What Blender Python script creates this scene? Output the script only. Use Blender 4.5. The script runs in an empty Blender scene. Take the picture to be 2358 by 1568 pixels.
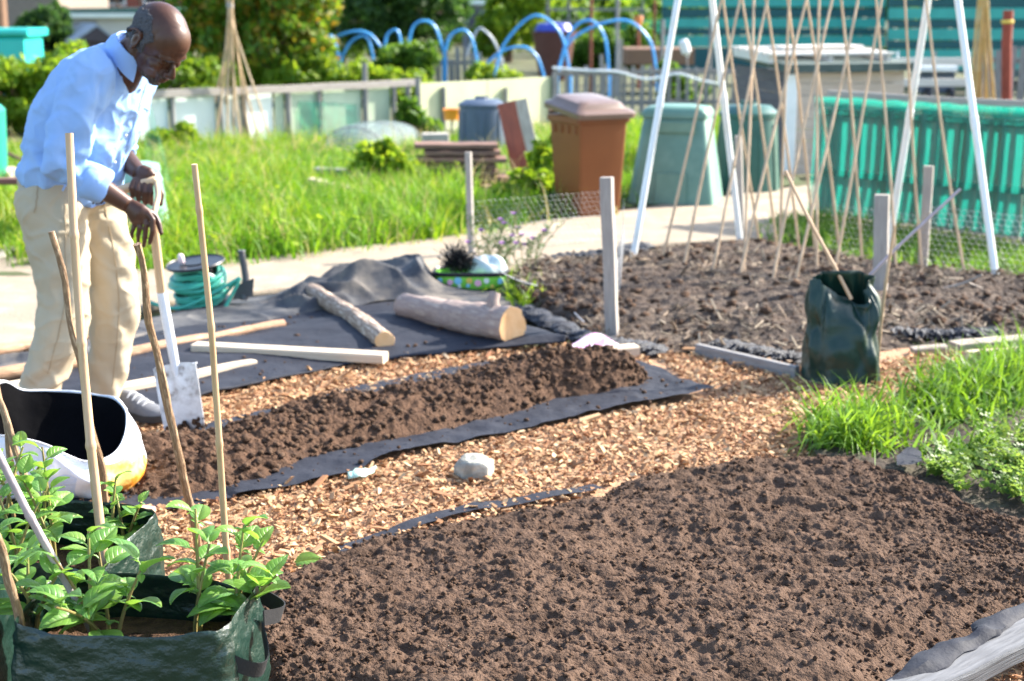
import bpy, bmesh, math, random
import numpy as np
from mathutils import Vector, Matrix, noise as mnoise
R = math.radians
random.seed(11)
rng = np.random.default_rng(11)
scene = bpy.context.scene
COL = scene.collection

# ------------------------------------------------------------------ camera geometry
FPX, PW, PH, CAMZ = 3400.0, 2358.0, 1568.0, 1.6
PITCH = math.atan(784 / FPX)
SP, CP = math.sin(PITCH), math.cos(PITCH)
def ray(px, py):
    cx, cy = (px - PW / 2) / FPX, (py - PH / 2) / FPX
    return Vector((cx, CP - cy * SP, -SP - cy * CP))
def G(px, py, z=0.0):
    d = ray(px, py); t = (z - CAMZ) / d.z
    return Vector((d.x * t, d.y * t, z))
def PT(px, py, Y):
    d = ray(px, py); t = Y / d.y
    return Vector((d.x * t, Y, CAMZ + d.z * t))
def Yof(py):
    return G(PW / 2, py).y

# ------------------------------------------------------------------ objects
def tag(o, label=None, cat=None, group=None, kind=None):
    if label: o['label'] = label
    if cat: o['category'] = cat
    if group: o['group'] = group
    if kind: o['kind'] = kind
    return o
def thing(name, label, cat, loc=(0, 0, 0), group=None):
    o = bpy.data.objects.new(name, None); COL.objects.link(o)
    o.empty_display_size = 0.1
    o.location = loc
    return tag(o, label, cat, group)
def base_of(p):
    v = Vector((0, 0, 0))
    while p is not None:
        v += p.location; p = p.parent
    return v

class MB:
    def __init__(s): s.v = []; s.f = []; s.m = []; s.uv = []
    def add(s, vs, fs, mi=0, uv=None):
        o = len(s.v)
        s.v += [tuple(p) for p in vs]
        s.uv += (uv if uv is not None else [(p[0], p[1] + p[2]) for p in vs])
        for f in fs:
            s.f.append(tuple(i + o for i in f)); s.m.append(mi)
        return s
    def rings(s, rs, closed=True, cap0=True, cap1=True, mi=0, flip=False, uv=True):
        n = len(rs[0]); vs = [p for r in rs for p in r]; fs = []
        for i in range(len(rs) - 1):
            for j in range(n if closed else n - 1):
                a, b = i * n + j, i * n + (j + 1) % n
                q = (a, b, b + n, a + n)
                fs.append(q[::-1] if flip else q)
        k = (len(rs) - 1) * n
        if closed and cap0: fs.append(tuple(range(n)) if flip else tuple(range(n - 1, -1, -1)))
        if closed and cap1: fs.append(tuple(range(k + n - 1, k - 1, -1)) if flip else tuple(range(k, k + n)))
        us = None
        if uv:
            us = []; L = 0
            for i, r in enumerate(rs):
                if i: L += (Vector(r[0]) - Vector(rs[i - 1][0])).length
                per = sum((Vector(r[j]) - Vector(r[(j + 1) % n])).length for j in range(n)) / n
                us += [(L, per * min(j, n - j) ) for j in range(n)]
        return s.add(vs, fs, mi, us)
    def tube(s, pts, rad, n=8, mi=0, cap=True, jit=0, flat=1.0, ref=None):
        pts = [Vector(p) for p in pts]; m = len(pts)
        if not hasattr(rad, '__len__'): rad = [rad] * m
        rs = []; prev = None
        for i, p in enumerate(pts):
            d = (pts[min(i + 1, m - 1)] - pts[max(i - 1, 0)]).normalized()
            if prev is None:
                u = Vector(ref) if ref else (Vector((0, 0, 1)) if abs(d.z) < .9 else Vector((1, 0, 0)))
                prev = u
            u = (prev - d * prev.dot(d)).normalized(); prev = u
            w = d.cross(u)
            rs.append([p + (u * math.cos(t) + w * (math.sin(t) * flat)) * rad[i] * (1 + (random.uniform(-jit, jit) if jit else 0))
                       for t in [2 * math.pi * k / n for k in range(n)]])
        return s.rings(rs, cap0=cap, cap1=cap, mi=mi)
    def beam(s, p0, p1, w, h, up=(0, 0, 1), seg=5, jit=0.0, ch=.12, mi=0, taper=1.0, bow=0.0):
        """a sawn timber from p0 to p1: w across, h along up, chamfered edges"""
        p0, p1 = Vector(p0), Vector(p1); d = (p1 - p0).normalized()
        u = Vector(up); u = (u - d * u.dot(d)).normalized(); x = d.cross(u)
        c = min(w, h) * ch; rs = []
        for i in range(seg + 1):
            t = i / seg; p = p0.lerp(p1, t) + u * bow * math.sin(math.pi * t)
            k = 1 + (taper - 1) * t
            a, b = w / 2 * k, h / 2 * k
            if jit: p = p + x * random.uniform(-jit, jit) + u * random.uniform(-jit, jit)
            o = [(-a + c, -b), (a - c, -b), (a, -b + c), (a, b - c), (a - c, b), (-a + c, b), (-a, b - c), (-a, -b + c)]
            rs.append([p + x * q + u * r for q, r in o])
        return s.rings(rs, mi=mi)
    def lathe(s, prof, c=(0, 0, 0), n=24, mi=0, rot=None, sx=1, sy=1, cap=True):
        rs = []; c = Vector(c)
        for r, z in prof:
            rr = []
            for k in range(n):
                t = 2 * math.pi * k / n
                q = Vector((r * math.cos(t) * sx, r * math.sin(t) * sy, z))
                if rot is not None: q = rot @ q
                rr.append(c + q)
            rs.append(rr)
        return s.rings(rs, mi=mi, cap0=cap, cap1=cap)
    def ell(s, c, r, rot=None, n=20, m=12, mi=0):
        prof = [(math.sin(math.pi * i / m) + 1e-4, -math.cos(math.pi * i / m)) for i in range(m + 1)]
        rs = []; c = Vector(c)
        for a, z in prof:
            rr = []
            for k in range(n):
                t = 2 * math.pi * k / n
                q = Vector((a * math.cos(t) * r[0], a * math.sin(t) * r[1], z * r[2]))
                if rot is not None: q = rot @ q
                rr.append(c + q)
            rs.append(rr)
        return s.rings(rs, mi=mi)
    def box(s, c, size, rot=None, ch=.02, mi=0):
        rot = rot or Matrix.Identity(3); c = Vector(c)
        h = Vector((0, 0, size[2] / 2))
        return s.beam(c - rot @ h, c + rot @ h, size[0] if True else 0, size[1], up=rot @ Vector((0, 1, 0)), seg=1, ch=ch, mi=mi)
    def quad(s, a, b, c, d, mi=0):
        return s.add([a, b, c, d], [(0, 1, 2, 3)], mi)
    def build(s, name, mats, parent=None, smooth=True, auto=40):
        b = base_of(parent) if parent is not None else Vector((0, 0, 0))
        me = bpy.data.meshes.new(name)
        me.from_pydata([(p[0] - b.x, p[1] - b.y, p[2] - b.z) for p in s.v], [], s.f)
        if not isinstance(mats, (list, tuple)): mats = [mats]
        for m in mats: me.materials.append(m)
        me.polygons.foreach_set('material_index', s.m)
        uvl = me.uv_layers.new(name='UVMap')
        li = np.zeros(len(me.loops), dtype=np.int32); me.loops.foreach_get('vertex_index', li)
        uvl.data.foreach_set('uv', np.array(s.uv, dtype=np.float32)[li].ravel())
        me.polygons.foreach_set('use_smooth', [smooth] * len(me.polygons))
        if smooth and auto: me.set_sharp_from_angle(angle=R(auto))
        o = bpy.data.objects.new(name, me); COL.objects.link(o)
        if parent is not None: o.parent = parent
        return o

def np_obj(name, V, F, mat, parent=None, smooth=False):
    """V (N,3), F (M,k) numpy arrays -> one mesh object"""
    b = base_of(parent) if parent is not None else Vector((0, 0, 0))
    V = np.asarray(V, dtype=np.float32) - np.array(b, dtype=np.float32)
    F = np.asarray(F, dtype=np.int32)
    me = bpy.data.meshes.new(name)
    k = F.shape[1]
    me.vertices.add(len(V)); me.vertices.foreach_set('co', V.ravel())
    me.loops.add(F.size); me.loops.foreach_set('vertex_index', F.ravel())
    me.polygons.add(len(F)); me.polygons.foreach_set('loop_start', np.arange(0, F.size, k, dtype=np.int32))
    me.polygons.foreach_set('use_smooth', np.full(len(F), smooth))
    me.update(calc_edges=True); me.validate()
    for m in (mat if isinstance(mat, (list, tuple)) else [mat]): me.materials.append(m)
    o = bpy.data.objects.new(name, me); COL.objects.link(o)
    if parent is not None: o.parent = parent
    return o

# ------------------------------------------------------------------ numpy noise
def _h(ix, iy, s):
    n = (ix.astype(np.int64) * 374761393 + iy.astype(np.int64) * 668265263 + s * 974711) & 0x7fffffff
    n = ((n ^ (n >> 13)) * 1274126177) & 0x7fffffff
    return ((n ^ (n >> 16)) & 0xffff) / 65535.0
def vn(x, y, s=0):
    ix, iy = np.floor(x), np.floor(y); fx, fy = x - ix, y - iy
    fx = fx * fx * fx * (fx * (fx * 6 - 15) + 10); fy = fy * fy * fy * (fy * (fy * 6 - 15) + 10)
    a, b, c, d = _h(ix, iy, s), _h(ix + 1, iy, s), _h(ix, iy + 1, s), _h(ix + 1, iy + 1, s)
    return (a + (b - a) * fx) * (1 - fy) + (c + (d - c) * fx) * fy
def fbm(x, y, s=0, o=4, g=.5):
    r = 0; a = 1; t = 0
    for i in range(o):
        c, q = math.cos(i * 1.1), math.sin(i * 1.1)
        r = r + a * vn((x * c - y * q) * 2 ** i, (x * q + y * c) * 2 ** i, s + i * 17); t += a; a *= g
    return r / t
def cells(x, y, s=0):
    """distance to nearest feature point: lumps"""
    ix, iy = np.floor(x), np.floor(y); best = np.full(np.shape(x), 9.0)
    for dx in (-1, 0, 1):
        for dy in (-1, 0, 1):
            jx, jy = ix + dx, iy + dy
            px, py = jx + _h(jx, jy, s), jy + _h(jx, jy, s + 5)
            best = np.minimum(best, (px - x) ** 2 + (py - y) ** 2)
    return np.sqrt(best)

def resample(pts, n):
    P = np.array([[p[0], p[1], p[2]] for p in pts], dtype=float)
    d = np.concatenate([[0], np.cumsum(np.linalg.norm(np.diff(P, axis=0), axis=1))])
    t = np.linspace(0, d[-1], n)
    return np.stack([np.interp(t, d, P[:, k]) for k in range(3)], 1)
def smoothline(pts, n):
    """Catmull-Rom through pts, n samples"""
    P = [Vector(p) for p in pts]; P = [P[0] * 2 - P[1]] + P + [P[-1] * 2 - P[-2]]
    out = []; m = len(P) - 3
    for i in range(n):
        t = i / (n - 1) * m; k = min(int(t), m - 1); t -= k
        a, b, c, d = P[k:k + 4]
        out.append(0.5 * ((2 * b) + (c - a) * t + (2 * a - 5 * b + 4 * c - d) * t * t + (3 * b - a - 3 * c + d) * t ** 3))
    return out
def sheet(name, up, lo, nu, nv, zf, mat, thick=0, smooth=True, wob=0.0):
    """a sheet between two pixel polylines traced on the ground; zf(X, Y, U, Vv) gives heights"""
    A = np.array(smoothline([G(*p) for p in up], 120)); B = np.array(smoothline([G(*p) for p in lo], 120))
    A, B = resample(A, nu), resample(B, nu)
    t = np.linspace(0, 1, nv)[:, None, None]
    P = A[None] * (1 - t) + B[None] * t
    X, Y = P[..., 0].copy(), P[..., 1].copy()
    U, Vv = np.meshgrid(np.linspace(0, 1, nu), np.linspace(0, 1, nv))
    if wob:
        X = X + wob * (fbm(X * 6, Y * 6, 71) - .5) * 2; Y = Y + wob * (fbm(X * 6, Y * 6, 72) - .5) * 2
    Z = zf(X, Y, U, Vv)
    V = np.stack([X, Y, Z], -1).reshape(-1, 3)
    i = np.arange((nv - 1) * nu).reshape(nv - 1, nu)[:, :-1].ravel()
    F = np.stack([i, i + nu, i + nu + 1, i + 1], 1)
    if thick:
        n0 = len(V); V2 = V.copy(); V2[:, 2] -= thick
        rim = np.concatenate([np.arange(nu), np.arange(1, nv) * nu + nu - 1, (nv - 1) * nu + np.arange(nu - 2, -1, -1), np.arange(nv - 2, 0, -1) * nu])
        r2 = np.roll(rim, -1)
        F = np.concatenate([F, (F + n0)[:, ::-1], np.stack([r2, rim, rim + n0, r2 + n0][::-1], 1)])
        V = np.concatenate([V, V2])
    return np_obj(name, V, F, mat, smooth=smooth)

def in_poly(x, y, poly):
    ins = np.zeros(len(x), bool); n = len(poly)
    for i in range(n):
        (x0, y0), (x1, y1) = poly[i], poly[(i + 1) % n]
        if y0 == y1: continue
        c = ((y0 > y) != (y1 > y)) & (x < (x1 - x0) * (y - y0) / (y1 - y0) + x0)
        ins ^= c
    return ins
def scatter(polys, n, excl=()):
    """n ground points spread evenly (in metres) over pixel polygons"""
    gp = [[(G(*p).x, G(*p).y) for p in q] for q in polys]; ge = [[(G(*p).x, G(*p).y) for p in q] for q in excl]
    al = np.array([p for q in gp for p in q]); lo, hi = al.min(0), al.max(0); out = np.zeros((0, 2))
    while len(out) < n:
        c = rng.uniform(lo, hi, (n * 3, 2)); ok = np.zeros(len(c), bool)
        for q in gp: ok |= in_poly(c[:, 0], c[:, 1], q)
        for q in ge: ok &= ~in_poly(c[:, 0], c[:, 1], q)
        out = np.concatenate([out, c[ok]])
    return out[:n]

# ------------------------------------------------------------------ materials
def rgb(c): return (c[0], c[1], c[2], 1.0)
def M(name, c1, c2=None, c3=None, sc=8, det=8, rough=.6, bump=0.0, bs=40, stretch=(1, 1, 1), uv=False, spec=.4, metal=0,
      trans=0.0, isl=0.0, isl_cols=None, alpha=1.0, rv=0.0, bdist=.01, sheen=0, coat=0, sharp=(.3, .7), tcol=None):
    m = bpy.data.materials.new(name); m.use_nodes = True
    nt = m.node_tree; N = nt.nodes; L = nt.links; N.clear()
    out = N.new('ShaderNodeOutputMaterial'); bs_ = N.new('ShaderNodeBsdfPrincipled')
    tc = N.new('ShaderNodeTexCoord'); mp = N.new('ShaderNodeMapping'); mp.inputs['Scale'].default_value = stretch
    L.new(tc.outputs['UV' if uv else 'Object'], mp.inputs['Vector'])
    nz = N.new('ShaderNodeTexNoise'); nz.inputs['Scale'].default_value = sc; nz.inputs['Detail'].default_value = det
    nz.inputs['Roughness'].default_value = .6
    L.new(mp.outputs['Vector'], nz.inputs['Vector'])
    rp = N.new('ShaderNodeValToRGB'); e = rp.color_ramp.elements
    c2 = c2 or tuple(x * .75 for x in c1)
    e[0].position, e[1].position = sharp
    e[0].color, e[1].color = rgb(c1), rgb(c2)
    if c3:
        k = e.new((sharp[0] + sharp[1]) / 2); k.color = rgb(c2); e[-1].color = rgb(c3)
    L.new(nz.outputs['Fac'], rp.inputs['Fac']); col = rp.outputs['Color']
    if isl_cols:
        ge = N.new('ShaderNodeNewGeometry'); r2 = N.new('ShaderNodeValToRGB'); e = r2.color_ramp.elements
        r2.color_ramp.interpolation = 'LINEAR'
        for i, c in enumerate(isl_cols):
            pos = i / max(1, len(isl_cols) - 1)
            if i == 0: e[0].position = 0; e[0].color = rgb(c)
            elif i == len(isl_cols) - 1: e[-1].position = 1; e[-1].color = rgb(c)
            else: k = e.new(pos); k.color = rgb(c)
        L.new(ge.outputs['Random Per Island'], r2.inputs['Fac'])
        mx = N.new('ShaderNodeMix'); mx.data_type = 'RGBA'; mx.blend_type = 'MULTIPLY'; mx.inputs['Factor'].default_value = isl
        L.new(r2.outputs['Color'], mx.inputs['A']); L.new(col, mx.inputs['B']); col = mx.outputs['Result']
    L.new(col, bs_.inputs['Base Color'])
    bs_.inputs['Roughness'].default_value = rough; bs_.inputs['Metallic'].default_value = metal
    bs_.inputs['Specular IOR Level'].default_value = spec; bs_.inputs['Alpha'].default_value = alpha
    if coat: bs_.inputs['Coat Weight'].default_value = coat; bs_.inputs['Coat Roughness'].default_value = .15
    if rv:
        mr = N.new('ShaderNodeMapRange'); mr.inputs['To Min'].default_value = max(0, rough - rv); mr.inputs['To Max'].default_value = min(1, rough + rv)
        L.new(nz.outputs['Fac'], mr.inputs['Value']); L.new(mr.outputs['Result'], bs_.inputs['Roughness'])
    if bump:
        n2 = N.new('ShaderNodeTexNoise'); n2.inputs['Scale'].default_value = bs; n2.inputs['Detail'].default_value = 6
        L.new(mp.outputs['Vector'], n2.inputs['Vector'])
        bp = N.new('ShaderNodeBump'); bp.inputs['Strength'].default_value = bump; bp.inputs['Distance'].default_value = bdist
        L.new(n2.outputs['Fac'], bp.inputs['Height']); L.new(bp.outputs['Normal'], bs_.inputs['Normal'])
    if trans:
        tr = N.new('ShaderNodeBsdfTranslucent'); ms = N.new('ShaderNodeMixShader'); ms.inputs['Fac'].default_value = trans
        if tcol:
            tr.inputs['Color'].default_value = rgb(tcol)
        else:
            hs = N.new('ShaderNodeHueSaturation'); hs.inputs['Value'].default_value = 1.6; hs.inputs['Hue'].default_value = .485
            L.new(col, hs.inputs['Color']); L.new(hs.outputs['Color'], tr.inputs['Color'])
        L.new(bs_.outputs[0], ms.inputs[1]); L.new(tr.outputs[0], ms.inputs[2]); L.new(ms.outputs[0], out.inputs['Surface'])
    else:
        L.new(bs_.outputs[0], out.inputs['Surface'])
    return m

def wood(name, c1, c2, rough=.75, bump=.35):
    return M(name, c1, c2, sc=3, stretch=(2.0, 45, 1), uv=True, rough=rough, bump=bump, bs=5, spec=.25, bdist=.004)
m_wood_grey = wood('weathered_grey_wood', (.30, .29, .28), (.16, .15, .145))
m_wood_pale = wood('pale_sawn_wood', (.62, .52, .40), (.45, .36, .26))
m_wood_post = wood('stake_wood', (.36, .31, .26), (.22, .18, .15))
m_wood_brown = wood('brown_wood', (.26, .15, .09), (.13, .075, .05))
m_wood_dark = wood('dark_board_wood', (.26, .15, .11), (.14, .085, .065))
m_wood_red = wood('red_stained_wood', (.33, .10, .06), (.2, .07, .05))
m_bark = M('bark', (.56, .47, .38), (.19, .125, .085), (.62, .54, .45), sc=7, stretch=(1.2, 6, 1), uv=True, rough=.85, bump=.8, bs=9, bdist=.01)
m_cane = M('bamboo', (.44, .27, .15), (.56, .38, .23), sc=4, stretch=(3, 30, 1), uv=True, rough=.45, bump=.1, bs=10, spec=.4)
m_cane_old = M('old_stick', (.42, .28, .16), (.19, .115, .065), (.50, .37, .24), sc=5, stretch=(4, 22, 1), uv=True, rough=.7, bump=.4, bs=10, spec=.3)
m_cane_grey = M('grey_cane', (.45, .38, .40), (.3, .24, .25), sc=5, stretch=(4, 22, 1), uv=True, rough=.6, bump=.2, bs=10)
m_soil = M('soil', (.070, .042, .028), (.104, .066, .046), (.040, .024, .016), sc=7, rough=.95, bump=.9, bs=130, spec=.12, bdist=.012)
m_soil_rich = M('moist_soil', (.048, .026, .016), (.095, .052, .031), (.02, .011, .008), sc=20, rough=.9, bump=.9, bs=120, spec=.18, bdist=.012)
m_fabric = M('black_weed_fabric', (.014, .016, .024), (.024, .027, .038), sc=6, rough=.72, bump=.25, bs=60, spec=.2)
m_fabric_dusty = M('dusty_weed_fabric', (.13, .125, .12), (.045, .048, .056), (.20, .17, .135), sc=3.5, rough=.75, bump=.2, bs=50, spec=.3)
m_black = M('black_plastic', (.014, .014, .016), (.022, .022, .025), rough=.4)
m_iron = M('rust', (.25, .07, .035), (.16, .045, .03), sc=20, rough=.8, bump=.2)

# ------------------------------------------------------------------ common makers
def cane_mb(p0, p1, r0, r1, bow=.01, node=.23, n=8, mb=None, knob=.18):
    mb = mb or MB(); p0, p1 = Vector(p0), Vector(p1); d = p1 - p0; ln = d.length
    s = d.normalized().orthogonal(); s = Matrix.Rotation(random.uniform(0, 6.28), 3, d.normalized()) @ s
    s2 = d.normalized().cross(s); ph = random.uniform(0, 6)
    ts = [0]; x = random.uniform(.05, node)
    ts_r = [(0.0, 0)]
    while x < ln - .04:
        ts_r += [((x - .012) / ln, 0), ((x - .004) / ln, 1), ((x + .004) / ln, 1), ((x + .013) / ln, 0)]
        x += node * random.uniform(.8, 1.2)
    ts_r.append((1.0, 0))
    pts, rad = [], []
    for t, k in ts_r:
        pts.append(p0 + d * t + s * bow * math.sin(math.pi * t) + s2 * bow * .4 * math.sin(2 * math.pi * t + ph))
        rad.append((r0 + (r1 - r0) * t) * (1 + knob * k))
    mb.tube(pts, rad, n=n); return mb
def stick_mb(p0, p1, r0, r1, bow=.02, n=9, seg=26, rough=.12, mb=None):
    mb = mb or MB(); p0, p1 = Vector(p0), Vector(p1); d = p1 - p0
    s = d.normalized().orthogonal(); s2 = d.normalized().cross(s); q = random.uniform(0, 99)
    pts, rad = [], []
    for i in range(seg + 1):
        t = i / seg
        a, b = mnoise.noise(Vector((t * 4, q, 0))), mnoise.noise(Vector((t * 4, q, 7)))
        pts.append(p0 + d * t + (s * a + s2 * b) * bow)
        rad.append((r0 + (r1 - r0) * t) * (1 + rough * 2 * mnoise.noise(Vector((t * 14, q, 3)))))
    mb.tube(pts, rad, n=n, jit=rough * .5); return mb

def blades(P, hmin, hmax, wid, lean=.5, z0=0.0, seg=3, curl=.6, hs=1.0):
    """grass: N curved blades rooted at P (N,2)"""
    n = len(P); h = rng.uniform(hmin, hmax, n) * hs; a = rng.uniform(0, 2 * np.pi, n)
    ld = rng.uniform(0, 2 * np.pi, n); ln = np.abs(rng.normal(0, lean, n))
    w = wid * rng.uniform(.6, 1.3, n); V = np.zeros((n, 2 * (seg + 1), 3)); cu = rng.uniform(0, curl, n)
    zz = z0 if np.isscalar(z0) else z0
    for i in range(seg + 1):
        t = i / seg; th = ln * (.35 + t) + cu * t * t
        r = h * t * np.sin(np.minimum(th, 1.9)); z = h * t * np.cos(np.minimum(th, 1.9)) 
        cx = P[:, 0] + r * np.cos(ld); cy = P[:, 1] + r * np.sin(ld)
        ww = w * (1 - t ** 2.2) * .5 + 1e-4
        V[:, 2 * i, 0] = cx - ww * np.cos(a); V[:, 2 * i, 1] = cy - ww * np.sin(a); V[:, 2 * i, 2] = zz + z
        V[:, 2 * i + 1, 0] = cx + ww * np.cos(a); V[:, 2 * i + 1, 1] = cy + ww * np.sin(a); V[:, 2 * i + 1, 2] = zz + z
    k = 2 * (seg + 1); base = (np.arange(n) * k)[:, None]
    F = np.concatenate([base + np.array([2 * i, 2 * i + 1, 2 * i + 3, 2 * i + 2]) for i in range(seg)], 0)
    return V.reshape(-1, 3), F

def leaf_cloud(C, Rr, n, size, clump=40, shell=.55, droop=.3, flat=1.0):
    """leaf faces gathered in clumps through an ellipsoid (C centre, Rr radii)"""
    C, Rr = np.array(C), np.array(Rr)
    d = rng.normal(size=(clump, 3)); d /= np.linalg.norm(d, axis=1)[:, None]
    cc = d * (rng.uniform(shell ** 2, 1, clump) ** .5)[:, None]
    cr = rng.uniform(.16, .38, clump)
    k = rng.integers(0, clump, n)
    o = rng.normal(size=(n, 3)); o /= np.linalg.norm(o, axis=1)[:, None]
    p = cc[k] + o * (cr[k] * rng.uniform(.35, 1, n) ** .6)[:, None]
    P = C + p * Rr
    ax = o + rng.normal(0, .7, (n, 3)); ax /= np.linalg.norm(ax, axis=1)[:, None]
    t = np.cross(ax, rng.normal(size=(n, 3))); t /= np.linalg.norm(t, axis=1)[:, None] + 1e-9
    t[:, 2] -= droop; t /= np.linalg.norm(t, axis=1)[:, None]
    b = np.cross(ax, t); b /= np.linalg.norm(b, axis=1)[:, None] + 1e-9
    s = size * rng.uniform(.55, 1.35, n)[:, None]
    V = np.stack([P - t * s, P + b * s * .48 + ax * s * .12, P + t * s, P - b * s * .48 + ax * s * .12], 1)
    F = np.arange(n * 4).reshape(n, 4)
    return V.reshape(-1, 3), F
def leafmat(name, cols, trans=.48, rough=.5):
    return M(name, (1, 1, 1), (.72, .75, .7), sc=3, isl=1.0, isl_cols=cols, trans=trans, rough=rough, spec=.35)
g_dark = [(.014, .05, .010), (.035, .10, .018), (.06, .14, .02), (.022, .07, .012)]
g_mid = [(.04, .12, .015), (.09, .20, .018), (.14, .25, .02), (.05, .15, .016)]
g_yel = [(.09, .21, .012), (.18, .31, .015), (.27, .36, .02), (.12, .25, .015)]
m_leaf_dark = leafmat('dark_leaves', g_dark)
m_leaf_mid = leafmat('green_leaves', g_mid)
m_leaf_yel = leafmat('yellow_green_leaves', g_yel)
m_leaf_or = leafmat('leaves_with_orange_tips', [(.04, .12, .012), (.10, .22, .015), (.17, .28, .02), (.07, .17, .012), (.42, .25, .02), (.14, .26, .015)])
m_grass = M('grass_blades', (1.35, 1.02, .6), (.95, 1, .9), (.6, .82, .7), sc=.9, det=4, isl=1.0, isl_cols=[(.055, .17, .006), (.11, .25, .008), (.19, .32, .012), (.08, .22, .008), (.15, .28, .015), (.32, .36, .06)], trans=.4, rough=.5, spec=.3)
m_grass_near = leafmat('fresh_grass_blades', [(.06, .16, .012), (.12, .25, .015), (.18, .32, .02), (.10, .24, .04)], trans=.42)
# ------------------------------------------------------------------ ground, paths, beds
def struct(o): o['kind'] = 'structure'; return o
m_ground = M('garden_ground', (.10, .075, .045), (.07, .085, .03), (.05, .035, .02), sc=1.2, rough=.95, bump=.5, bs=30)
m_path = M('concrete_path', (.36, .29, .21), (.25, .205, .15), (.42, .34, .25), sc=2.4, det=12, rough=.95, bump=.5, bs=50)
m_slab = M('grey_slab', (.40, .37, .33), (.28, .26, .23), sc=4, rough=.9, bump=.3, bs=50)
m_chip_base = M('wood_chip_litter', (.27, .13, .07), (.42, .25, .14), (.15, .07, .04), sc=45, rough=.9, bump=.8, bs=90)
m_chip = M('wood_chip', (1, 1, 1), (.75, .72, .7), sc=40, isl=1.0, rough=.8, spec=.25, isl_cols=[
    (.34, .17, .08), (.50, .31, .16), (.21, .095, .045), (.46, .26, .13), (.60, .42, .24), (.38, .19, .09), (.26, .12, .06), (.52, .34, .18), (.68, .50, .31)])
m_turf = M('turf_earth', (.05, .085, .02), (.07, .065, .03), sc=3, rough=.95, bump=.4, bs=40)

def plane_sheet(name, pts, z, mat):
    mb = MB(); mb.add([(p[0], p[1], z) for p in pts], [tuple(range(len(pts)))])
    return mb.build(name, mat, smooth=False)
struct(plane_sheet('ground', [(-120, -6), (120, -6), (120, 260), (-120, 260)], -.03, m_ground))
# the lawn's own earth
struct(sheet('lawn_ground', [(-400, 335), (350, 338), (960, 300), (1700, 262)], [(-400, 640), (100, 640), (600, 603), (1000, 556), (1300, 505), (1850, 425)], 60, 40,
       lambda X, Y, U, V: .0 + .03 * fbm(X * 1.5, Y * 1.5, 3), m_turf))
struct(sheet('concrete_path', [(-420, 640), (0, 598), (320, 628), (540, 606), (720, 583), (1000, 556), (1300, 507), (1830, 436), (2100, 400)],
       [(-420, 860), (60, 790), (320, 715), (700, 668), (850, 650), (1000, 640), (1240, 612), (1480, 574), (1760, 556), (2200, 520)], 160, 30,
       lambda X, Y, U, V: .008 + .014 * fbm(X * 3, Y * 3, 5) + .006 * (np.abs(fbm(X * 1.1, Y * 1.1, 7, 3) - .5) > .012), m_path, thick=.05))
struct(sheet('side_path', [(-420, 470), (-60, 478), (30, 486), (62, 520)], [(-420, 640), (-100, 630), (10, 600), (66, 556)], 30, 16,
       lambda X, Y, U, V: .03 + .012 * fbm(X * 3, Y * 3, 6), m_slab, thick=.05))
struct(sheet('wood_chip_path', [(-300, 960), (290, 950), (500, 908), (900, 828), (1290, 800), (1500, 812), (1840, 842), (2100, 800), (2700, 800)],
       [(-300, 1700), (560, 1800), (900, 1850), (1500, 1850), (2000, 1850), (2400, 1850), (2500, 1500), (2700, 1100), (2900, 900)], 220, 140,
       lambda X, Y, U, V: -.012 + .02 * fbm(X * 5, Y * 5, 8), m_chip_base))

# wood chips lying on the path
BED_UP = [(552, 1490), (596, 1350), (850, 1238), (1040, 1196), (1340, 1136), (1440, 1090), (1700, 1046), (1880, 1048), (2100, 1118), (2220, 1184), (2500, 1270)]
BED_LO = [(548, 1760), (900, 1800), (1400, 1800), (1960, 1760), (2130, 1625), (2300, 1510), (2560, 1365)]
chip_polys = [[(-60, 1200), (330, 1175), (560, 1150), (900, 1062), (1150, 1012), (1450, 948), (1640, 918), (1500, 815), (1700, 815), (1840, 850), (2050, 830), (2400, 770), (2400, 905), (2060, 935), (1870, 985), (1860, 1060), (1700, 1065), (1440, 1105), (1340, 1150), (1040, 1212), (850, 1255), (600, 1365), (560, 1600), (300, 1600), (-60, 1600)],
              [(240, 1010), (300, 945), (500, 905), (700, 862), (900, 826), (1120, 808), (1300, 792), (1490, 806), (1500, 850), (1250, 850), (1080, 860), (880, 905), (690, 945), (480, 1000), (300, 1040)],
              [(2160, 1640), (2358, 1530), (2440, 1500), (2440, 1700)], [(2420, 830), (2640, 830), (2620, 1330), (2480, 1270)], [(-300, 965), (290, 955), (300, 1180), (-300, 1500)]]
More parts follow.
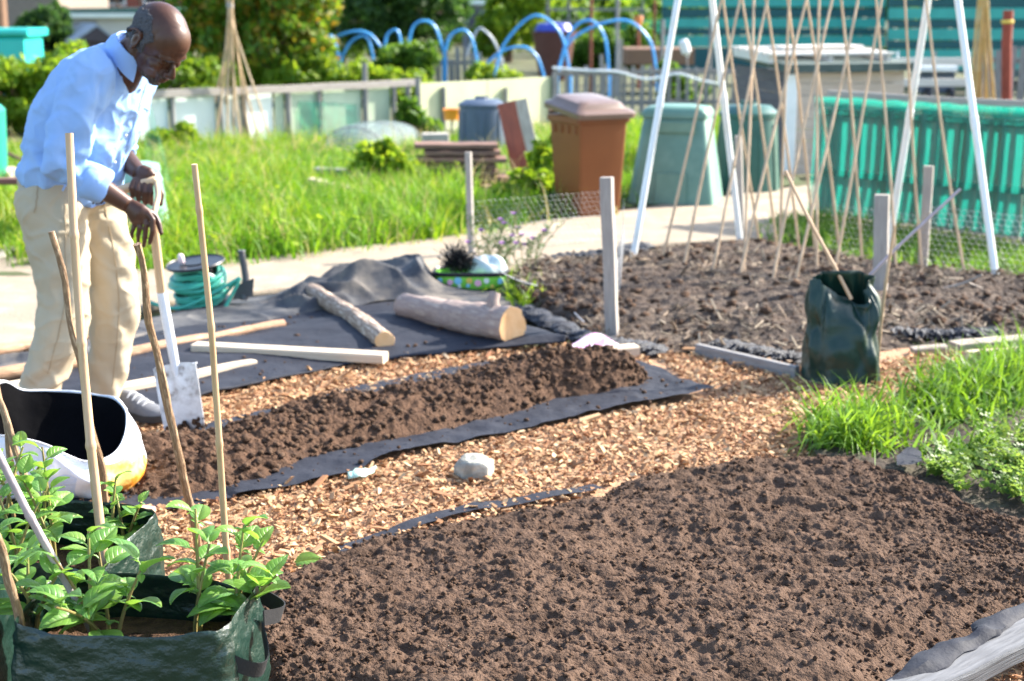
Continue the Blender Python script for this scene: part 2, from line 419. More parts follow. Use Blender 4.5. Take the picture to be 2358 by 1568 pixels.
def flakes(P, lmin, lmax, z0, zr, asp=(.3, .55), thk=.16, tilt=.35):
    n = len(P); l = rng.uniform(lmin, lmax, n) * rng.choice([.6, .8, 1, 1.5], n); w = l * rng.uniform(*asp, n); t = np.minimum(w * .5, l * thk * rng.uniform(.5, 1.2, n))
    a = rng.uniform(0, 2 * np.pi, n); b = rng.normal(0, tilt, n); c = rng.normal(0, tilt, n)
    X = np.stack([np.cos(a) * np.cos(b), np.sin(a) * np.cos(b), np.sin(b)], 1)
    Yv = np.stack([-np.sin(a), np.cos(a), np.sin(c)], 1); Yv -= X * (X * Yv).sum(1)[:, None]; Yv /= np.linalg.norm(Yv, axis=1)[:, None]
    Zv = np.cross(X, Yv); C = np.stack([P[:, 0], P[:, 1], z0 + rng.uniform(0, zr, n)], 1)
    V = np.zeros((n, 8, 3)); k = 0
    for sz in (-1, 1):
        for sx, sy in ((-1, -1), (1, -1), (1, 1), (-1, 1)):
            jx, jy = rng.uniform(.6, 1.1, n) * sx, rng.uniform(.5, 1.1, n) * sy
            V[:, k] = C + X * (jx * l / 2)[:, None] + Yv * (jy * w / 2)[:, None] + Zv * (sz * t / 2)[:, None]; k += 1
    q = np.array([[3, 2, 1, 0], [4, 5, 6, 7], [0, 1, 5, 4], [1, 2, 6, 5], [2, 3, 7, 6], [3, 0, 4, 7]])
    F = (np.arange(n)[:, None, None] * 8 + q[None]).reshape(-1, 4)
    return V.reshape(-1, 3), F
sack_foot = [(20, 1060), (270, 1060), (290, 1150), (10, 1170)]
P = scatter(chip_polys, 42000, [sack_foot])
V, F = flakes(P, .008, .026, .0, .020, asp=(.35, .75), tilt=.45)
P2 = scatter(chip_polys, 420, [sack_foot]); V2, F2 = flakes(P2, .035, .07, .012, .018, asp=(.10, .25))
F2 = F2 + len(V)
tag(np_obj('wood_chips', np.concatenate([V, V2]), np.concatenate([F, F2]), m_chip),
    'tan and rust wood chips strewn over the path between the beds', 'wood chips', kind='stuff')

# front bed of dark crumbly compost
def bedz(X, Y, U, V):
    e = np.minimum(np.minimum(U, 1 - U) * 14, np.minimum(V * 6, (1 - V) * 4.5)); e = np.clip(e, 0, 1)
    e = e * e * (3 - 2 * e)
    wx, wy = X + .02 * fbm(X * 20, Y * 20, 31), Y + .02 * fbm(X * 20, Y * 20, 32)
    h = .055 * fbm(X * 2.1, Y * 3.2, 21, 3) + .030 * fbm(X * 6, Y * 9, 27, 3)
    pt = np.clip(fbm(X * 3.2, Y * 4, 25, 3) * 2.4 - .75, .12, 1)
    lum = (1 - np.clip(cells(wx * 15, wy * 19, 22) * 1.15, 0, 1)) ** .8 * .012 * pt
    lum2 = (1 - np.clip(cells(wx * 44, wy * 50, 23) * 1.2, 0, 1)) * (.003 + .004 * pt)
    lum3 = (1 - np.clip(cells(wx * 95, wy * 95, 24) * 1.2, 0, 1)) * .003
    rough = .020 * np.abs(fbm(wx * 9, wy * 13, 26, 4, .5) - .5) * 2 + .016 * np.abs(fbm(wx * 24, wy * 30, 34, 3, .5) - .5) * 2 + .005 * np.sin(Y * 75 + 9 * fbm(X * 2, Y * 2, 28)) * (fbm(X * 2.5, Y * 2.5, 29) > .5)
    return -.03 + e * (.058 + h) + (.25 + .75 * e) * (lum + lum2 + lum3 - rough)
bed = struct(sheet('compost_bed', BED_UP, BED_LO, 620, 400, bedz, m_soil, wob=.02))
# ridge of moist soil on the fabric strip
RID_UP = [(230, 1050), (300, 1022), (480, 1000), (640, 968), (860, 930), (1090, 880), (1290, 862), (1440, 868), (1500, 880)]
RID_LO = [(200, 1175), (340, 1168), (540, 1146), (640, 1110), (740, 1064), (1040, 1006), (1300, 936), (1430, 915), (1500, 893)]
def ridz(X, Y, U, V):
    e = np.sin(np.pi * np.clip(V, 0, 1)) ** .75 * np.clip(np.minimum(U * 12, (1 - U) * 14), 0, 1) ** .6
    wx, wy = X + .03 * fbm(X * 14, Y * 14, 41), Y + .03 * fbm(X * 14, Y * 14, 42)
    h = e * (.06 + .08 * U + .05 * fbm(X * 3, Y * 4, 43, 3))
    lum = (1 - np.clip(cells(wx * 13, wy * 14, 44) * 1.3, 0, 1)) * .045 * np.clip(fbm(X * 4, Y * 4, 47) * 1.7 - .25, 0, 1)
    lum2 = (1 - np.clip(cells(wx * 30, wy * 32, 45) * 1.2, 0, 1)) * .022 * np.clip(fbm(X * 5, Y * 5, 48) * 2 - .4, .15, 1)
    lum3 = (1 - np.clip(cells(wx * 60, wy * 62, 46) * 1.2, 0, 1)) * .009
    return -.02 + h + (.15 + .85 * e) * (lum + lum2 + lum3)
struct(sheet('soil_ridge', RID_UP, RID_LO, 560, 150, ridz, m_soil_rich, wob=.035))
def clods(P, rmin, rmax, z0, zr, mat, name, label):
    n = len(P); t = (1 + 5 ** .5) / 2
    iv = np.array([(-1, t, 0), (1, t, 0), (-1, -t, 0), (1, -t, 0), (0, -1, t), (0, 1, t), (0, -1, -t), (0, 1, -t), (t, 0, -1), (t, 0, 1), (-t, 0, -1), (-t, 0, 1)]) / 1.902
    fc = np.array([(0, 11, 5), (0, 5, 1), (0, 1, 7), (0, 7, 10), (0, 10, 11), (1, 5, 9), (5, 11, 4), (11, 10, 2), (10, 7, 6), (7, 1, 8), (3, 9, 4), (3, 4, 2), (3, 2, 6), (3, 6, 8), (3, 8, 9), (4, 9, 5), (2, 4, 11), (6, 2, 10), (8, 6, 7), (9, 8, 1)])
    r = rmin + (rmax - rmin) * rng.uniform(0, 1, n) ** 3
    V = iv[None] * rng.uniform(.6, 1.25, (n, 12, 1)) * r[:, None, None] * np.stack([rng.uniform(.8, 1.3, n), rng.uniform(.8, 1.3, n), rng.uniform(.6, 1, n)], 1)[:, None]
    V += np.stack([P[:, 0], P[:, 1], z0(P) if callable(z0) else np.full(n, z0)], 1)[:, None] + np.array([0, 0, 1]) * rng.uniform(0, zr, (n, 1, 1))
    F = (np.arange(n)[:, None, None] * 12 + fc[None]).reshape(-1, 3)
    return tag(np_obj(name, V.reshape(-1, 3), F, mat, smooth=True), label, 'soil crumbs', kind='stuff')
m_clod = M('soil_crumb', (1, 1, 1), (.6, .6, .6), sc=60, isl=1, isl_cols=[(.075, .044, .029), (.11, .068, .045), (.085, .05, .033), (.13, .082, .055)], rough=.95, bump=.8, bs=140, spec=.1)
_bv = bed.data
def surf_of(o):
    n = len(o.data.vertices); a = np.zeros(n * 3, np.float32); o.data.vertices.foreach_get('co', a); return a.reshape(-1, 3)
SB = surf_of(bed); k = rng.integers(0, len(SB), 12000); Q = SB[k]
clods(Q[:, :2], .0012, .009, lambda P: Q[:, 2] + .002, .003, m_clod, 'soil_crumbs', 'loose brown crumbs of compost on top of the front bed')
SR = surf_of(bpy.data.objects['soil_ridge']); k = rng.integers(0, len(SR), 3200); Q = SR[k]
clods(Q[:, :2], .002, .018, lambda P: Q[:, 2] + .003, .004, m_clod, 'soil_crumbs', 'dark clods of moist soil on the ridge the man is digging')

# black weed fabric
def wr(h, fx, fy, s): return lambda X, Y, U, V: h * (fbm(X * fx, Y * fy, s, 4) - .3)
def stripz(X, Y, U, V):
    return .012 + .05 * np.clip(V - .55, 0, 1) * (fbm(X * 7 + Y * 2, Y * 9, 51, 3)) * (U > .2) + .03 * np.clip(U - .72, 0, 1) * 4 * fbm(X * 5, Y * 5, 52) + .012 * fbm(X * 14, Y * 10, 53)
strip = sheet('weed_fabric', [(150, 1160), (330, 1020), (480, 985), (700, 930), (850, 892), (1090, 846), (1290, 820), (1480, 850), (1560, 885)],
              [(150, 1215), (400, 1180), (560, 1153), (800, 1104), (900, 1064), (1150, 1012), (1440, 950), (1560, 932), (1645, 916)], 240, 60, stripz, m_fabric)
tag(strip, 'narrow black fabric strip running under the dug soil ridge', 'weed fabric')
def bigz(X, Y, U, V):
    return .012 + .06 * fbm(X * 1.4, Y * 2.6, 55, 3) * (.35 + .65 * np.sin(np.pi * V)) + .012 * fbm(X * 9, Y * 9, 56) + .03 * np.exp(-((X - .55) ** 2 + (Y - 6.9) ** 2) * 3)
tag(sheet('weed_fabric', [(-200, 910), (60, 850), (300, 778), (650, 742), (900, 705), (1180, 757), (1310, 806)],
          [(-200, 1010), (290, 962), (500, 916), (700, 872), (900, 836), (1100, 820), (1300, 810)], 240, 80, bigz, m_fabric, thick=.008),
    'broad smooth black fabric sheet spread under the logs and planks', 'weed fabric')
def rumz(X, Y, U, V):
    e = np.clip(np.minimum(V, 1 - V) * 5, 0, 1); g = lambda px, py, h, r: h * np.exp(-((X - G(px, py).x) ** 2 + ((Y - G(px, py).y) * .8) ** 2) / r ** 2)
    rid = 1 - np.abs(fbm(X * 3 + Y * 2.5, Y * 3.5 - X, 61, 2) - .5) * 2.4
    am = np.interp(X, [G(250, 740).x, G(420, 740).x, G(600, 720).x, G(700, 700).x, G(960, 690).x, G(1020, 690).x, G(1200, 720).x], [.5, .15, .2, .9, 1, .22, .08])
    return .02 + e * am * (.085 * np.clip(rid, 0, 1) ** 3 + .05 * fbm(X * 3, Y * 3, 62, 2) + .012 * (1 - np.abs(fbm(X * 9, Y * 7, 65, 2) - .5) * 4)) + g(838, 690, .10, .17) + g(945, 676, .09, .2)
tag(sheet('weed_fabric', [(-200, 850), (120, 800), (330, 745), (520, 702), (700, 676), (830, 655), (960, 650), (1100, 668), (1200, 705)],
          [(-200, 925), (200, 835), (420, 772), (660, 744), (900, 708), (1060, 716), (1180, 762)], 260, 90, rumz, m_fabric_dusty),
    'rumpled dusty grey fabric bunched up along the path edge', 'weed fabric')
tag(sheet('weed_fabric', [(760, 1278), (1040, 1183), (1200, 1155), (1366, 1128)], [(790, 1284), (1050, 1200), (1220, 1168), (1390, 1136)], 90, 10,
          lambda X, Y, U, V: .012 + .018 * fbm(X * 8, Y * 8, 63) , m_fabric), 'thin black fabric edge peeping out along the front bed', 'weed fabric')
tag(sheet('weed_fabric', [(2062, 1098), (2090, 1078), (2118, 1088)], [(2062, 1122), (2095, 1122), (2120, 1112)], 12, 8,
          lambda X, Y, U, V: .07 + .02 * fbm(X * 8, Y * 8, 64), m_fabric), 'small black fabric corner at the weedy corner of the front bed', 'weed fabric')
# fold of fabric against the board, bottom right
pts = [G(2040, 1600, .05), G(2125, 1545, .07), G(2190, 1500, .08), G(2260, 1475, .08), G(2300, 1440, .085), G(2420, 1375, .09)]
mb = MB(); L = smoothline(pts, 60)
rs = []
for i, p in enumerate(L):
    n_ = mnoise.noise(Vector((i * .10, 1, 2))); w = .036 + .02 * n_; h = .022 + .02 * mnoise.noise(Vector((i * .12, 5, 2)))
    d = (L[min(i + 1, 59)] - L[max(i - 1, 0)]).normalized(); x = d.cross(Vector((0, 0, 1)))
    rr = []
    for k in range(14):
        t = 2 * math.pi * k / 14; q = 1 + .35 * mnoise.noise(Vector((i * .10, k * .8, 9))) + .12 * mnoise.noise(Vector((i * .3, k * 1.6, 4)))
        rr.append(p + x * math.cos(t) * w * q + Vector((0, 0, 1)) * math.sin(t) * h * q)
    rs.append(rr)
mb.rings(rs); tag(mb.build('weed_fabric', m_fabric), 'creased black fabric fold beside the weathered board at the corner', 'weed fabric')

# the mulched bed on the right
BROWN = [(1185, 668), (1250, 618), (1480, 578), (1760, 556), (2000, 600), (2420, 662)]
BROWN_LO = [(1200, 705), (1420, 800), (1600, 806), (1830, 852), (2080, 806), (2420, 782)]
def brz(X, Y, U, V):
    e = np.clip(np.minimum(V, 1 - V) * 6, 0, 1)
    c = (1 - np.clip(cells(X * 9, Y * 9, 66) * 1.2, 0, 1)) * .025 * np.clip(fbm(X * 3, Y * 3, 60) * 2 - .4, .1, 1) + (1 - np.clip(cells(X * 22, Y * 22, 67) * 1.2, 0, 1)) * .02
    return -.02 + e * (.05 + .07 * fbm(X * 2, Y * 2, 68, 3)) + (.3 + .7 * e) * c
m_mulch = M('mulched_soil', (.105, .070, .048), (.038, .025, .018), (.17, .125, .09), sc=6, rough=.95, bump=.9, bs=60, bdist=.02)
struct(sheet('mulched_bed', BROWN, BROWN_LO, 300, 150, brz, m_mulch, wob=.03))
SM = surf_of(bpy.data.objects['mulched_bed'])
k = rng.integers(0, len(SM), 6500); Q = SM[k]
msk = (fbm(Q[:, 0] * 1.6, Q[:, 1] * 1.6, 69) + .12 * ((Q[:, 1] < 7.5) * 1.)) > .54; Q = Q[msk]
V, F = flakes(Q[:, :2], .02, .10, Q[:, 2], .02, asp=(.05, .12), thk=.05, tilt=.4)
m_straw = M('dry_stems', (1, 1, 1), (.7, .7, .7), isl=1, isl_cols=[(.26, .20, .14), (.38, .31, .22), (.15, .105, .075), (.30, .22, .15)], rough=.85)
tag(np_obj('dry_stems', V, F, m_straw), 'pale dry stems and roots littering the mulched bed', 'dry stems', kind='stuff')
k = rng.integers(0, len(SM), 1500); Q = SM[k]
clods(Q[:, :2], .006, .035, lambda P: Q[:, 2], .006, m_clod, 'soil_crumbs', 'dark lumps of earth scattered through the mulched bed')
# black netting rolled along the edges of that bed
m_net_black = M('black_netting', (.02, .022, .03), (.05, .055, .07), sc=60, rough=.55, bump=1.0, bs=120, bdist=.02)
def rumple(name, pix, z, w, label, cat='netting', mat=m_net_black, n=110, seed=0):
    L = smoothline([G(x, y, z) for x, y in pix], n); rs = []
    for i, p in enumerate(L):
        d = (L[min(i + 1, n - 1)] - L[max(i - 1, 0)]).normalized(); x = d.cross(Vector((0, 0, 1)))
        t_ = min(1, min(i, n - 1 - i) / 5 + .15); rr = []
        for k in range(18):
            t = 2 * math.pi * k / 18; v = Vector((i * .28 + seed, math.cos(t) * 1.6, math.sin(t) * 1.6))
            q = (1 + .55 * mnoise.noise(v) + .40 * mnoise.noise(v * 2.7) + .25 * mnoise.noise(v * 6)) * t_
            rr.append(p + x * math.cos(t) * w * q + Vector((0, 0, 1)) * math.sin(t) * w * .42 * q)
        rs.append(rr)
    mb = MB(); mb.rings(rs); return tag(mb.build(name, mat, auto=60), label, cat)
rumple('netting', [(1225, 622), (1290, 600), (1370, 590), (1430, 584), (1490, 566)], .05, .08, 'crumpled black netting heaped along the path by the stake', seed=3)
rumple('netting', [(1195, 705), (1260, 738), (1330, 772), (1400, 792), (1470, 800), (1530, 812)], .02, .065, 'crumpled black netting behind the magazine and tall stake', seed=13)
rumple('netting', [(1640, 790), (1720, 806), (1800, 822), (1850, 828)], .02, .06, 'crumpled black netting lying left of the tall green bag', seed=23)
rumple('netting', [(2040, 762), (2120, 770), (2200, 772), (2300, 765)], .03, .06, 'flattened black netting lying right of the tall green bag', seed=33)

# lawn grass
def tufts(poly, n, excl=(), sp=.06, per=10):
    c = scatter(poly, max(1, n // per), excl); P = np.repeat(c, per, 0) + rng.normal(0, sp, (len(c) * per, 2)); return P
lawn = [(-250, 345), (330, 350), (760, 338), (1060, 325), (1270, 300), (1295, 502), (1000, 560), (600, 608), (320, 632), (180, 640), (70, 600), (-60, 470)]
P = tufts([lawn], 52000, [[(925, 395), (1195, 395), (1195, 452), (925, 452)], [(700, 405), (915, 440), (915, 475), (700, 430)]], sp=.09, per=14)
hz = fbm(P[:, 0] * .8, P[:, 1] * .8, 81)
hs_ = np.clip(hz * 1.9 - .25, .25, 1.15)
V, F = blades(P, .10, .31, .011, lean=.5, z0=0.01, hs=hs_)
P3 = tufts([[(300, 430), (1080, 420), (1090, 545), (600, 600), (320, 620)]], 9000, sp=.05, per=9); V3, F3 = blades(P3, .16, .34, .010, lean=.35, z0=.01)
Pd = tufts([lawn], 2600, sp=.12, per=5); Vd, Fd = blades(Pd, .18, .42, .007, lean=.5)
m_dead = leafmat('dry_grass_stems', [(.34, .28, .12), (.45, .38, .18), (.28, .26, .09), (.40, .36, .12)])
tag(np_obj('dry_grass', Vd, Fd, m_dead, smooth=True), 'thin straw coloured stems standing up through the long lawn grass', 'grass', kind='stuff')
Pw = scatter([[(330, 370), (760, 360), (1060, 400), (1090, 545), (600, 602), (330, 622)]], 150)
VW, FW, o_ = [], [], 0
for xw, yw in Pw:
    hw = random.uniform(.1, .28)
    for j in range(14):
        a = random.uniform(0, 6.28); c_ = Vector((xw + random.gauss(0, .07), yw + random.gauss(0, .07), hw * random.uniform(.4, 1))); l = random.uniform(.03, .075); d_ = Vector((math.cos(a), math.sin(a), random.uniform(-.2, .7))).normalized(); x_ = d_.cross(Vector((0, 0, 1))).normalized() * l * .38
        VW += [c_, c_ + d_ * l * .5 + x_, c_ + d_ * l, c_ + d_ * l * .5 - x_]; FW.append((o_, o_ + 1, o_ + 2, o_ + 3)); o_ += 4
tag(np_obj('lawn_weeds', np.array([tuple(v) for v in VW]), np.array(FW), m_leaf_yel), 'broad leaved weeds mixed into the long lawn grass', 'weeds', kind='stuff')
tag(np_obj('lawn_grass', np.concatenate([V, V3]), np.concatenate([F, F3 + len(V)]), m_grass, smooth=True), 'long lush green grass between the path and the low fence', 'grass', kind='stuff')
farlawn = [(1270, 300), (1700, 270), (1870, 350), (1480, 470), (1300, 500)]
P = tufts([farlawn], 9000, sp=.1); V, F = blades(P, .1, .28, .012, z0=.0)
tag(np_obj('lawn_grass', V, F, m_grass, smooth=True), 'long grass growing around the garden bins', 'grass', kind='stuff')
P = tufts([[(-250, 470), (30, 600), (95, 640), (130, 560), (110, 430), (-100, 380)]], 5000, sp=.05, per=12); V, F = blades(P, .12, .36, .011, lean=.4)
tag(np_obj('grass_tuft', V, F, m_grass, smooth=True), 'grass growing between the slabs behind the man', 'grass', kind='stuff')
# small weeds on the far side of the mulched bed
P = tufts([[(1780, 520), (1880, 500), (2400, 600), (2400, 655), (2000, 615), (1790, 560)]], 5200, sp=.08, per=9); V, F = blades(P, .04, .17, .012, lean=.8)
tag(np_obj('weeds', V, F, m_leaf_mid, smooth=True), 'short green weeds at the foot of the green net fence', 'weeds', kind='stuff')
struct(sheet('weedy_strip', [(1700, 500), (1880, 470), (2450, 560)], [(1760, 560), (2000, 604), (2450, 668)], 40, 12, lambda X, Y, U, V: -.005 + .03 * fbm(X * 4, Y * 4, 83), m_turf))
# near grass, right hand edge
near = [(1885, 990), (1905, 1050), (2040, 1062), (2200, 1005), (2420, 945), (2420, 850), (2200, 920), (2050, 965)]
P = tufts([near], 760, sp=.035, per=8); V, F = blades(P, .10, .25, .012, lean=.5, curl=1.0, seg=4)
P2 = tufts([[(2100, 930), (2420, 840), (2420, 920), (2200, 965)]], 1000, sp=.06, per=9); V2, F2 = blades(P2, .14, .30, .011, lean=.5, curl=.9, seg=4)
P3 = tufts([[(1850, 1000), (1900, 1055), (2030, 1035), (1990, 985)]], 260, sp=.04, per=7); V3, F3 = blades(P3, .16, .27, .011, lean=.5, curl=.9, seg=4)
tag(np_obj('grass_clump', np.concatenate([V, V2, V3]), np.concatenate([F, F2 + len(V), F3 + len(V) + len(V2)]), m_grass_near, smooth=True), 'bright fresh grass at the right edge beyond the front bed', 'grass', kind='stuff')
struct(sheet('weedy_corner', [(1850, 1000), (1950, 960), (2150, 930), (2460, 900)], [(1880, 1065), (2100, 1130), (2220, 1195), (2500, 1290)], 80, 40, lambda X, Y, U, V: .005 + .03 * fbm(X * 7, Y * 7, 85) + .015 * (1 - np.clip(cells(X * 25, Y * 25, 86) * 1.2, 0, 1)), M('damp_dark_earth', (.07, .05, .035), (.035, .024, .017), (.085, .075, .045), sc=9, rough=.95, bump=.8, bs=70)))
m_feather = leafmat('feathery_leaves', [(.07, .15, .03), (.12, .22, .04), (.18, .27, .04), (.09, .18, .05)])
# feathery weeds lower right
def feather(P, h0, h1):
    VV, FF, o = [], [], 0
    for x, y in P:
        n = 8; hh = random.uniform(h0, h1)
        for j in range(n):
            a = random.uniform(0, 6.28); ln = random.uniform(.5, 1); 
            pts = [Vector((x, y, .02)) + Vector((math.cos(a) * t * ln * hh * .8, math.sin(a) * t * ln * hh * .8, hh * (t - .42 * t * t) * 1.3)) for t in (0, .25, .5, .75, 1)]
            for q in range(1, 5):
                c = pts[q]
                for sgn in (-1, 1):
                    s = .016 * (1.2 - q * .18); dx = Vector((-math.sin(a), math.cos(a), .3)) * sgn * s * 1.6; f = (pts[q] - pts[q - 1]).normalized() * s
                    VV += [c, c + dx * .5 + f * .9, c + dx + f * .5, c + dx * .6 - f * .3]; FF.append((o, o + 1, o + 2, o + 3)); o += 4
    return np.array([tuple(v) for v in VV]), np.array(FF)
P = scatter([[(2110, 1090), (2200, 1060), (2420, 1010), (2460, 1240), (2300, 1185), (2190, 1150)]], 50)
V, F = feather(P, .07, .17)
tag(np_obj('ground_weeds', V, F, m_feather), 'feathery yellow green weeds at the right edge of the front bed', 'weeds', kind='stuff')
P = tufts([[(2110, 1120), (2150, 1010), (2420, 990), (2440, 1150), (2260, 1120)]], 200, sp=.03, per=8); V, F = blades(P, .08, .2, .014, lean=.8, curl=1.1, seg=4, z0=.02)
tag(np_obj('ground_weeds', V, F, m_grass_near, smooth=True), 'broad bladed grass weeds standing among feathery weeds at right', 'weeds', kind='stuff')

# spilled soil and chips on the fabric
P = scatter([[(480, 985), (1090, 850), (1290, 822), (1560, 890), (1640, 916), (1150, 1010), (800, 1102), (400, 1178), (200, 1150)], [(300, 800), (650, 745), (900, 710), (1170, 760), (1290, 802), (900, 832), (500, 912), (320, 945)]], 900)
clods(P, .002, .013, .03, .02, m_clod, 'soil_crumbs', 'crumbs of soil spilled over the black fabric sheets')
# ------------------------------------------------------------------ the gardener
def remesh_raw(mb, vox):
    me = bpy.data.meshes.new('tmp'); me.from_pydata([tuple(p) for p in mb.v], [], mb.f)
    o = bpy.data.objects.new('tmp', me); COL.objects.link(o)
    md = o.modifiers.new('r', 'REMESH'); md.mode = 'VOXEL'; md.voxel_size = vox
    bpy.context.view_layer.update()
    ev = o.evaluated_get(bpy.context.evaluated_depsgraph_get()); m2 = bpy.data.meshes.new_from_object(ev)
    V = np.zeros(len(m2.vertices) * 3, np.float32); m2.vertices.foreach_get('co', V)
    F = [tuple(p.vertices) for p in m2.polygons]
    F = np.array([f if len(f) == 4 else (f[0], f[1], f[2], f[2]) for f in F], dtype=np.int64)
    bpy.data.objects.remove(o); bpy.data.meshes.remove(me); bpy.data.meshes.remove(m2)
    return V.reshape(-1, 3).astype(float), F
def lap(V, F, it, lam=.5, w=None):
    E = np.concatenate([F[:, [0, 1]], F[:, [1, 2]], F[:, [2, 3]], F[:, [3, 0]]]); E = E[E[:, 0] != E[:, 1]]
    cnt = np.bincount(E[:, 0], minlength=len(V)) + np.bincount(E[:, 1], minlength=len(V)); cnt = np.maximum(cnt, 1)[:, None]
    for _ in range(it):
        S = np.stack([np.bincount(E[:, 0], V[E[:, 1], k], len(V)) + np.bincount(E[:, 1], V[E[:, 0], k], len(V)) for k in range(3)], 1)
        D = (S / cnt - V) * lam
        if w is not None: D *= w[:, None]
        V = V + D
    return V
def normals(V, F):
    n = np.cross(V[F[:, 2]] - V[F[:, 0]], V[F[:, 3]] - V[F[:, 1]]); N = np.zeros_like(V)
    for k in range(4):
        for c in range(3): N[:, c] += np.bincount(F[:, k], n[:, c], len(V))
    return N / (np.linalg.norm(N, axis=1)[:, None] + 1e-12)
def fin(name, V, F, mat, parent):
    b = base_of(parent); me = bpy.data.meshes.new(name)
    fs = [tuple(f) if f[2] != f[3] else tuple(f[:3]) for f in F.tolist()]
    me.from_pydata((V - np.array(b)).tolist(), [], fs); me.polygons.foreach_set('use_smooth', [True] * len(fs))
    for m in (mat if isinstance(mat, (list, tuple)) else [mat]): me.materials.append(m)
    o = bpy.data.objects.new(name, me); COL.objects.link(o); o.parent = parent; return o
def N3(V, s, sd=0.0):
    return np.array([mnoise.noise(Vector((p[0] * s + sd, p[1] * s - sd, p[2] * s + 2 * sd))) for p in V])

FH, LH, UP = Vector((.866, -.5, 0)), Vector((.5, .866, 0)), Vector((0, 0, 1))
person = thing('person', 'man in pale blue shirt and beige trousers bending over a spade', 'person', G(205, 985))

m_skin = M('dark_skin', (.048, .0195, .0115), (.085, .038, .024), sc=9, rough=.40, bump=.15, bs=220, spec=.38, bdist=.002)
m_hair = M('grey_black_hair', (.032, .032, .037), (.085, .085, .095), (.014, .014, .016), sc=90, rough=.9, bump=1, bs=300, bdist=.004)
m_beard = M('grey_stubble', (.10, .09, .088), (.04, .024, .018), (.22, .21, .20), sc=80, rough=.9, bump=1, bs=300, bdist=.003)
m_shirt = M('blue_cotton', (.34, .53, .88), (.30, .49, .85), sc=3, rough=.8, bump=.08, bs=300, spec=.2, trans=.18, tcol=(.5, .66, .95))
m_trous = M('beige_cotton', (.44, .375, .275), (.38, .32, .23), sc=3, rough=.85, bump=.08, bs=300, spec=.15)
m_seam = M('seam_thread', (.38, .30, .20), (.3, .24, .16), rough=.9)
m_belt = M('brown_leather', (.06, .035, .02), (.03, .02, .012), rough=.5)
m_shoe = M('grey_trainer', (.16, .17, .19), (.11, .115, .13), sc=20, rough=.7, bump=.2, bs=80)
m_sole = M('black_sole', (.018, .018, .02), (.03, .03, .03), rough=.7)
m_white_plastic = M('white_button', (.8, .8, .8), (.75, .75, .75), rough=.4)

YB = 5.45
# ---- head frame
TH, K = R(50), 1.06
HF = FH * math.cos(TH) - UP * math.sin(TH); HU = FH * math.sin(TH) + UP * math.cos(TH); HL = HU.cross(HF)
roll = Matrix.Rotation(R(4), 3, HF); HU = roll @ HU; HL = roll @ HL
HC = PT(364, 94, 5.30)
HM = Matrix((HF, HL, HU)).transposed()
def H(x, y, z): return HC + (HF * x + HL * y + HU * z) * K
mb = MB()
def he(c, r, rot=None): mb.ell(H(*c), [q * K for q in r], rot=(HM @ rot) if rot is not None else HM, n=28, m=18)
he((-.010, 0, .030), (.104, .080, .098)); he((.02, 0, .04), (.082, .074, .078))
he((.030, 0, -.045), (.066, .062, .080)); he((.040, 0, -.088), (.045, .050, .034)); he((.078, 0, -.106), (.020, .024, .018))
he((-.045, 0, -.055), (.058, .060, .06))
mb.tube([H(.090, 0, .012), H(.104, 0, -.01), H(.118, 0, -.034)], [.008 * K, .010 * K, .014 * K], n=12)
he((.117, 0, -.037), (.016, .016, .013)); he((.106, .015, -.041), (.013, .011, .011)); he((.106, -.015, -.041), (.013, .011, .011))
mb.tube([H(.070, .056, .016), H(.089, .034, .022), H(.096, 0, .020), H(.089, -.034, .022), H(.070, -.056, .016)], [.010 * K, .013 * K, .011 * K, .013 * K, .010 * K], n=10)
for s in (1, -1):
    he((.066, s * .044, -.030), (.026, .022, .024)); he((.078, s * .031, -.001), (.015, .017, .013))
    he((-.020, s * .080, -.006), (.021, .010, .034), Matrix.Rotation(s * R(22), 3, 'Z') @ Matrix.Rotation(R(-12), 3, 'Y'))
    mb.tube([H(-.006 - .026 * (1 - math.cos(t)) , s * (.086 + .006 * math.sin(t)), .0 + .033 * math.sin(t * 1.0 + .5)) for t in [q * .35 - .9 for q in range(12)]], .0055 * K, n=8)
    mb.ell(H(-.010, s * .086, -.034), [.009 * K] * 3, n=10, m=8)
he((.101, 0, -.069), (.014, .027, .008)); he((.099, 0, -.083), (.012, .023, .009)); he((.092, 0, -.058), (.016, .03, .014))
# neck and trunk
mb.tube([PT(268, 175, 5.38), PT(300, 135, 5.35), H(-.035, 0, -.05), H(-.02, 0, .0)], [.085, .066, .062, .055], n=20)
def sag(Cpx, Y, ra, rl, d, n=26, pw=2.0, sh=0.0):
    """an elliptical ring round the trunk; d = trunk direction in picture pixels"""
    C = PT(Cpx[0], Cpx[1], Y); D = (FH * (d[0] / .866) - UP * d[1]).normalized(); A = LH.cross(D).normalized(); 
    if A.dot(FH) < 0: A = -A
    out = []
    for k in range(n):
        t = 2 * math.pi * k / n; c, s = math.cos(t), math.sin(t)
        c, s = math.copysign(abs(c) ** (2 / pw), c), math.copysign(abs(s) ** (2 / pw), s)
        out.append(C + A * (c * ra) + LH * (s * rl))
    return out
mb.rings([sag((150, 455), 5.47, .10, .16, (.2, -1)), sag((152, 410), 5.46, .11, .165, (.3, -1)), sag((185, 310), 5.45, .11, .17, (.35, -1)), sag((222, 215), 5.42, .115, .185, (.4, -1)),
          sag((250, 160), 5.40, .09, .17, (.5, -.9)), sag((278, 135), 5.38, .05, .07, (.6, -.9))])
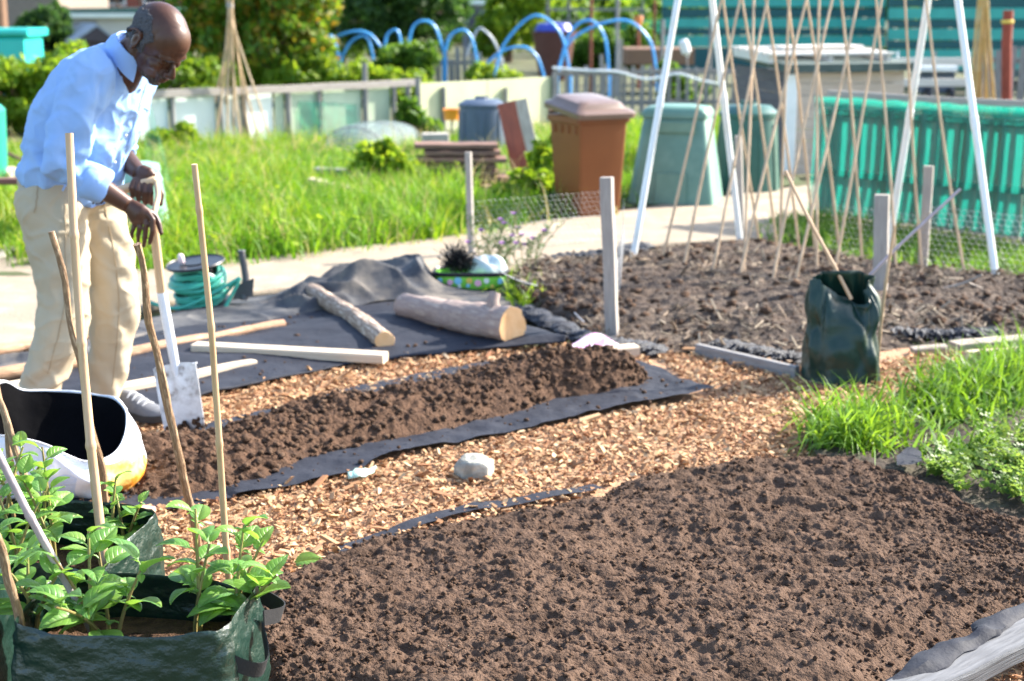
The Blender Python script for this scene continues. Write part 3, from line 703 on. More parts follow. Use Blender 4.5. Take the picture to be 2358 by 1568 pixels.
# arms
SHR, ELR, WRR = PT(212, 168, 5.25), PT(160, 385, 5.20), PT(292, 470, 5.24)
mb.tube([SHR, SHR.lerp(ELR, .5), ELR, ELR.lerp(WRR, .25), ELR.lerp(WRR, .6), WRR], [.052, .044, .042, .045, .039, .030], n=18)
SHL, ELL, WRL = PT(318, 160, 5.58), PT(268, 345, 5.60), PT(322, 400, 5.46)
mb.tube([SHL, SHL.lerp(ELL, .5), ELL, ELL.lerp(WRL, .4), WRL], [.06, .052, .046, .041, .030], n=18)
# right hand: back of the hand towards the camera, fingers hanging round the shaft, thumb on its far side
YS = 5.235
def chain(pix, rad): mb.tube([PT(x, y, Y) for x, y, Y in pix], rad, n=10); x, y, Y = pix[-1]; mb.ell(PT(x, y, Y), [rad[-1]] * 3, n=10, m=8)
mb.tube([WRR, PT(306, 480, YS), PT(320, 491, YS - .004), PT(334, 499, YS), PT(340, 503, YS + .004)], [.028, .032, .037, .034, .022], n=16, flat=.6, ref=(0.6, 0, .8))
mb.tube([PT(306, 488, YS + .008), PT(315, 504, YS + .008), PT(321, 511, YS + .008)], [.026, .026, .018], n=14)
chain([(340, 490, YS - .006), (352, 506, YS - .016), (352, 532, YS - .020), (345, 559, YS - .010)], [.0125, .0112, .0100, .0082])
chain([(333, 500, YS - .004), (337, 516, YS - .014), (334, 542, YS - .012), (331, 566, YS + .004)], [.0120, .0108, .0092, .0080])
chain([(324, 506, YS + .002), (322, 524, YS - .006), (318, 543, YS - .002), (318, 556, YS + .014)], [.0112, .0100, .0086, .0075])
chain([(314, 508, YS + .01), (307, 526, YS + .004), (303, 538, YS + .006), (305, 546, YS + .018)], [.0102, .0090, .0078, .0068])
chain([(340, 486, YS + .012), (358, 499, YS + .022), (366, 516, YS + .012), (371, 537, YS + .002)], [.0145, .0122, .0112, .009])
# left hand: palm over the grip, four fingers closed round it
YL = 5.44
mb.tube([WRL, PT(330, 400, YL), PT(342, 405, YL - .008), PT(352, 412, YL - .012)], [.028, .035, .033, .024], n=16, flat=.7)
for (x0, y0, x1, y1, x2, y2, r) in [(312, 410, 301, 432, 305, 452, .0092), (323, 411, 316, 437, 319, 461, .0098), (335, 412, 332, 442, 334, 467, .0102), (347, 414, 348, 443, 348, 468, .0102)]:
    chain([(x0, y0, YL - .012), ((x0 + x1) / 2 - 1, (y0 + y1) / 2, YL - .040), (x1, y1, YL - .056), (x2, y2, YL - .048), (x2 + 1, y2 + 2, YL - .03)], [r * 1.1, r * 1.05, r, r * .92, r * .8])
chain([(350, 412, YL - .004), (364, 428, YL), (372, 448, YL - .010), (370, 470, YL - .022)], [.0135, .0122, .0110, .009])
# legs
for hip, knee, ank in (((120, 450, 5.37), (146, 690, 5.34), (85, 935, 5.38)), ((205, 460, 5.56), (262, 690, 5.54), (250, 915, 5.58))):
    mb.tube([PT(*hip), PT(*hip).lerp(PT(*knee), .5), PT(*knee), PT(*knee).lerp(PT(*ank), .4), PT(*ank), PT(ank[0], ank[1] + 30, ank[2])], [.085, .078, .055, .055, .04, .04], n=16)
V, F = remesh_raw(mb, .0036); V = lap(V, F, 3, .5)
# sculpt in head coordinates
hc = np.array(HC); loc = (V - hc) @ np.array(HM) / K; Nn = normals(V, F)
def gs(c, r): d = (loc - np.array(c)) / np.array(r); return np.exp(-(d ** 2).sum(1))
hd = ((loc ** 2).sum(1) < .2 ** 2)
dsp = np.zeros(len(V))
for s in (1, -1):
    dsp -= .010 * gs((.092, s * .030, .010), (.02, .018, .008)) ; dsp -= .006 * gs((.090, s * .016, -.004), (.02, .008, .014))
    dsp -= .0045 * gs((.094, s * .031, -.011), (.02, .018, .003)); dsp -= .006 * gs((.08, s * .045, -.065), (.03, .018, .02))
    dsp -= .004 * gs((.098, s * .027, -.056), (.02, .007, .016)); dsp -= .008 * gs((-.012, s * .094, -.004), (.010, .02, .016))
dsp -= .006 * gs((.112, 0, -.076), (.02, .026, .0028)); dsp -= .004 * gs((.09, 0, -.094), (.02, .02, .005))
dsp -= .004 * gs((.11, 0, .004), (.02, .012, .006))
for z in (.036, .048, .062): dsp -= .0016 * gs((.095, 0, z), (.03, .045, .0028)) * (1 + .3 * np.sin(loc[:, 1] * 90))
V = V + Nn * (dsp * hd * K)[:, None]
hand = (V[:, 2] < PT(0, 440, 5.3).z) & (V[:, 2] > PT(0, 600, 5.3).z)
body = fin('body', V, F, m_skin, person)
# hair and beard: shells over the scalp
def shell(name, keep, off, mat, jit=.5, sc=120):
    fk = keep[F].all(1); Fs = F[fk]; ids = np.unique(Fs); mp = -np.ones(len(V), int); mp[ids] = np.arange(len(ids))
    Vs, Ns = V[ids], normals(V, F)[ids]; nz = N3(Vs, sc)
    edge = np.zeros(len(V)); 
    cntA = np.bincount(F.ravel(), minlength=len(V)); cntB = np.bincount(Fs.ravel(), minlength=len(V)); inner = (cntA == cntB)[ids]
    o = np.where(inner, off * (1 + jit * nz * 1.5), -.002)
    return fin(name, Vs + Ns * o[:, None], mp[Fs], mat, person)
x, y, z = loc[:, 0], loc[:, 1], loc[:, 2]
n1 = N3(loc, 60)
hair = hd & (np.abs(y) > .03 - 1.2 * np.minimum(0, x + .055)) & (z > -.05 + .35 * np.maximum(0, x)) & (z + n1 * .008 < .088 - .75 * np.maximum(0, x + .02)) & (x < .018 + .030 * np.clip((z - .01) / .04, 0, 1) + n1 * .008) & (x > -.16) & ~((np.abs(y) > .082) & (x > -.05) & (z < .035) & (x < .015))
hair |= hd & (x < -.06) & (z > -.06) & (z < .07 + n1 * .01)
shell('hair', hair, .0045, m_hair)
beard = hd & (x > .02) & (((z < -.050 + n1 * .006) & (z > -.066) & (np.abs(y) < .036) & (x > .085)) | ((z < -.086 + n1 * .008) & (np.abs(y) < .05) & (x > .045)))
shell('beard', beard, .0022, m_beard)
brow = hd & (x > .06) & (np.abs(z - .024 + .10 * np.abs(y)) < .005 + n1 * .002) & (np.abs(y) > .012) & (np.abs(y) < .05)
for s in (1, -1): shell('eyebrow', brow & (y * s > 0), .003, m_hair)

# ---- shirt
mb = MB()
T = [((164, 432), 5.47, .158, .195, (.42, -.9)), ((164, 395), 5.465, .165, .205, (.42, -.9)), ((168, 360), 5.46, .175, .215, (.4, -.92)), ((186, 305), 5.45, .178, .218, (.36, -.93)), ((208, 250), 5.43, .172, .222, (.36, -.93)),
     ((228, 208), 5.415, .155, .225, (.38, -.92)), ((245, 172), 5.40, .130, .215, (.45, -.9)), ((262, 148), 5.39, .105, .175, (.5, -.86)), ((282, 130), 5.38, .084, .105, (.55, -.83)), ((298, 122), 5.36, .068, .072, (.55, -.83)), ((304, 116), 5.355, .060, .066, (.55, -.83))]
mb.rings([sag(*t, n=36) for t in T])
CUF = PT(238, 424, 5.225)
mb.tube([PT(232, 160, 5.28), SHR, PT(194, 215, 5.235), PT(168, 290, 5.215), PT(152, 345, 5.20), PT(150, 378, 5.195), PT(180, 408, 5.205), CUF], [.092, .092, .085, .079, .078, .074, .062, .052], n=24)
CUL = PT(276, 352, 5.60)
mb.tube([PT(300, 165, 5.52), SHL, SHL.lerp(ELL, .5), ELL, CUL], [.08, .085, .078, .075, .06], n=20)
V, F = remesh_raw(mb, .0062); V = lap(V, F, 6, .5); Nn = normals(V, F)
# folds: sleeves wrinkle across, the trunk hangs in long folds towards the waist
px = np.array([[(lambda r: (r[0], r[1]))((0, 0))]])
def pix(V):
    d = V - np.array([0, 0, CAMZ]); f = d[:, 1] * CP - d[:, 2] * SP; u = d[:, 1] * SP + d[:, 2] * CP
    return PW / 2 + FPX * d[:, 0] / f, PH / 2 - FPX * u / f
qx, qy = pix(V)
w1 = np.clip((qy - 130) / 220, 0, 1)
n_a = N3(V, 5, 1.3); n_b = N3(V, 11, 4.1); n_c = N3(V, 24, 7.7)
fold = np.sin((qx * .55 + (qy - 170) * .26) * .085 + n_a * 5.0) * .014 * w1
fold += np.abs(n_b) * -.014 + n_c * .003 - .007 * np.abs(N3(V * np.array([1, 1, .6]), 17, 3.3)) * (.3 + w1)
slv = np.clip(1 - np.abs(qx - (196 - (qy - 215) * .26)) / 60, 0, 1) * (V[:, 1] < 5.3)
fold += slv * np.sin(qy * .13 - qx * .07 + n_a * 6) * .007 * np.clip((qy - 240) / 120, 0, 1)
fold += np.clip((qy - 340) / 60, 0, 1) * np.sin(qx * .16 + n_a * 7) * .004
rg = np.clip(1 - np.abs(N3(V @ np.array([[1, 0, .5], [0, 1, 0], [-.4, 0, .55]]), 9, 6.6)) * 5, 0, 1) ** 2; fold += .007 * rg * (.25 + w1)
rg = np.clip(1 - np.abs(N3(V, 15, 2.9)) * 6, 0, 1) ** 2; fold += .0035 * rg
# armhole seam crease and placket line
fold -= .008 * np.exp(-((qx - (232 - (qy - 190) * .12)) / 7) ** 2) * np.clip((qy - 165) / 30, 0, 1) * np.clip((330 - qy) / 80, 0, 1) * (V[:, 1] < 5.34)
V = V + Nn * fold[:, None]; V = lap(V, F, 1, .5)
shirt = fin('shirt', V, F, m_shirt, person)
# collar, turned-back cuff, placket, pocket, buttons
def surf_strip(name, path, wid, th, mat, par=person, lift=0.0, Vs=None, Fs=None):
    """a strip of cloth laid on the shirt along picture points"""
    Vs = V if Vs is None else Vs; Ns = normals(Vs, F if Fs is None else Fs); ax, ay = pix(Vs); vis = (Ns @ np.array([0, -1, .1])) > -.15
    idx = np.where(vis)[0]; rs = []; P = smoothline([Vector((a, b, 0)) for a, b in path], 26); pts, nn = [], []
    for p in P:
        d = (ax[idx] - p.x) ** 2 + (ay[idx] - p.y) ** 2; k = np.argsort(d)[:14]; k = idx[k]
        k = k[Vs[k, 1] < Vs[k, 1].min() + .05]
        pts.append(Vector(Vs[k].mean(0))); nn.append(Vector(Ns[k].mean(0)).normalized())
    mbx = MB()
    for i, p in enumerate(pts):
        d = (pts[min(i + 1, 25)] - pts[max(i - 1, 0)]).normalized(); x_ = d.cross(nn[i]).normalized(); u_ = nn[i]
        a, b = x_ * wid / 2, u_ * th
        q = p + u_ * lift
        rs.append([q - a - b, q + a - b, q + a + b * .6, q + a * .8 + b, q - a * .8 + b, q - a + b * .6])
    mbx.rings(rs); return mbx.build(name, mat, par)
surf_strip('placket', [(338, 196), (330, 230), (315, 280), (300, 330), (282, 385), (262, 425)], .032, .003, m_shirt)
for yy, xx in ((205, 336), (262, 321), (322, 303), (378, 285)):
    mbx = MB(); k = np.argmin((pix(V)[0] - xx) ** 2 + (pix(V)[1] - yy) ** 2 + (V[:, 1] > 5.4) * 1e6); n_ = Vector(normals(V, F)[k])
    mbx.ell(Vector(V[k]) + n_ * .005, (.006, .006, .003), rot=n_.to_track_quat('Z', 'Y').to_matrix(), n=12, m=6); mbx.build('button', m_white_plastic, person)
surf_strip('pocket', [(322, 238), (334, 246), (344, 252)], .012, .003, m_shirt)
# collar: stand + fall round the neck
mb = MB(); ins, outr, low = [], [], []
nC = 40
for k in range(nC + 1):
    t = R(28) + (2 * math.pi - R(56)) * k / nC   # open at the front
    c, s = math.cos(t), math.sin(t)
    top = sag((305, 116), 5.35, 1, 1, (.55, -.83), n=4); C = PT(305, 116, 5.352); D = (FH * (.55 / .866) + UP * .83).normalized(); A = LH.cross(D).normalized()
    A = A if A.dot(FH) > 0 else -A
    fr = max(0, c)
    st = C + A * (c * .066) + LH * (s * .068) + D * (.028 - .02 * fr)
    fo = C + A * (c * .072) + LH * (s * .074) + D * (.030 - .02 * fr)
    lw = C + A * (c * (.094 + .02 * fr ** 2)) + LH * (s * .092) - D * (.020 + .050 * fr)
    ins.append(st - D * .04); outr.append(fo); low.append(lw)
    if k == 0: stl = []
    stl.append(st)
rows = [ins, stl, outr, [o.lerp(l, .5) + (o.lerp(l, .5) - C).normalized() * .006 for o, l in zip(outr, low)], low, [l - (l - C).normalized() * .006 - D * .0 for l in low], [o.lerp(l, .5) - (o - C).normalized() * .004 for o, l in zip(outr, low)]]
mb.rings(rows, closed=False); mb.build('collar', m_shirt, person, auto=70)
# rolled sleeve ends
def cuff(name, C, d, r, wid):
    mbx = MB(); d = d.normalized(); u = d.orthogonal().normalized(); v_ = d.cross(u); rs = []
    prof = [(-wid, .90), (-wid * .9, 1.03), (-wid * .4, 1.10), (0, 1.08), (wid * .35, 1.10), (wid * .5, 1.02), (wid * .48, .9), (wid * .1, .86)]
    for a, q in prof:
        rr = []
        for k in range(28):
            t = 2 * math.pi * k / 28; nz = mnoise.noise(Vector((math.cos(t) * 2, math.sin(t) * 2, a * 30 + r * 90)))
            rr.append(C + d * (a + .010 * mnoise.noise(Vector((math.cos(t) * 1.3, math.sin(t) * 1.3, r * 50)))) + (u * math.cos(t) + v_ * math.sin(t)) * r * q * (1 + .11 * nz))
        rs.append(rr)
    mbx.rings(rs, cap0=False, cap1=False); return mbx.build(name, m_shirt, person, auto=70)
cuff('cuff', PT(226, 424, 5.222), PT(262, 442, 5.24) - PT(200, 412, 5.205), .061, .062)
cuff('cuff', PT(276, 355, 5.595), PT(300, 385, 5.5) - ELL, .052, .045)

# ---- trousers
mb = MB()
mb.rings([sag((150, 470), 5.475, .12, .165, (.25, -1)), sag((150, 430), 5.47, .160, .190, (.35, -1)), sag((156, 400), 5.465, .160, .19, (.42, -.9)), sag((163, 375), 5.463, .152, .185, (.42, -.9))])
NL = [((112, 430, 5.39), .125), ((122, 490, 5.37), .128), ((134, 570, 5.35), .115), ((144, 650, 5.335), .098), ((148, 700, 5.33), .094), ((138, 770, 5.335), .096), ((106, 850, 5.355), .084), ((84, 905, 5.375), .075), ((74, 945, 5.38), .070)]
FL = [((196, 440, 5.55), .115), ((222, 500, 5.56), .118), ((246, 580, 5.555), .104), ((260, 660, 5.55), .095), ((264, 720, 5.55), .094), ((256, 790, 5.56), .086), ((246, 860, 5.57), .080), ((238, 915, 5.58), .076), ((236, 932, 5.58), .074)]
for L_ in (NL, FL):
    mb.tube([PT(*p) for p, r in L_], [r for p, r in L_], n=24, flat=1.0)
V, F = remesh_raw(mb, .0068); V = lap(V, F, 5, .5); Nn = normals(V, F); qx, qy = pix(V)
n_a = N3(V, 4, 2.2); n_b = N3(V, 9, 5.5); n_c = N3(V, 20, 9.1)
near_ = V[:, 1] < 5.45
ctr = np.where(near_, np.interp(qy, [p[1] for p, r in NL], [p[0] for p, r in NL]), np.interp(qy, [p[1] for p, r in FL], [p[0] for p, r in FL]))
off = (qx - ctr)
knee = np.exp(-((qy - 690) / 90) ** 2); crot = np.exp(-((qy - 520) / 70) ** 2); hem = np.clip((qy - 800) / 80, 0, 1)
fold = np.sin(qy * .065 + off * .05 * np.where(near_, 1, -1) + n_a * 4.5) * (.003 * knee + .0045 * crot + .004 * hem + .001)
fold += -.010 * np.abs(n_b) + .0025 * n_c - .004 * np.abs(N3(V * np.array([1, 1, 1.8]), 13, 3.3)) + .003 * np.sin(off * .12 + n_a * 5) * np.clip((qy - 560) / 200, 0, 1)
fold += .006 * np.clip(1 - np.abs(N3(V * np.array([1, 1, 1.5]), 8, 8.8)) * 5, 0, 1) ** 2 * (.3 + knee + crot + hem)
V = V + Nn * fold[:, None]; V = lap(V, F, 1, .5)
trous = fin('trousers', V, F, m_trous, person)
TV, TF = V, F
Vt = V
for path in ([(150, 470), (150, 560), (152, 660), (136, 760), (110, 860)], [(240, 470), (262, 580), (274, 690), (268, 800), (258, 890)]):
    surf_strip('side_seam', path, .005, .0022, m_seam, Vs=TV, Fs=TF)
# belt band under the shirt edge, pocket edge
ring0 = [sag((154 + 9 * a, 424 - 26 * a), 5.466, .153 + .002 * b, .190, (.42, -.9), n=40) for a, b in ((0, 0), (.05, 2), (.95, 2), (1, 0))]
mb = MB(); mb.rings(ring0, cap0=False, cap1=False); mb.build('belt', m_belt, person)
surf_strip('pocket_edge', [(88, 405), (86, 440), (80, 490)], .006, .0025, m_seam, Vs=TV, Fs=TF)
# ---- shoes
def shoe(heel, toe, Y0):
    a, b = Vector(heel), Vector(toe); d = (b - a); ln = d.length; d.normalize(); x_ = Vector((0, 0, 1)).cross(d)
    prof = [(-.01, .030, .035, .075), (.06, .036, .042, .082), (.25, .037, .046, .088), (.42, .038, .045, .082), (.58, .044, .042, .062), (.75, .049, .038, .050), (.9, .043, .036, .042), (.98, .028, .036, .034), (1.02, .008, .034, .026)]
    m1, m2 = MB(), MB(); r1, r2 = [], []
    for t, w_, zl, zt in prof:
        lift = .018 * max(0, t - .7) ** 1.2 * 3; c = a + d * ln * t
        rr = []
        for k in range(20):
            q = math.pi * k / 19; rr.append(c + x_ * (w_ * math.cos(q)) + Vector((0, 0, lift + .022 + (zt - .012) * math.sin(q) ** .7)))
        rr += [c + x_ * (-w_ * .8 + w_ * 1.6 * k / 5) + Vector((0, 0, lift + .020)) for k in range(6)]
        r1.append(rr)
        r2.append([c + x_ * (w_ * 1.1 * sx) + Vector((0, 0, lift + zz)) for sx, zz in ((-1, .002), (1, .002), (1.03, .014), (1, .029), (-1, .029), (-1.03, .014))])
    m1.rings(r1); up_ = m1.build('shoe', m_shoe, person); m2.rings(r2); m2.build('sole', m_sole, up_)
    m3 = MB()
    for k in range(4):
        t = .38 + k * .09; c = a + d * ln * t; zt = np.interp(t, [p[0] for p in prof], [p[3] for p in prof])
        m3.tube([c + x_ * s_ * .028 + Vector((0, 0, .022 + (zt - .012) * math.cos(s_ * .75) + .004)) for s_ in (-1, -.5, 0, .5, 1)], .0035, n=6)
    m3.build('laces', M('pale_lace', (.5, .52, .55), (.4, .4, .42), rough=.9), up_)
shoe(G(262, 945, .016), G(388, 978, .016), 0)
shoe(G(30, 985, .016), G(150, 1016, .016), 0)

# ---- spade
sp = thing('digging_spade', 'steel digging spade with wooden D handle, blade in the soil ridge', 'spade', G(425, 992))
m_steel = M('muddy_steel', (.56, .58, .62), (.44, .45, .48), (.10, .07, .05), sc=14, rough=.42, metal=.35, bump=.2, bs=40, sharp=(.42, .66), spec=.6)
m_white_tube = M('white_painted_socket', (.70, .73, .78), (.6, .63, .68), rough=.35)
m_handle = M('ash_handle', (.50, .34, .20), (.62, .45, .28), sc=3, stretch=(2, 40, 1), uv=True, rough=.5, bump=.15, bs=6)
Bt, Bb = PT(405, 842, 5.40), PT(430, 998, 5.36)
dv = (Bt - Bb).normalized(); wv = Vector((.96, -.10, .22)); wv = (wv - dv * wv.dot(dv)).normalized(); nv = wv.cross(dv)
mb = MB(); rsF = []
for i in range(15):
    t = i / 14; c = Bb.lerp(Bt, t); hw = .080 + .004 * t
    row = []
    for j in range(13):
        s_ = j / 12 * 2 - 1; edge = -.022 * (1 - abs(s_) ** 2.2) * (t < .001) + .010 * (1 - s_ ** 2) * (t > .99)
        cur = .014 * (s_ ** 2) + .012 * math.exp(-(s_ * 4) ** 2) * t ** 2
        row.append(c + wv * hw * s_ + nv * (cur) * (-1 if nv.y < 0 else 1) * -1 + dv * edge)
    rsF.append(row)
th = nv * .0022
nn_ = len(rsF[0]); flat_ = [p for r in rsF for p in r]; mb.add([p + th for p in flat_] + [p - th for p in flat_], [], 0)
nf = len(flat_)
for i in range(14):
    for j in range(12):
        q = (i * 13 + j, i * 13 + j + 1, (i + 1) * 13 + j + 1, (i + 1) * 13 + j); mb.f.append(q); mb.m.append(0); mb.f.append(tuple(v + nf for v in q[::-1])); mb.m.append(0)
rim = [j for j in range(13)] + [i * 13 + 12 for i in range(1, 15)] + [14 * 13 + j for j in range(11, -1, -1)] + [i * 13 for i in range(13, 0, -1)]
for a, b in zip(rim, rim[1:] + rim[:1]): mb.f.append((b, a, a + nf, b + nf)); mb.m.append(0)
blade = mb.build('blade', m_steel, sp)
for s_ in (-1, 1):
    mb = MB(); mb.beam(Bt + wv * (s_ * .022), Bt + wv * (s_ * .083), .012, .006, up=dv, seg=2); mb.build('tread', m_steel, blade)
SK, ST, SY = PT(405, 850, 5.398), PT(372, 672, 5.36), PT(352, 505, 5.268)
mb = MB(); mb.tube([SK + dv * -.03, SK, SK.lerp(ST, .3), ST.lerp(SK, .02), ST], [.010, .0165, .0185, .0195, .019], n=16); mb.build('socket', m_white_tube, sp)
m5 = MB(); rsx = []
mud_c = Bb + dv * .035 + wv * .055 - nv * .004
for kx in range(26):
    c = Bb + dv * (random.uniform(.0, .05)) + wv * random.uniform(-.07, .08) + Vector((0, -1, .2)) * random.uniform(.004, .012)
    r_ = random.uniform(.005, .014); m5.ell(c, (r_, r_ * .7, r_), n=7, m=5)
m5.build('mud', m_soil_rich, sp)
mb = MB(); mb.tube(smoothline([ST + (SK - ST) * .02, ST.lerp(SY, .5), SY], 14), [.0175 - .0015 * i / 13 for i in range(14)], n=16); mb.build('shaft', m_handle, sp)
GA, GB = PT(268, 440, 5.42), PT(360, 414, 5.415)
mb = MB()
mb.tube(smoothline([SY, PT(357, 480, 5.30), PT(364, 452, 5.36), PT(360, 420, 5.412), GB], 16), [.014, .0115, .011, .011, .0105, .0105, .0105, .0105, .0105, .0105, .0105, .0105, .011, .012, .013, .013], n=12)
mb.tube(smoothline([SY, PT(330, 490, 5.32), PT(296, 470, 5.385), PT(276, 445, 5.418)], 14), [.014, .0115] + [.0105] * 12, n=12)
mb.build('yoke', m_handle, sp)
mb = MB(); mb.tube([GA, GA.lerp(GB, .05), GA.lerp(GB, .5), GA.lerp(GB, .95), GB], [.012, .0165, .018, .0165, .012], n=14); mb.build('grip', m_handle, sp)
# ------------------------------------------------------------------ foreground: grow bags, potato plants, canes, sack
m_bag = M('green_woven_plastic', (.004, .018, .013), (.008, .028, .021), sc=9, stretch=(1, 1, 1.4), rough=.33, bump=.9, bs=17, spec=.5, bdist=.014, rv=.12)
m_bag_in = M('black_bag_lining', (.010, .011, .011), (.016, .016, .016), rough=.75, spec=.2)
m_strap = M('black_webbing', (.012, .012, .014), (.02, .02, .023), sc=160, rough=.8, bump=.5, bs=300, bdist=.002)
def grow_bag(label, cx, cy, hx, hy, rot, h, soil, seed, dips=(), strap=True):
    """a soft rectangular planting bag standing on the ground, open at the top"""
    t = thing('grow_bag', label, 'grow bag', (cx, cy, 0), 'green grow bags of potato plants in the foreground')
    Rz = Matrix.Rotation(rot, 3, 'Z'); n, m = 120, 44
    def prof(k, a, b, pw=5.0):
        th = 2 * math.pi * k / n; c, s = math.cos(th), math.sin(th)
        return Vector((a * math.copysign(abs(c) ** (2 / pw), c), b * math.copysign(abs(s) ** (2 / pw), s), 0))
    def wr(p, i):
        v = Vector((p.x * 7 + seed, p.y * 7, p.z * 9)); q = .012 * mnoise.noise(v) + .007 * mnoise.noise(v * 2.3) + .0045 * (.5 - abs(mnoise.noise(v * 4.1))) * 2 + .003 * (.5 - abs(mnoise.noise(Vector((p.x * 60 + p.z * 40, p.y * 60, p.z * 55 + seed))))) 
        return q
    mb = MB(); out, inn = [], []
    for i in range(m + 1):
        tt = i / m; z = h * tt; bul = 1 + .05 * math.sin(math.pi * tt) - .02 * tt
        ro, ri = [], []
        for k in range(n):
            p = prof(k, hx * bul, hy * bul); th = 2 * math.pi * k / n
            zt = z + tt ** 3 * (.010 * mnoise.noise(Vector((math.cos(th) * 1.7, math.sin(th) * 1.7, seed))))
            for a, w_, d_ in dips: zt -= tt ** 3 * d_ * math.exp(-(math.atan2(math.sin(th - a), math.cos(th - a)) / w_) ** 2)
            q = Vector((p.x, p.y, zt)); nrm = Vector((p.x / hx ** 2, p.y / hy ** 2, 0)).normalized(); ww = wr(q, i)
            ro.append(Vector((cx, cy, 0)) + Rz @ (q + nrm * ww)); ri.append(Vector((cx, cy, 0)) + Rz @ (q + nrm * (ww - .004)))
        out.append(ro); inn.append(ri)
    mb.rings(out + [[o.lerp(i_, .5) + Vector((0, 0, .003)) for o, i_ in zip(out[-1], inn[-1])]], cap1=False)
    body = mb.build('bag', m_bag, t, auto=0)
    mb = MB(); k0 = int(m * soil / h) - 2
    mb.rings(inn[k0:] + [[o.lerp(i_, .5) + Vector((0, 0, .003)) for o, i_ in zip(out[-1], inn[-1])]], cap0=False, cap1=False, flip=True); mb.build('lining', m_bag, t, auto=0)
    mb = MB(); rs = []
    for q in range(9):
        f = 1 - q / 9; rs.append([Vector((cx, cy, 0)) + Rz @ (prof(k, hx * f * .99, hy * f * .99) + Vector((0, 0, soil + .012 * mnoise.noise(Vector((k * .4, q, seed)))))) for k in range(0, n, 2)])
    mb.rings(rs, cap0=False); mb.build('compost', m_soil_rich, t)
    return t, Rz
def strap(t, c, out, side, wdt=.035, sag=.05, ln=.075):
    """webbing handle: a loop standing off the bag"""
    mb = MB(); c, out, side = Vector(c), Vector(out).normalized(), Vector(side).normalized(); rs = []
    for i in range(15):
        q = i / 14; a = math.pi * q; p = c + side * (ln * (q * 2 - 1)) + out * (.05 * math.sin(a) + .002) + Vector((0, 0, -sag * math.sin(a)))
        w_ = Vector((0, 0, wdt / 2)) + out * .006 * math.sin(a); o = out * .0015
        rs.append([p - w_ - o, p + w_ - o, p + w_ + o, p - w_ + o])
    mb.rings(rs); mb.build('handle', m_strap, t)

bagA, RA = grow_bag('dark green grow bag nearest the camera with two potato clumps and a black handle', -.79, 2.92, .234, .165, R(-5), .36, .25, 3, dips=((R(265), .5, .012), (R(60), .5, .03)))
bagB, RB = grow_bag('dark green grow bag behind the nearest one, with a slumped open rim at its right', -1.12, 3.42, .215, .19, R(-10), .34, .22, 9, dips=((R(-40), .5, .045), (R(230), .6, .05)))
bagC, RC = grow_bag('dark green grow bag at the left edge beside the nearest bag', -1.34, 3.02, .21, .17, R(4), .37, .30, 15)
bagD, RD = grow_bag('dark green grow bag at the left edge in front of the white compost sack', -1.66, 3.80, .19, .15, R(10), .42, .33, 21)
pA = Vector((-.79, 2.92, 0)) + RA @ Vector((.232, -.05, .30)); strap(bagA, pA, RA @ Vector((1, -.35, 0)), RA @ Vector((.35, 1, 0)))
pA = Vector((-.79, 2.92, 0)) + RA @ Vector((.225, .12, .31)); strap(bagA, pA, RA @ Vector((1, .4, 0)), RA @ Vector((-.4, 1, 0)), sag=.02)

# ---- potato plants
m_pot = M('potato_leaf', (1, 1, 1), (.80, .86, .80), sc=14, isl=1, trans=.42, rough=.42, spec=.5, bump=.35, bs=26, bdist=.006, rv=.08,
          isl_cols=[(.085, .22, .05), (.12, .28, .06), (.18, .34, .055), (.10, .25, .08), (.24, .38, .06)], tcol=(.30, .52, .06))
def add_veins(m, col, amt=.5):
    """paler midrib and side veins drawn from the leaf's own UVs (u along, v across from -1 to 1)"""
    nt = m.node_tree; N, L = nt.nodes, nt.links; b_ = [x for x in N if x.type == 'BSDF_PRINCIPLED'][0]; src = b_.inputs['Base Color'].links[0].from_socket
    uv = N.new('ShaderNodeUVMap'); uv.uv_map = 'UVMap'; sx = N.new('ShaderNodeSeparateXYZ'); L.new(uv.outputs['UV'], sx.inputs[0])
    def mt(op, a, b=None, c=None):
        n = N.new('ShaderNodeMath'); n.operation = op
        for i, q in enumerate((a, b, c)):
            if q is None: continue
            if isinstance(q, (int, float)): n.inputs[i].default_value = q
            else: L.new(q, n.inputs[i])
        return n.outputs[0]
    av = mt('ABSOLUTE', sx.outputs['Y']); mid = mt('SUBTRACT', 1.0, mt('MULTIPLY', av, 13.0)); mid = mt('MAXIMUM', mid, 0.0)
    ph = mt('SUBTRACT', mt('MULTIPLY', sx.outputs['X'], 20.0), mt('MULTIPLY', av, 5.0)); sd = mt('POWER', mt('ABSOLUTE', mt('SINE', ph)), 14.0)
    sd = mt('MULTIPLY', sd, mt('SUBTRACT', 1.0, mt('MULTIPLY', av, .8))); f = mt('MINIMUM', mt('MULTIPLY', mt('MAXIMUM', mid, mt('MULTIPLY', sd, .6)), amt), 1.0)
    mx = N.new('ShaderNodeMix'); mx.data_type = 'RGBA'; L.new(f, mx.inputs['Factor']); L.new(src, mx.inputs['A']); mx.inputs['B'].default_value = rgb(col); L.new(mx.outputs['Result'], b_.inputs['Base Color'])
    bp = [x for x in N if x.type == 'BUMP']
    if bp:
        hh = mt('SUBTRACT', bp[0].inputs['Height'].links[0].from_socket, mt('MULTIPLY', f, 1.2)); L.new(hh, bp[0].inputs['Height'])
add_veins(m_pot, (.30, .42, .14), .75)
m_stem = M('potato_stem', (.22, .24, .06), (.26, .15, .07), sc=12, rough=.5, trans=.15)
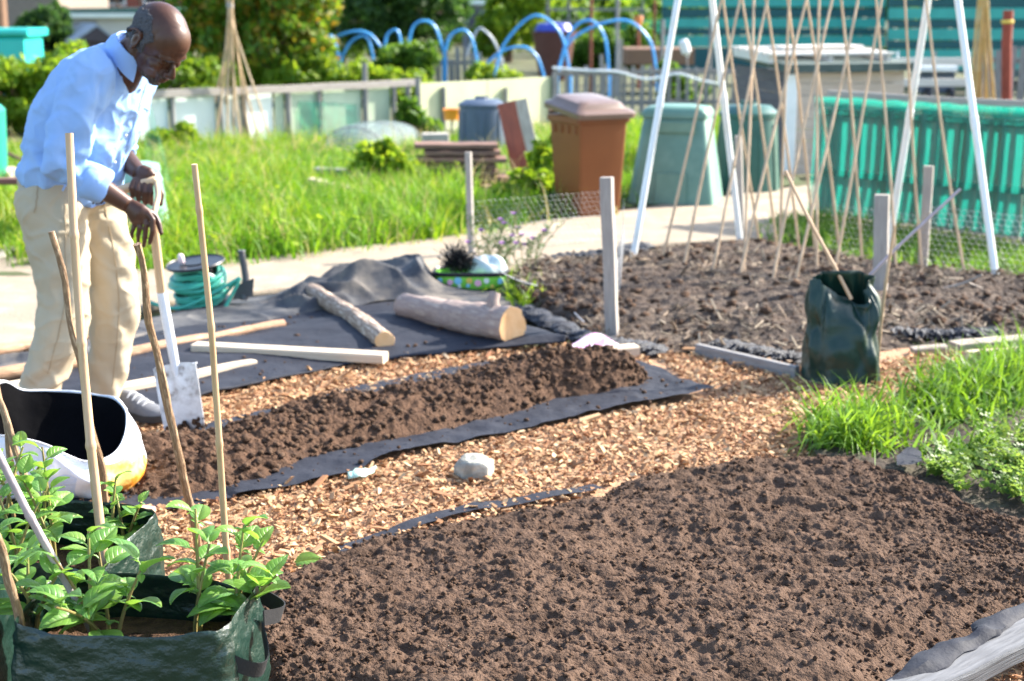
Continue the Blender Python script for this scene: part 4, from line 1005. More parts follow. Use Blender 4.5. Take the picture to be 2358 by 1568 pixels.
def leaf(mb, base, dirv, up, ln, wd, droop, fold, twist=0):
    """one oval leaf with a midrib fold, arched along its length"""
    d = Vector(dirv).normalized(); u = Vector(up); u = (u - d * u.dot(d)).normalized(); x = d.cross(u)
    x = Matrix.Rotation(twist, 3, d) @ x; u = x.cross(d); nu, nv = 11, 9; p = Vector(base); ang = 0; vs, prev = [], p; q = random.uniform(0, 50)
    for i in range(nu):
        t = i / (nu - 1); w_ = wd * (math.sin(math.pi * (t ** .72) * .985 + .02) ** .85) * .5
        if i:
            ang = droop * t; f = (d * math.cos(ang) - u * math.sin(ang)); p = p + f * (ln / (nu - 1))
        lu = (u * math.cos(droop * t) + d * math.sin(droop * t))
        for j in range(nv):
            s = j / (nv - 1) * 2 - 1
            rip = .035 * ln * mnoise.noise(Vector((t * 4.5, s * 2, q))) * abs(s) + .012 * ln * math.sin(t * 30 + abs(s) * -7) * abs(s) * (1 - abs(s)) * 2
            zf = fold * abs(s) * w_ - .55 * fold * s * s * w_ + rip + .02 * ln * (1 - math.exp(-(s * 6) ** 2))
            vs.append(p + x * (s * w_ * (1 - .12 * fold)) + lu * zf)
    fs = [(i * nv + j, i * nv + j + 1, (i + 1) * nv + j + 1, (i + 1) * nv + j) for i in range(nu - 1) for j in range(nv - 1)]
    mb.add(vs, fs, 0, [(i / (nu - 1) + .001, (j / (nv - 1) * 2 - 1)) for i in range(nu) for j in range(nv)])
def potato(label, base, stems, seed):
    """stems: list of (lean direction in degrees, lean, height, leaf size)"""
    random.seed(seed); t = thing('potato_plant', label, 'potato plant', base, 'potato plants in the grow bags')
    for (az, lean, h, ls) in stems:
        az = R(az); b = Vector(base) + Vector((random.uniform(-.025, .025), random.uniform(-.02, .02), -.01)); pts = []
        for i in range(8):
            q = i / 7; pts.append(b + Vector((math.cos(az) * lean * h * q ** 1.5, math.sin(az) * lean * h * q ** 1.5, h * q * (1 - .12 * lean * q))))
        ms = MB(); ms.tube(pts, [.0052 - .0026 * i / 7 for i in range(8)], n=7); st = ms.build('stem', m_stem, t)
        ml = MB(); na = int(3 + h * 21); ga = random.uniform(0, 6)
        for k in range(na):
            q = .22 + .78 * (k + .5) / na; i = min(int(q * 7), 6); p = pts[i].lerp(pts[i + 1], q * 7 - i); ga += 2.4 + random.uniform(-.4, .4)
            el = R(10 + 45 * q + random.uniform(-14, 14)); sz = ls * (.55 + .75 * math.sin(math.pi * min(1, .28 + .66 * (1 - abs(q - .62))))) * random.uniform(.75, 1.0)
            sz *= 1 - .45 * max(0, (q - .7) / .3)
            dv_ = Vector((math.cos(ga) * math.cos(el), math.sin(ga) * math.cos(el), math.sin(el)))
            pet = p + dv_ * sz * .38; ml.tube([p, p.lerp(pet, .5) + Vector((0, 0, .003)), pet], [.0022, .0019, .0016], n=5)
            leaf(ml, pet - dv_ * .004, dv_, Vector((0, 0, 1)) + dv_ * .1, sz * 1.3, sz * .96, random.uniform(.5, 1.25), random.uniform(.25, .6), random.uniform(-.35, .35))
            if random.random() < .3:
                for sg in (-1, 1):
                    sd = Vector((-dv_.y, dv_.x, .35)) * sg + dv_ * .3; leaf(ml, p.lerp(pet, .6), sd, (0, 0, 1), sz * .38, sz * .27, .5, .4)
        ml.build('leaves', m_pot, t)
    return t
def onbag(px, py, z): return G(px, py, z)
potato('potato plant at the left corner of the nearest grow bag, leaves over its front rim', G(215, 1480, .26),
       [(200, .35, .22, .072), (100, .25, .255, .078), (250, .9, .17, .085)], 5)
potato('potato plant in the middle left of the nearest grow bag with one long arching leaf', G(262, 1475, .26), [(120, .25, .215, .074), (20, .35, .19, .088)], 8)
potato('tall potato plant by the right hand end of the nearest grow bag', G(462, 1452, .26), [(100, .12, .28, .080), (60, .3, .20, .08)], 12)
potato('potato plant at the far right rim of the nearest grow bag with broad rounded leaves', G(530, 1448, .26), [(30, .4, .205, .080), (330, .65, .17, .088), (80, .35, .235, .078)], 17)
potato('bushy potato plant crowding the left half of the slumped grow bag', G(108, 1290, .26), [(170, .3, .24, .07), (60, .15, .22, .07), (120, .2, .29, .072)], 22)
potato('potato plant at the left edge of the photo behind the leaning pale cane', G(40, 1330, .27), [(150, .3, .25, .07), (30, .4, .22, .068), (270, .5, .2, .075)], 27)
potato('small potato plant rising at the right rim of the slumped grow bag', G(283, 1262, .24), [(60, .15, .20, .058), (120, .35, .15, .055), (330, .4, .15, .055)], 31)
potato('low potato plant at the left edge beside the nearest grow bag', G(62, 1440, .29), [(100, .3, .17, .07), (330, .5, .15, .068), (200, .4, .17, .072)], 35)
potato('potato plant in the left back bag showing just below the white compost sack', G(30, 1175, .33), [(60, .4, .17, .062), (200, .3, .2, .066), (330, .5, .15, .06)], 39)
random.seed(41)

# ---- foreground canes stuck in the bags
def px_cane(label, a, b, Ya, zb, r0, r1, mat, kind='cane', name='bamboo_cane', bow=.004, grp='canes standing in the foreground grow bags'):
    """a = pixel of the top at depth Ya, b = pixel where it meets the soil at height zb"""
    p0, p1 = G(b[0], b[1], zb), PT(a[0], a[1], Ya); p0 = p0 + (p0 - p1).normalized() * .06
    mb = cane_mb(p0, p1, r0, r1, bow=bow, n=10, node=.24) if kind == 'cane' else stick_mb(p0, p1, r0, r1, bow=bow)
    return tag(mb.build(name, mat), label, 'cane', grp)
px_cane('thick pinkish bamboo cane crossing in front of the man, tallest of those in the bags', (161, 307), (247, 1310), 3.52, .26, .0125, .0098, m_cane, bow=.012)
px_cane('rough brown stick leaning just left of the thick pinkish cane', (118, 533), (262, 1205), 3.98, .12, .0115, .0088, m_cane_old, 'stick', 'garden_stick', .02)
px_cane('gnarled stick leaning in front of the spade blade', (306, 562), (450, 1225), 3.75, .10, .0125, .0098, m_cane_old, 'stick', 'garden_stick', .016)
px_cane('slender straight cane standing at the right end of the nearest bag', (450, 378), (529, 1330), 3.10, .28, .0082, .0066, m_cane, bow=.006)
px_cane('short dark stick leaning at the left edge in front of the black sack mouth', (-24, 760), (42, 1180), 3.75, .30, .008, .007, m_cane_old, 'stick', 'garden_stick', .01)
px_cane('brown stick leaning across the white compost sack at the left edge', (-22, 840), (84, 1190), 3.72, .30, .0105, .009, m_cane_old, 'stick', 'garden_stick', .01)
px_cane('pale lilac grey cane leaning into the nearest bag from the left edge', (-62, 930), (204, 1440), 2.86, .29, .0088, .008, m_cane_grey, bow=.006)
px_cane('mottled cane at the bottom left corner beside the nearest bag', (-34, 1130), (50, 1470), 2.78, .30, .0098, .009, m_cane_old, 'stick', 'garden_stick', .008)

# ---- open compost sack
sk = thing('compost_sack', 'open white compost sack with black lining and yellow printed corner', 'sack', G(140, 1130))
m_sack = M('white_sack_plastic', (.80, .83, .88), (.70, .74, .80), sc=5, rough=.35, bump=.35, bs=22, bdist=.01, spec=.5)
m_sack_blue = M('blue_print', (.45, .58, .78), (.62, .70, .82), sc=70, stretch=(1, 1, 6), rough=.35, bump=.35, bs=22, bdist=.01)
m_sack_y = M('yellow_print', (.80, .48, .02), (.85, .70, .22), (.78, .26, .03), sc=11, det=3, rough=.32, bump=.4, bs=24, bdist=.012, sharp=(.35, .6))
m_sack_in = M('black_sack_lining', (.003, .003, .0035), (.005, .005, .006), rough=.8, bump=.3, bs=14, bdist=.02, spec=.02)
rim = [(-80, 905, 4.70), (-20, 890, 4.80), (15, 880, 4.86), (52, 899, 4.92), (110, 901, 4.96), (170, 904, 4.97), (225, 911, 4.96), (262, 919, 4.93), (286, 942, 4.86), (291, 965, 4.80), (287, 1000, 4.72), (270, 1035, 4.64), (238, 1056, 4.58), (195, 1061, 4.55), (150, 1044, 4.53), (110, 1024, 4.50), (60, 1010, 4.48), (0, 1002, 4.48), (-60, 1002, 4.52), (-95, 960, 4.6)]
n = 72; RP = smoothline([PT(*q) for q in rim + rim[:1]], n + 1)[:n]
rows = [RP]; C0 = G(118, 1136)
def fl(p, k, j, a): return p + Vector((mnoise.noise(Vector((k * .22, j * .8, 1))), mnoise.noise(Vector((k * .22, j * .8, 5))), mnoise.noise(Vector((k * .22, j * .8, 9))))) * a
base = []
for k, p in enumerate(RP):
    v = Vector((p.x - C0.x, (p.y - 4.72) * 1.25, 0)); v = v.normalized() * 1
    base.append(Vector((C0.x + v.x * .285, C0.y + .06 + v.y * .19, .015)))
cent = sum(RP, Vector()) / n
for j, t in enumerate((.12, .3, .5, .7, .88, .97)):
    row = []
    for k, p in enumerate(RP):
        b = base[k]; bul = math.sin(math.pi * min(1, t * 1.05)) * .035
        o = Vector((p.x - cent.x, p.y - cent.y, 0)).normalized()
        q = p.lerp(b, t) + o * bul; q.z = p.z + (b.z - p.z) * (t ** 1.0)
        row.append(fl(q, k, j + 1, .042) + o * .020 * (.5 - abs(mnoise.noise(Vector((k * .35, j * .9, 3))))))
    rows.append(row)
rows.append(base)
mb = MB(); mb.rings(rows, cap0=False)
# printed corner faces take the print materials
for fi, f in enumerate(mb.f):
    if len(f) != 4: continue
    c = sum((Vector(mb.v[i]) for i in f), Vector()) / 4; d = c - Vector((0, 0, CAMZ)); ff = d.y * CP - d.z * SP
    x_, y_ = PW / 2 + FPX * d.x / ff, PH / 2 - FPX * (d.y * SP + d.z * CP) / ff
    if x_ > 228 and y_ > 1050 + max(0, 268 - x_) * 1.2: mb.m[fi] = 1
    elif 70 < x_ < 180 and y_ > 1100: mb.m[fi] = 2
skin_ = mb.build('sack', [m_sack, m_sack_y, m_sack_blue], sk, auto=0)
sub = skin_.modifiers.new('s', 'SUBSURF'); sub.levels = 1; sub.render_levels = 1
mb = MB(); inner = [RP]
lip = [p + (p - cent).normalized() * .004 for p in RP]
for j, t in enumerate((.08, .3, .6, .85)):
    row = []
    for k, p in enumerate(RP):
        b = base[k]; q = p.lerp(Vector((C0.x + (b.x - C0.x) * .7, C0.y + .06 + (b.y - C0.y - .06) * .6, .05)), t); row.append(fl(q, k, j + 20, .02))
    inner.append(row)
mb.rings(inner, cap0=False, cap1=True, flip=True); mb.build('lining', m_sack_in, sk, auto=0)
mb = MB(); rs = []
for i in range(n + 1):
    k = i % n; p = RP[k]; o = (p - cent).normalized(); w_ = .003 + .006 * (mnoise.noise(Vector((k * .3, 3, 3))) + .5) + (.007 if 2 < k < 30 else 0)
    up_ = Vector((0, -.5, .86)); rs.append([p - o * .002, p + up_ * w_ * .6 + o * w_ * .3, p + o * w_ + up_ * .002, p + o * .004 - up_ * w_ * .4])
mb.rings(rs, cap0=False, cap1=False); mb.build('rim', m_sack, sk, auto=0)

# ---- stone, scraps
m_stone = M('pale_limestone', (.50, .48, .40), (.24, .235, .20), (.56, .53, .44), sc=11, rough=.9, bump=1.0, bs=30, bdist=.01)
def rock(name, label, cat, c, r, mat, seed=0, rot=0):
    mb = MB(); Rz = Matrix.Rotation(rot, 3, 'Z'); n, m = 30, 20; rs = []
    for i in range(m + 1):
        ph = -math.pi / 2 + math.pi * i / m; rr = []
        for k in range(n):
            th = 2 * math.pi * k / n; d = Vector((math.cos(ph) * math.cos(th), math.cos(ph) * math.sin(th), math.sin(ph)))
            s = 1 + .20 * mnoise.noise(d * 1.6 + Vector((seed, 0, 0))) + .06 * mnoise.noise(d * 5 + Vector((seed, 3, 0)))
            e = Vector([math.copysign(abs(q) ** .68, q) for q in d]); rr.append(Vector(c) + Rz @ Vector((e.x * r[0] * s, e.y * r[1] * s, e.z * r[2] * s)))
        rs.append(rr)
    mb.rings(rs); return tag(mb.build(name, mat, auto=0), label, cat)
rock('stone', 'pale rounded stone lying on the wood chip path', 'stone', G(1091, 1102) + Vector((0, 0, .035)), (.062, .05, .045), m_stone, 4, R(-12))
rock('stone', 'small pinkish brick piece beside the yellow corner of the sack', 'stone', G(335, 1190) + Vector((0, 0, .015)), (.035, .03, .02), M('brick_bit', (.55, .33, .24), (.45, .25, .18), rough=.9, bump=.5), 9)
def scrap(label, pix, mat, z=.035):
    c = [G(x, y, z) for x, y in pix]; A = smoothline([c[0], c[1], c[2]], 10); B = smoothline([c[0].lerp(c[5], .5), c[4], c[3]], 10); rs = []
    for i, (a, b) in enumerate(zip(A, B)):
        rs.append([a.lerp(b, j / 6) + Vector((0, 0, .016 * mnoise.noise(Vector((i * .5, j * .6, pix[0][0]))) + .010 * math.sin(j / 6 * math.pi))) for j in range(7)])
    mb = MB(); mb.rings(rs, closed=False); o = mb.build('plastic_scrap', mat, auto=0); sd = o.modifiers.new('t', 'SOLIDIFY'); sd.thickness = .002; return tag(o, label, 'scrap')
m_mint = M('mint_plastic', (.42, .62, .52), (.36, .54, .45), rough=.5)
scrap('torn mint green plastic scrap on the black fabric edge', [(800, 1094), (828, 1082), (868, 1078), (862, 1088), (832, 1098), (804, 1104)], m_mint)
mb = MB(); leaf(mb, G(678, 1296, .02), (1, -.1, .35), (0, -.5, 1), .085, .06, .5, .3); tag(mb.build('fallen_leaf', m_pot), 'single pale green leaf lying on the chips by the front bed', 'leaf')

# ---- weathered board in the near right corner
p0, p1 = G(2010, 1640, .05), G(2470, 1412, .08)
mb = MB(); mb.beam(p0, p1, .105, .045, seg=16, jit=.0012)
bd = wood('silvered_board', (.17, .174, .185), (.075, .077, .082), bump=1.0)
tag(mb.build('board', bd), 'silvery weathered board edging the front bed at the bottom right corner', 'board')
# ------------------------------------------------------------------ middle distance
random.seed(77)
def one(mb, name, mat, label, cat, group=None, **k): return tag(mb.build(name, mat, **k), label, cat, group)
# timber and logs lying on the black sheet
def log_mb(p0, p1, r0, r1, seed, n=22, seg=40, bow=.012):
    p0, p1 = Vector(p0), Vector(p1); d = p1 - p0; s = d.normalized().cross(Vector((0, 0, 1))); rs = []
    for i in range(seg + 1):
        t = i / seg; c = p0 + d * t + s * bow * math.sin(t * 4 + seed) ; r = r0 + (r1 - r0) * t; rr = []
        u = Vector((0, 0, 1)); u = (u - d.normalized() * u.dot(d.normalized())).normalized()
        for k in range(n):
            th = 2 * math.pi * k / n; q = 1 + .16 * mnoise.noise(Vector((t * 6 + seed, math.cos(th) * 1.2, math.sin(th) * 1.2))) + .10 * mnoise.noise(Vector((t * 22, math.cos(th) * 3, math.sin(th) * 3 + seed)))
            rr.append(c + (s * math.cos(th) + u * math.sin(th)) * r * q)
        rs.append(rr)
    mb = MB(); mb.rings(rs, cap0=False, cap1=False); return mb, rs
m_cut = M('cut_wood_end', (.66, .36, .15), (.76, .48, .25), sc=12, rough=.8, bump=.2)
def log(label, a, b, za, zb, r0, r1, seed, mat):
    p0, p1 = G(a[0], a[1], za), G(b[0], b[1], zb); t = thing('log', label, 'log', (p0 + p1) / 2 * 1.0)
    mb, rs = log_mb(p0, p1, r0, r1, seed); mb.build('trunk', mat, t)
    for r, sg, ax in ((rs[0], -1, p0 - p1), (rs[-1], 1, p1 - p0)):
        c = sum(r, Vector()) / len(r); e = MB(); k = [r] + [[c + (p - c) * f + ax.normalized() * .003 for p in r] for f in (.97, .6, .2)]
        e.rings(k, cap0=False, flip=(sg < 0)); e.build('cut_end', m_cut, t)
    return t, p0, p1
log('knobbly pale log lying on the black sheet, pointing at the camera', (722, 668), (884, 786), .085, .06, .042, .048, 2, m_bark)
m_bark2 = M('smooth_bark', (.36, .29, .25), (.24, .18, .16), (.46, .38, .31), sc=7, stretch=(1, 4, 1), uv=True, rough=.85, bump=.5, bs=9)
lt, a, b = log('thick log with a freshly sawn orange end and a branch stub', (930, 702), (1176, 752), .10, .115, .058, .090, 7, m_bark2)
mb = MB(); c = a.lerp(b, .86); mb.tube([c, c + Vector((-.01, .03, .10)), c + Vector((0, .05, .135))], [.034, .03, .028], n=12); mb.build('branch_stub', m_bark2, lt)
def plank(name, label, a, b, za, zb, w, h, mat, seg=8, jit=.002, up=(0, 0, 1), cat='plank', taper=1.0, group=None):
    mb = MB(); mb.beam(G(a[0], a[1], za), G(b[0], b[1], zb), w, h, up=up, seg=seg, jit=jit, taper=taper); return one(mb, name, mat, label, cat, group, auto=30)
plank('plank', 'clean white sawn timber lying across the black sheet', (448, 800), (888, 824), .055, .05, .085, .042, m_wood_pale, jit=.0006)
def rough_pole(label, a, b, za, zb, r0, r1, mat, name='pole', cat='pole'):
    mb = stick_mb(G(a[0], a[1], za), G(b[0], b[1], zb), r0, r1, bow=.02, n=11); return one(mb, name, mat, label, cat)
m_pole = M('peeled_pole', (.48, .30, .18), (.30, .17, .10), (.56, .38, .24), sc=5, stretch=(2, 12, 1), uv=True, rough=.75, bump=.4, bs=8)
rough_pole('long peeled brown pole lying on the back edge of the black sheet', (-30, 870), (652, 746), .06, .05, .030, .022, m_pole)
rough_pole('rough pole lying behind the man at the left edge', (-40, 815), (205, 772), .06, .06, .026, .022, m_pole)
plank('plank', 'split half round timber with pale face lying behind the spade', (262, 900), (585, 832), .05, .045, .075, .035, m_wood_pale, jit=.005, taper=.6)
plank('plank', 'pale plank lying flat behind the near leg of the man', (-40, 905), (130, 868), .05, .05, .07, .03, m_wood_pale)
# stakes
def stake(label, top, bot, w, d, mat=m_wood_grey, z=0.0, group='square stakes around the mulched bed'):
    b_ = G(bot[0], bot[1], z); t_ = PT(top[0], top[1], b_.y + .01); ax = (t_ - b_).normalized()
    mb = MB(); mb.beam(b_ - ax * .08, t_, w, d, up=(.42, 1, 0), seg=7, jit=.0015, ch=.06); o = one(mb, 'stake', mat, label, 'stake', group, auto=30); return o
m_stake = wood('stake_grey', (.40, .36, .32), (.27, .24, .22))
stake('grey square stake standing tall in the middle of the picture by the magazine', (1397, 408), (1410, 778), .058, .045, m_stake)
stake('grey square stake beside the purple flowers at the edge of the path', (1078, 350), (1086, 590), .038, .03, m_stake)
stake('broad grey stake right behind the tall green bag', (2031, 448), (2026, 700), .075, .05, m_stake)
stake('weathered stake in front of the green net fence at right', (2139, 382), (2124, 632), .055, .045, m_stake)
stake('short stake between the legs of the left white frame', (1700, 312), (1708, 560), .042, .035, m_stake)
# chicken wire
m_wire = M('galvanised_wire', (.34, .35, .38), (.26, .27, .29), rough=.45, metal=.6)
def chicken_wire(label, p0, p1, h, hexw=.042, r=.0009, sag=.03, seed=0):
    p0, p1 = Vector(p0), Vector(p1); d = p1 - p0; ln = d.length; d.normalize(); nx = d.cross(Vector((0, 0, 1))); segs = []
    hw, hh = hexw, hexw * .75; nr = int(h / hh); nc = int(ln / hw)
    def pos(u, v): u = min(max(u, 0), ln); v = min(v, h); return p0 + d * u + Vector((0, 0, v)) + nx * sag * mnoise.noise(Vector((u * 1.6 + seed, v * 2, seed)))
    for i in range(nr + 1):
        off = (i % 2) * hw / 2; z = i * hh
        for j in range(nc + 1):
            u = j * hw + off; segs += [(pos(u, z), pos(u + hw / 2, z + hh * .4)), (pos(u, z), pos(u - hw / 2, z + hh * .4)), (pos(u + hw / 2, z + hh * .4), pos(u + hw / 2, z + hh))]
    A = np.array([tuple(a) for a, b in segs]); B = np.array([tuple(b) for a, b in segs]); D = B - A; D /= np.linalg.norm(D, axis=1)[:, None] + 1e-9
    X = np.cross(D, np.array([.3, .9, .1])); X /= np.linalg.norm(X, axis=1)[:, None] + 1e-9; Y_ = np.cross(D, X)
    V = np.stack([A + (X * math.cos(t) + Y_ * math.sin(t)) * r for t in (0, 2.09, 4.19)] + [B + (X * math.cos(t) + Y_ * math.sin(t)) * r for t in (0, 2.09, 4.19)], 1)
    F = (np.arange(len(A))[:, None, None] * 6 + np.array([[0, 1, 4, 3], [1, 2, 5, 4], [2, 0, 3, 5]])[None]).reshape(-1, 4)
    return tag(np_obj('chicken_wire', V.reshape(-1, 3), F, m_wire), label, 'wire netting')
chicken_wire('chicken wire stretched in front of the brown wheelie bin', G(1086, 592), G(1408, 560), .36, seed=1)
chicken_wire('chicken wire stretched from the middle stake back towards the path', G(1412, 776), G(1440, 575), .34, seed=5)
chicken_wire('chicken wire in front of the green net fence at the right edge', G(2122, 634), G(2520, 690), .42, seed=2, r=.0013)
chicken_wire('chicken wire between the broad stake and the weathered stake', G(1905, 600), G(2122, 634), .36, seed=3)
# garden line across the bed
mb = MB(); mb.tube(smoothline([G(1092, 420 + 170, .42), G(1180, 640, .2), G(1270, 672, .06), G(1345, 742, .05)], 20), .0032, n=6)
one(mb, 'string', M('grey_string', (.4, .42, .45), (.3, .3, .32), rough=.8), 'grey cord sagging from the flower stake towards the tall stake', 'cord')

# white pole frames
m_pvc = M('white_pole', (.82, .84, .83), (.74, .77, .76), (.66, .63, .5), sc=4, rough=.3, spec=.5, sharp=(.35, .8))
def aframe(label, apex, l1, l2, dy):
    b1, b2 = G(*l1), G(*l2); Ya = (b1.y + b2.y) / 2; ap = PT(apex[0], apex[1], Ya); t = thing('bean_trellis', label, 'trellis', (b1 + b2) / 2, 'white pole trellis frames over the bean canes')
    for b_ in (b1, b2):
        d = (ap - b_).normalized(); mb = MB(); q = b_.lerp(ap, .42)
        mb.tube([b_ - d * .1, b_, q - d * .012, q - d * .010, q + d * .06, q + d * .062, ap + d * .06], [.021, .021, .021, .0235, .0235, .0205, .0200], n=14); mb.build('leg', m_pvc, t)
    mb = MB(); mb.tube([ap + Vector((-.03, -.03, -.01)), ap + Vector((.03, .03, .01))], .032, n=12); mb.build('joint', m_pvc, t); return ap
a1 = aframe('white pole frame with two legs at the left end of the bean canes', (1608, -275), (1454, 614), (1706, 572), 0)
a2 = aframe('white pole frame with two legs at the right end of the bean canes', (2174, -232), (2040, 606), (2297, 670), 0)
mb = MB(); d = (a2 - a1).normalized(); mb.tube([a1 - d * .2, a2 + d * .2], .018, n=12); one(mb, 'ridge_pole', m_pvc, 'long pole resting across both white frames above the bean canes', 'ridge pole')
# bean canes, crossing at the ridge pole
def bean(label, p_top, base, row):
    """p_top = pixel where the cane leaves the frame (y=0) ; carried on up past the ridge"""
    b_ = G(base[0], base[1], .03); Yr = a1.y + (a2.y - a1.y) * min(1, max(0, (p_top[0] - 1608) / (2174 - 1608.0)))
    t0 = PT(p_top[0], p_top[1], b_.y + (Yr - b_.y) * .72); d = (t0 - b_); p1 = b_ + d * 1.5
    mb = cane_mb(b_ - d.normalized() * .08, p1, .0088, .0068, bow=.012, n=8, node=.28); return one(mb, 'bamboo_cane', m_cane_b, label, 'cane', 'bamboo bean canes in two crossing rows')
m_cane_b = M('sunned_bamboo', (.46, .31, .19), (.60, .44, .29), sc=4, stretch=(3, 30, 1), uv=True, rough=.5, bump=.1, bs=10)
ORD = ['first', 'second', 'third', 'fourth', 'fifth', 'sixth', 'seventh', 'eighth', 'ninth', 'tenth', 'eleventh']
front = [((1655, 0), (1521, 612)), ((1699, 0), (1571, 628)), ((1773, 0), (1636, 648)), ((1861, 0), (1701, 655)), ((1921, 0), (1776, 666)), ((1971, 0), (1829, 668)), ((2026, 0), (1915, 652))]
back = [((1664, 0), (1748, 572)), ((1706, 0), (1792, 588)), ((1736, 0), (1716, 650)), ((1759, 0), (1842, 596)), ((1808, 0), (1880, 600)), ((1823, 0), (1796, 606)), ((1853, 0), (1936, 604)), ((1886, 0), (1879, 640)), ((1933, 0), (1988, 622)), ((2021, 75), (2062, 640)), ((2081, 0), (2122, 628))]
for i, (t_, b_) in enumerate(front): bean('bamboo bean cane leaning right, %s from the left of the front row by its foot' % ORD[i], t_, b_, 0)
for i, (t_, b_) in enumerate(sorted(back, key=lambda q: q[1][0])): bean('bamboo bean cane of the back row, %s from the left by its foot' % ORD[i], t_, b_, 1)
bean('lone dark bamboo cane standing right of the bean rows, between the right frame legs', (2141, 40), (2222, 642), 1)

# tall green bag with canes beside it
tb = thing('tall_grow_bag', 'tall crumpled dark green grow bag with a cane leaning out of its slumped mouth', 'grow bag', G(1932, 900))
m_tall = M('glossy_green_plastic', (.005, .024, .018), (.009, .036, .028), sc=5, rough=.40, bump=.3, bs=14, bdist=.012, spec=.42, rv=.06)
C0 = G(1932, 876); n, m = 96, 40; s_ = 600 / 1.0; out, inn = [], []
Hb = .435
for i in range(m + 1):
    t = i / m; ro, ri = [], []
    for k in range(n):
        th = 2 * math.pi * k / n; c, s = math.cos(th), math.sin(th); pw = 3.2
        c2, s2 = math.copysign(abs(c) ** (2 / pw), c), math.copysign(abs(s) ** (2 / pw), s)
        hx, hy = .158 + .004 * math.sin(math.pi * t) - .016 * t ** 3, .13 - .085 * t ** 2.5
        zt = Hb * t + t ** 4 * (+.040 * math.cos(th - 1.6) - .060 * math.exp(-((math.atan2(math.sin(th + 1.25), math.cos(th + 1.25))) / .38) ** 2) + .03 * math.exp(-((math.atan2(math.sin(th + 2.5), math.cos(th + 2.5))) / .5) ** 2))
        v = Vector((c * 2.0, s * 2.0, t * 3.2)); w_ = .024 * mnoise.noise(v * 1.1 + Vector((3, 1, 0))) + -.030 * (1 - 2.2 * abs(mnoise.noise(Vector((c * 1.5, s * 1.5, t * 1.6)) * 1.25 + Vector((9, 0, 4))))) * (.25 + t) + .003 * (1 - 2 * abs(mnoise.noise(v * 4)))
        if s < -.2: w_ -= .045 * math.exp(-((t - .78) / .14) ** 2 - ((c - .2) / .3) ** 2) 
        q = Vector((c2 * hx, s2 * hy, zt)); nr = Vector((c, s, 0)); ro.append(C0 + q + nr * w_); ri.append(C0 + q + nr * (w_ - .005))
    out.append(ro); inn.append(ri)
lipr = [a.lerp(b_, .5) + Vector((0, 0, .003)) for a, b_ in zip(out[-1], inn[-1])]
mb = MB(); mb.rings(out + [lipr], cap1=False); mb.build('bag', m_tall, tb, auto=0)
mb = MB(); mb.rings(inn[16:] + [lipr], cap1=False, flip=True); mb.build('lining', m_tall, tb, auto=0)
def free_cane(label, a, Ya, b, Yb, r0, r1, mat=m_cane, name='bamboo_cane'):
    mb = cane_mb(PT(b[0], b[1], Yb), PT(a[0], a[1], Ya), r0, r1, bow=.006, n=8); return one(mb, name, mat, label, 'cane')
Yb = C0.y
free_cane('cane leaning left out of the mouth of the tall green bag', (1808, 394), Yb + .25, (1960, 690), Yb - .02, .0085, .0075)
free_cane('thin grey cane slanting up to the right from behind the tall green bag', (2210, 434), Yb + .30, (1985, 650), Yb + .14, .0078, .0070, m_cane_grey)
free_cane('slim upright cane standing along the right side of the tall green bag', (2060, 520), Yb + .10, (2020, 850), Yb + .04, .0072, .0068)

# timber edging around the chip path
plank('edging_board', 'grey edging board lying between the netting and the tall green bag', (1606, 806), (1836, 858), .03, .03, .035, .06, m_wood_grey, cat='edging')
plank('plank', 'upper pale plank of the pair at the right edge behind the grass', (2196, 796), (2470, 772), .105, .105, .09, .03, m_wood_post)
plank('plank', 'lower cream plank of the pair at the right edge behind the grass', (2230, 824), (2470, 806), .03, .03, .08, .055, m_wood_pale)
plank('plank', 'short pale wood offcut lying beside the magazine', (1388, 812), (1466, 806), .035, .035, .08, .05, m_wood_pale, seg=2)
plank('plank', 'small grey offcut half buried right of the tall green bag', (2100, 812), (2180, 806), .01, .02, .07, .05, m_wood_post, seg=2)
# magazine / packet
mag = [G(1306, 795, .04), G(1366, 772, .07), G(1424, 790, .06), G(1392, 806, .04), G(1352, 812, .035)]
mb = MB(); A = smoothline([mag[0], mag[1], mag[2]], 12); B = smoothline([mag[0] + Vector((0, -.05, 0)), mag[4], mag[3]], 12)
mb.rings([[a.lerp(b_, j / 6) + Vector((0, 0, .012 * math.sin(j / 6 * math.pi + a.x * 20))) for j in range(7)] for a, b_ in zip(A, B)], closed=False)
o = one(mb, 'magazine', M('printed_paper', (.55, .52, .58), (.50, .22, .44), (.62, .60, .58), sc=11, det=2, rough=.45, sharp=(.40, .58)), 'crumpled white and pink magazine lying by the tall stake', 'magazine', auto=0)
o.modifiers.new('t', 'SOLIDIFY').thickness = .004
# hose reel
hr = thing('hose_reel', 'green garden hose wound on a black reel at the path edge', 'hose reel', G(465, 712))
m_hose = M('green_hose', (.035, .30, .21), (.05, .36, .27), sc=6, rough=.38, spec=.5); m_reel = M('grey_black_plastic', (.05, .052, .058), (.09, .09, .095), sc=8, rough=.5)
C = G(458, 652, .14); ax = Vector((-.10, -.10, 1)).normalized(); u = Vector((1, .05, .1)); u = (u - ax * u.dot(ax)).normalized(); v = ax.cross(u)
pts = []; turns = 20; random.seed(4)
for k in range(turns * 22 + 1):
    tt = k / (turns * 22); a = tt * turns * 2 * math.pi; lay = tt * turns; ring_i = int(lay)
    rr = .140 + .034 * ((ring_i * 7) % 4) / 3 + .020 * math.sin(a * .37 + ring_i); zz = -.10 + .18 * ((ring_i * 3) % 11) / 10 + .022 * math.sin(a + ring_i * 1.9) 
    pts.append(C + u * math.cos(a) * rr * 1.06 + v * math.sin(a) * rr + ax * zz)
mb = MB(); sm = []
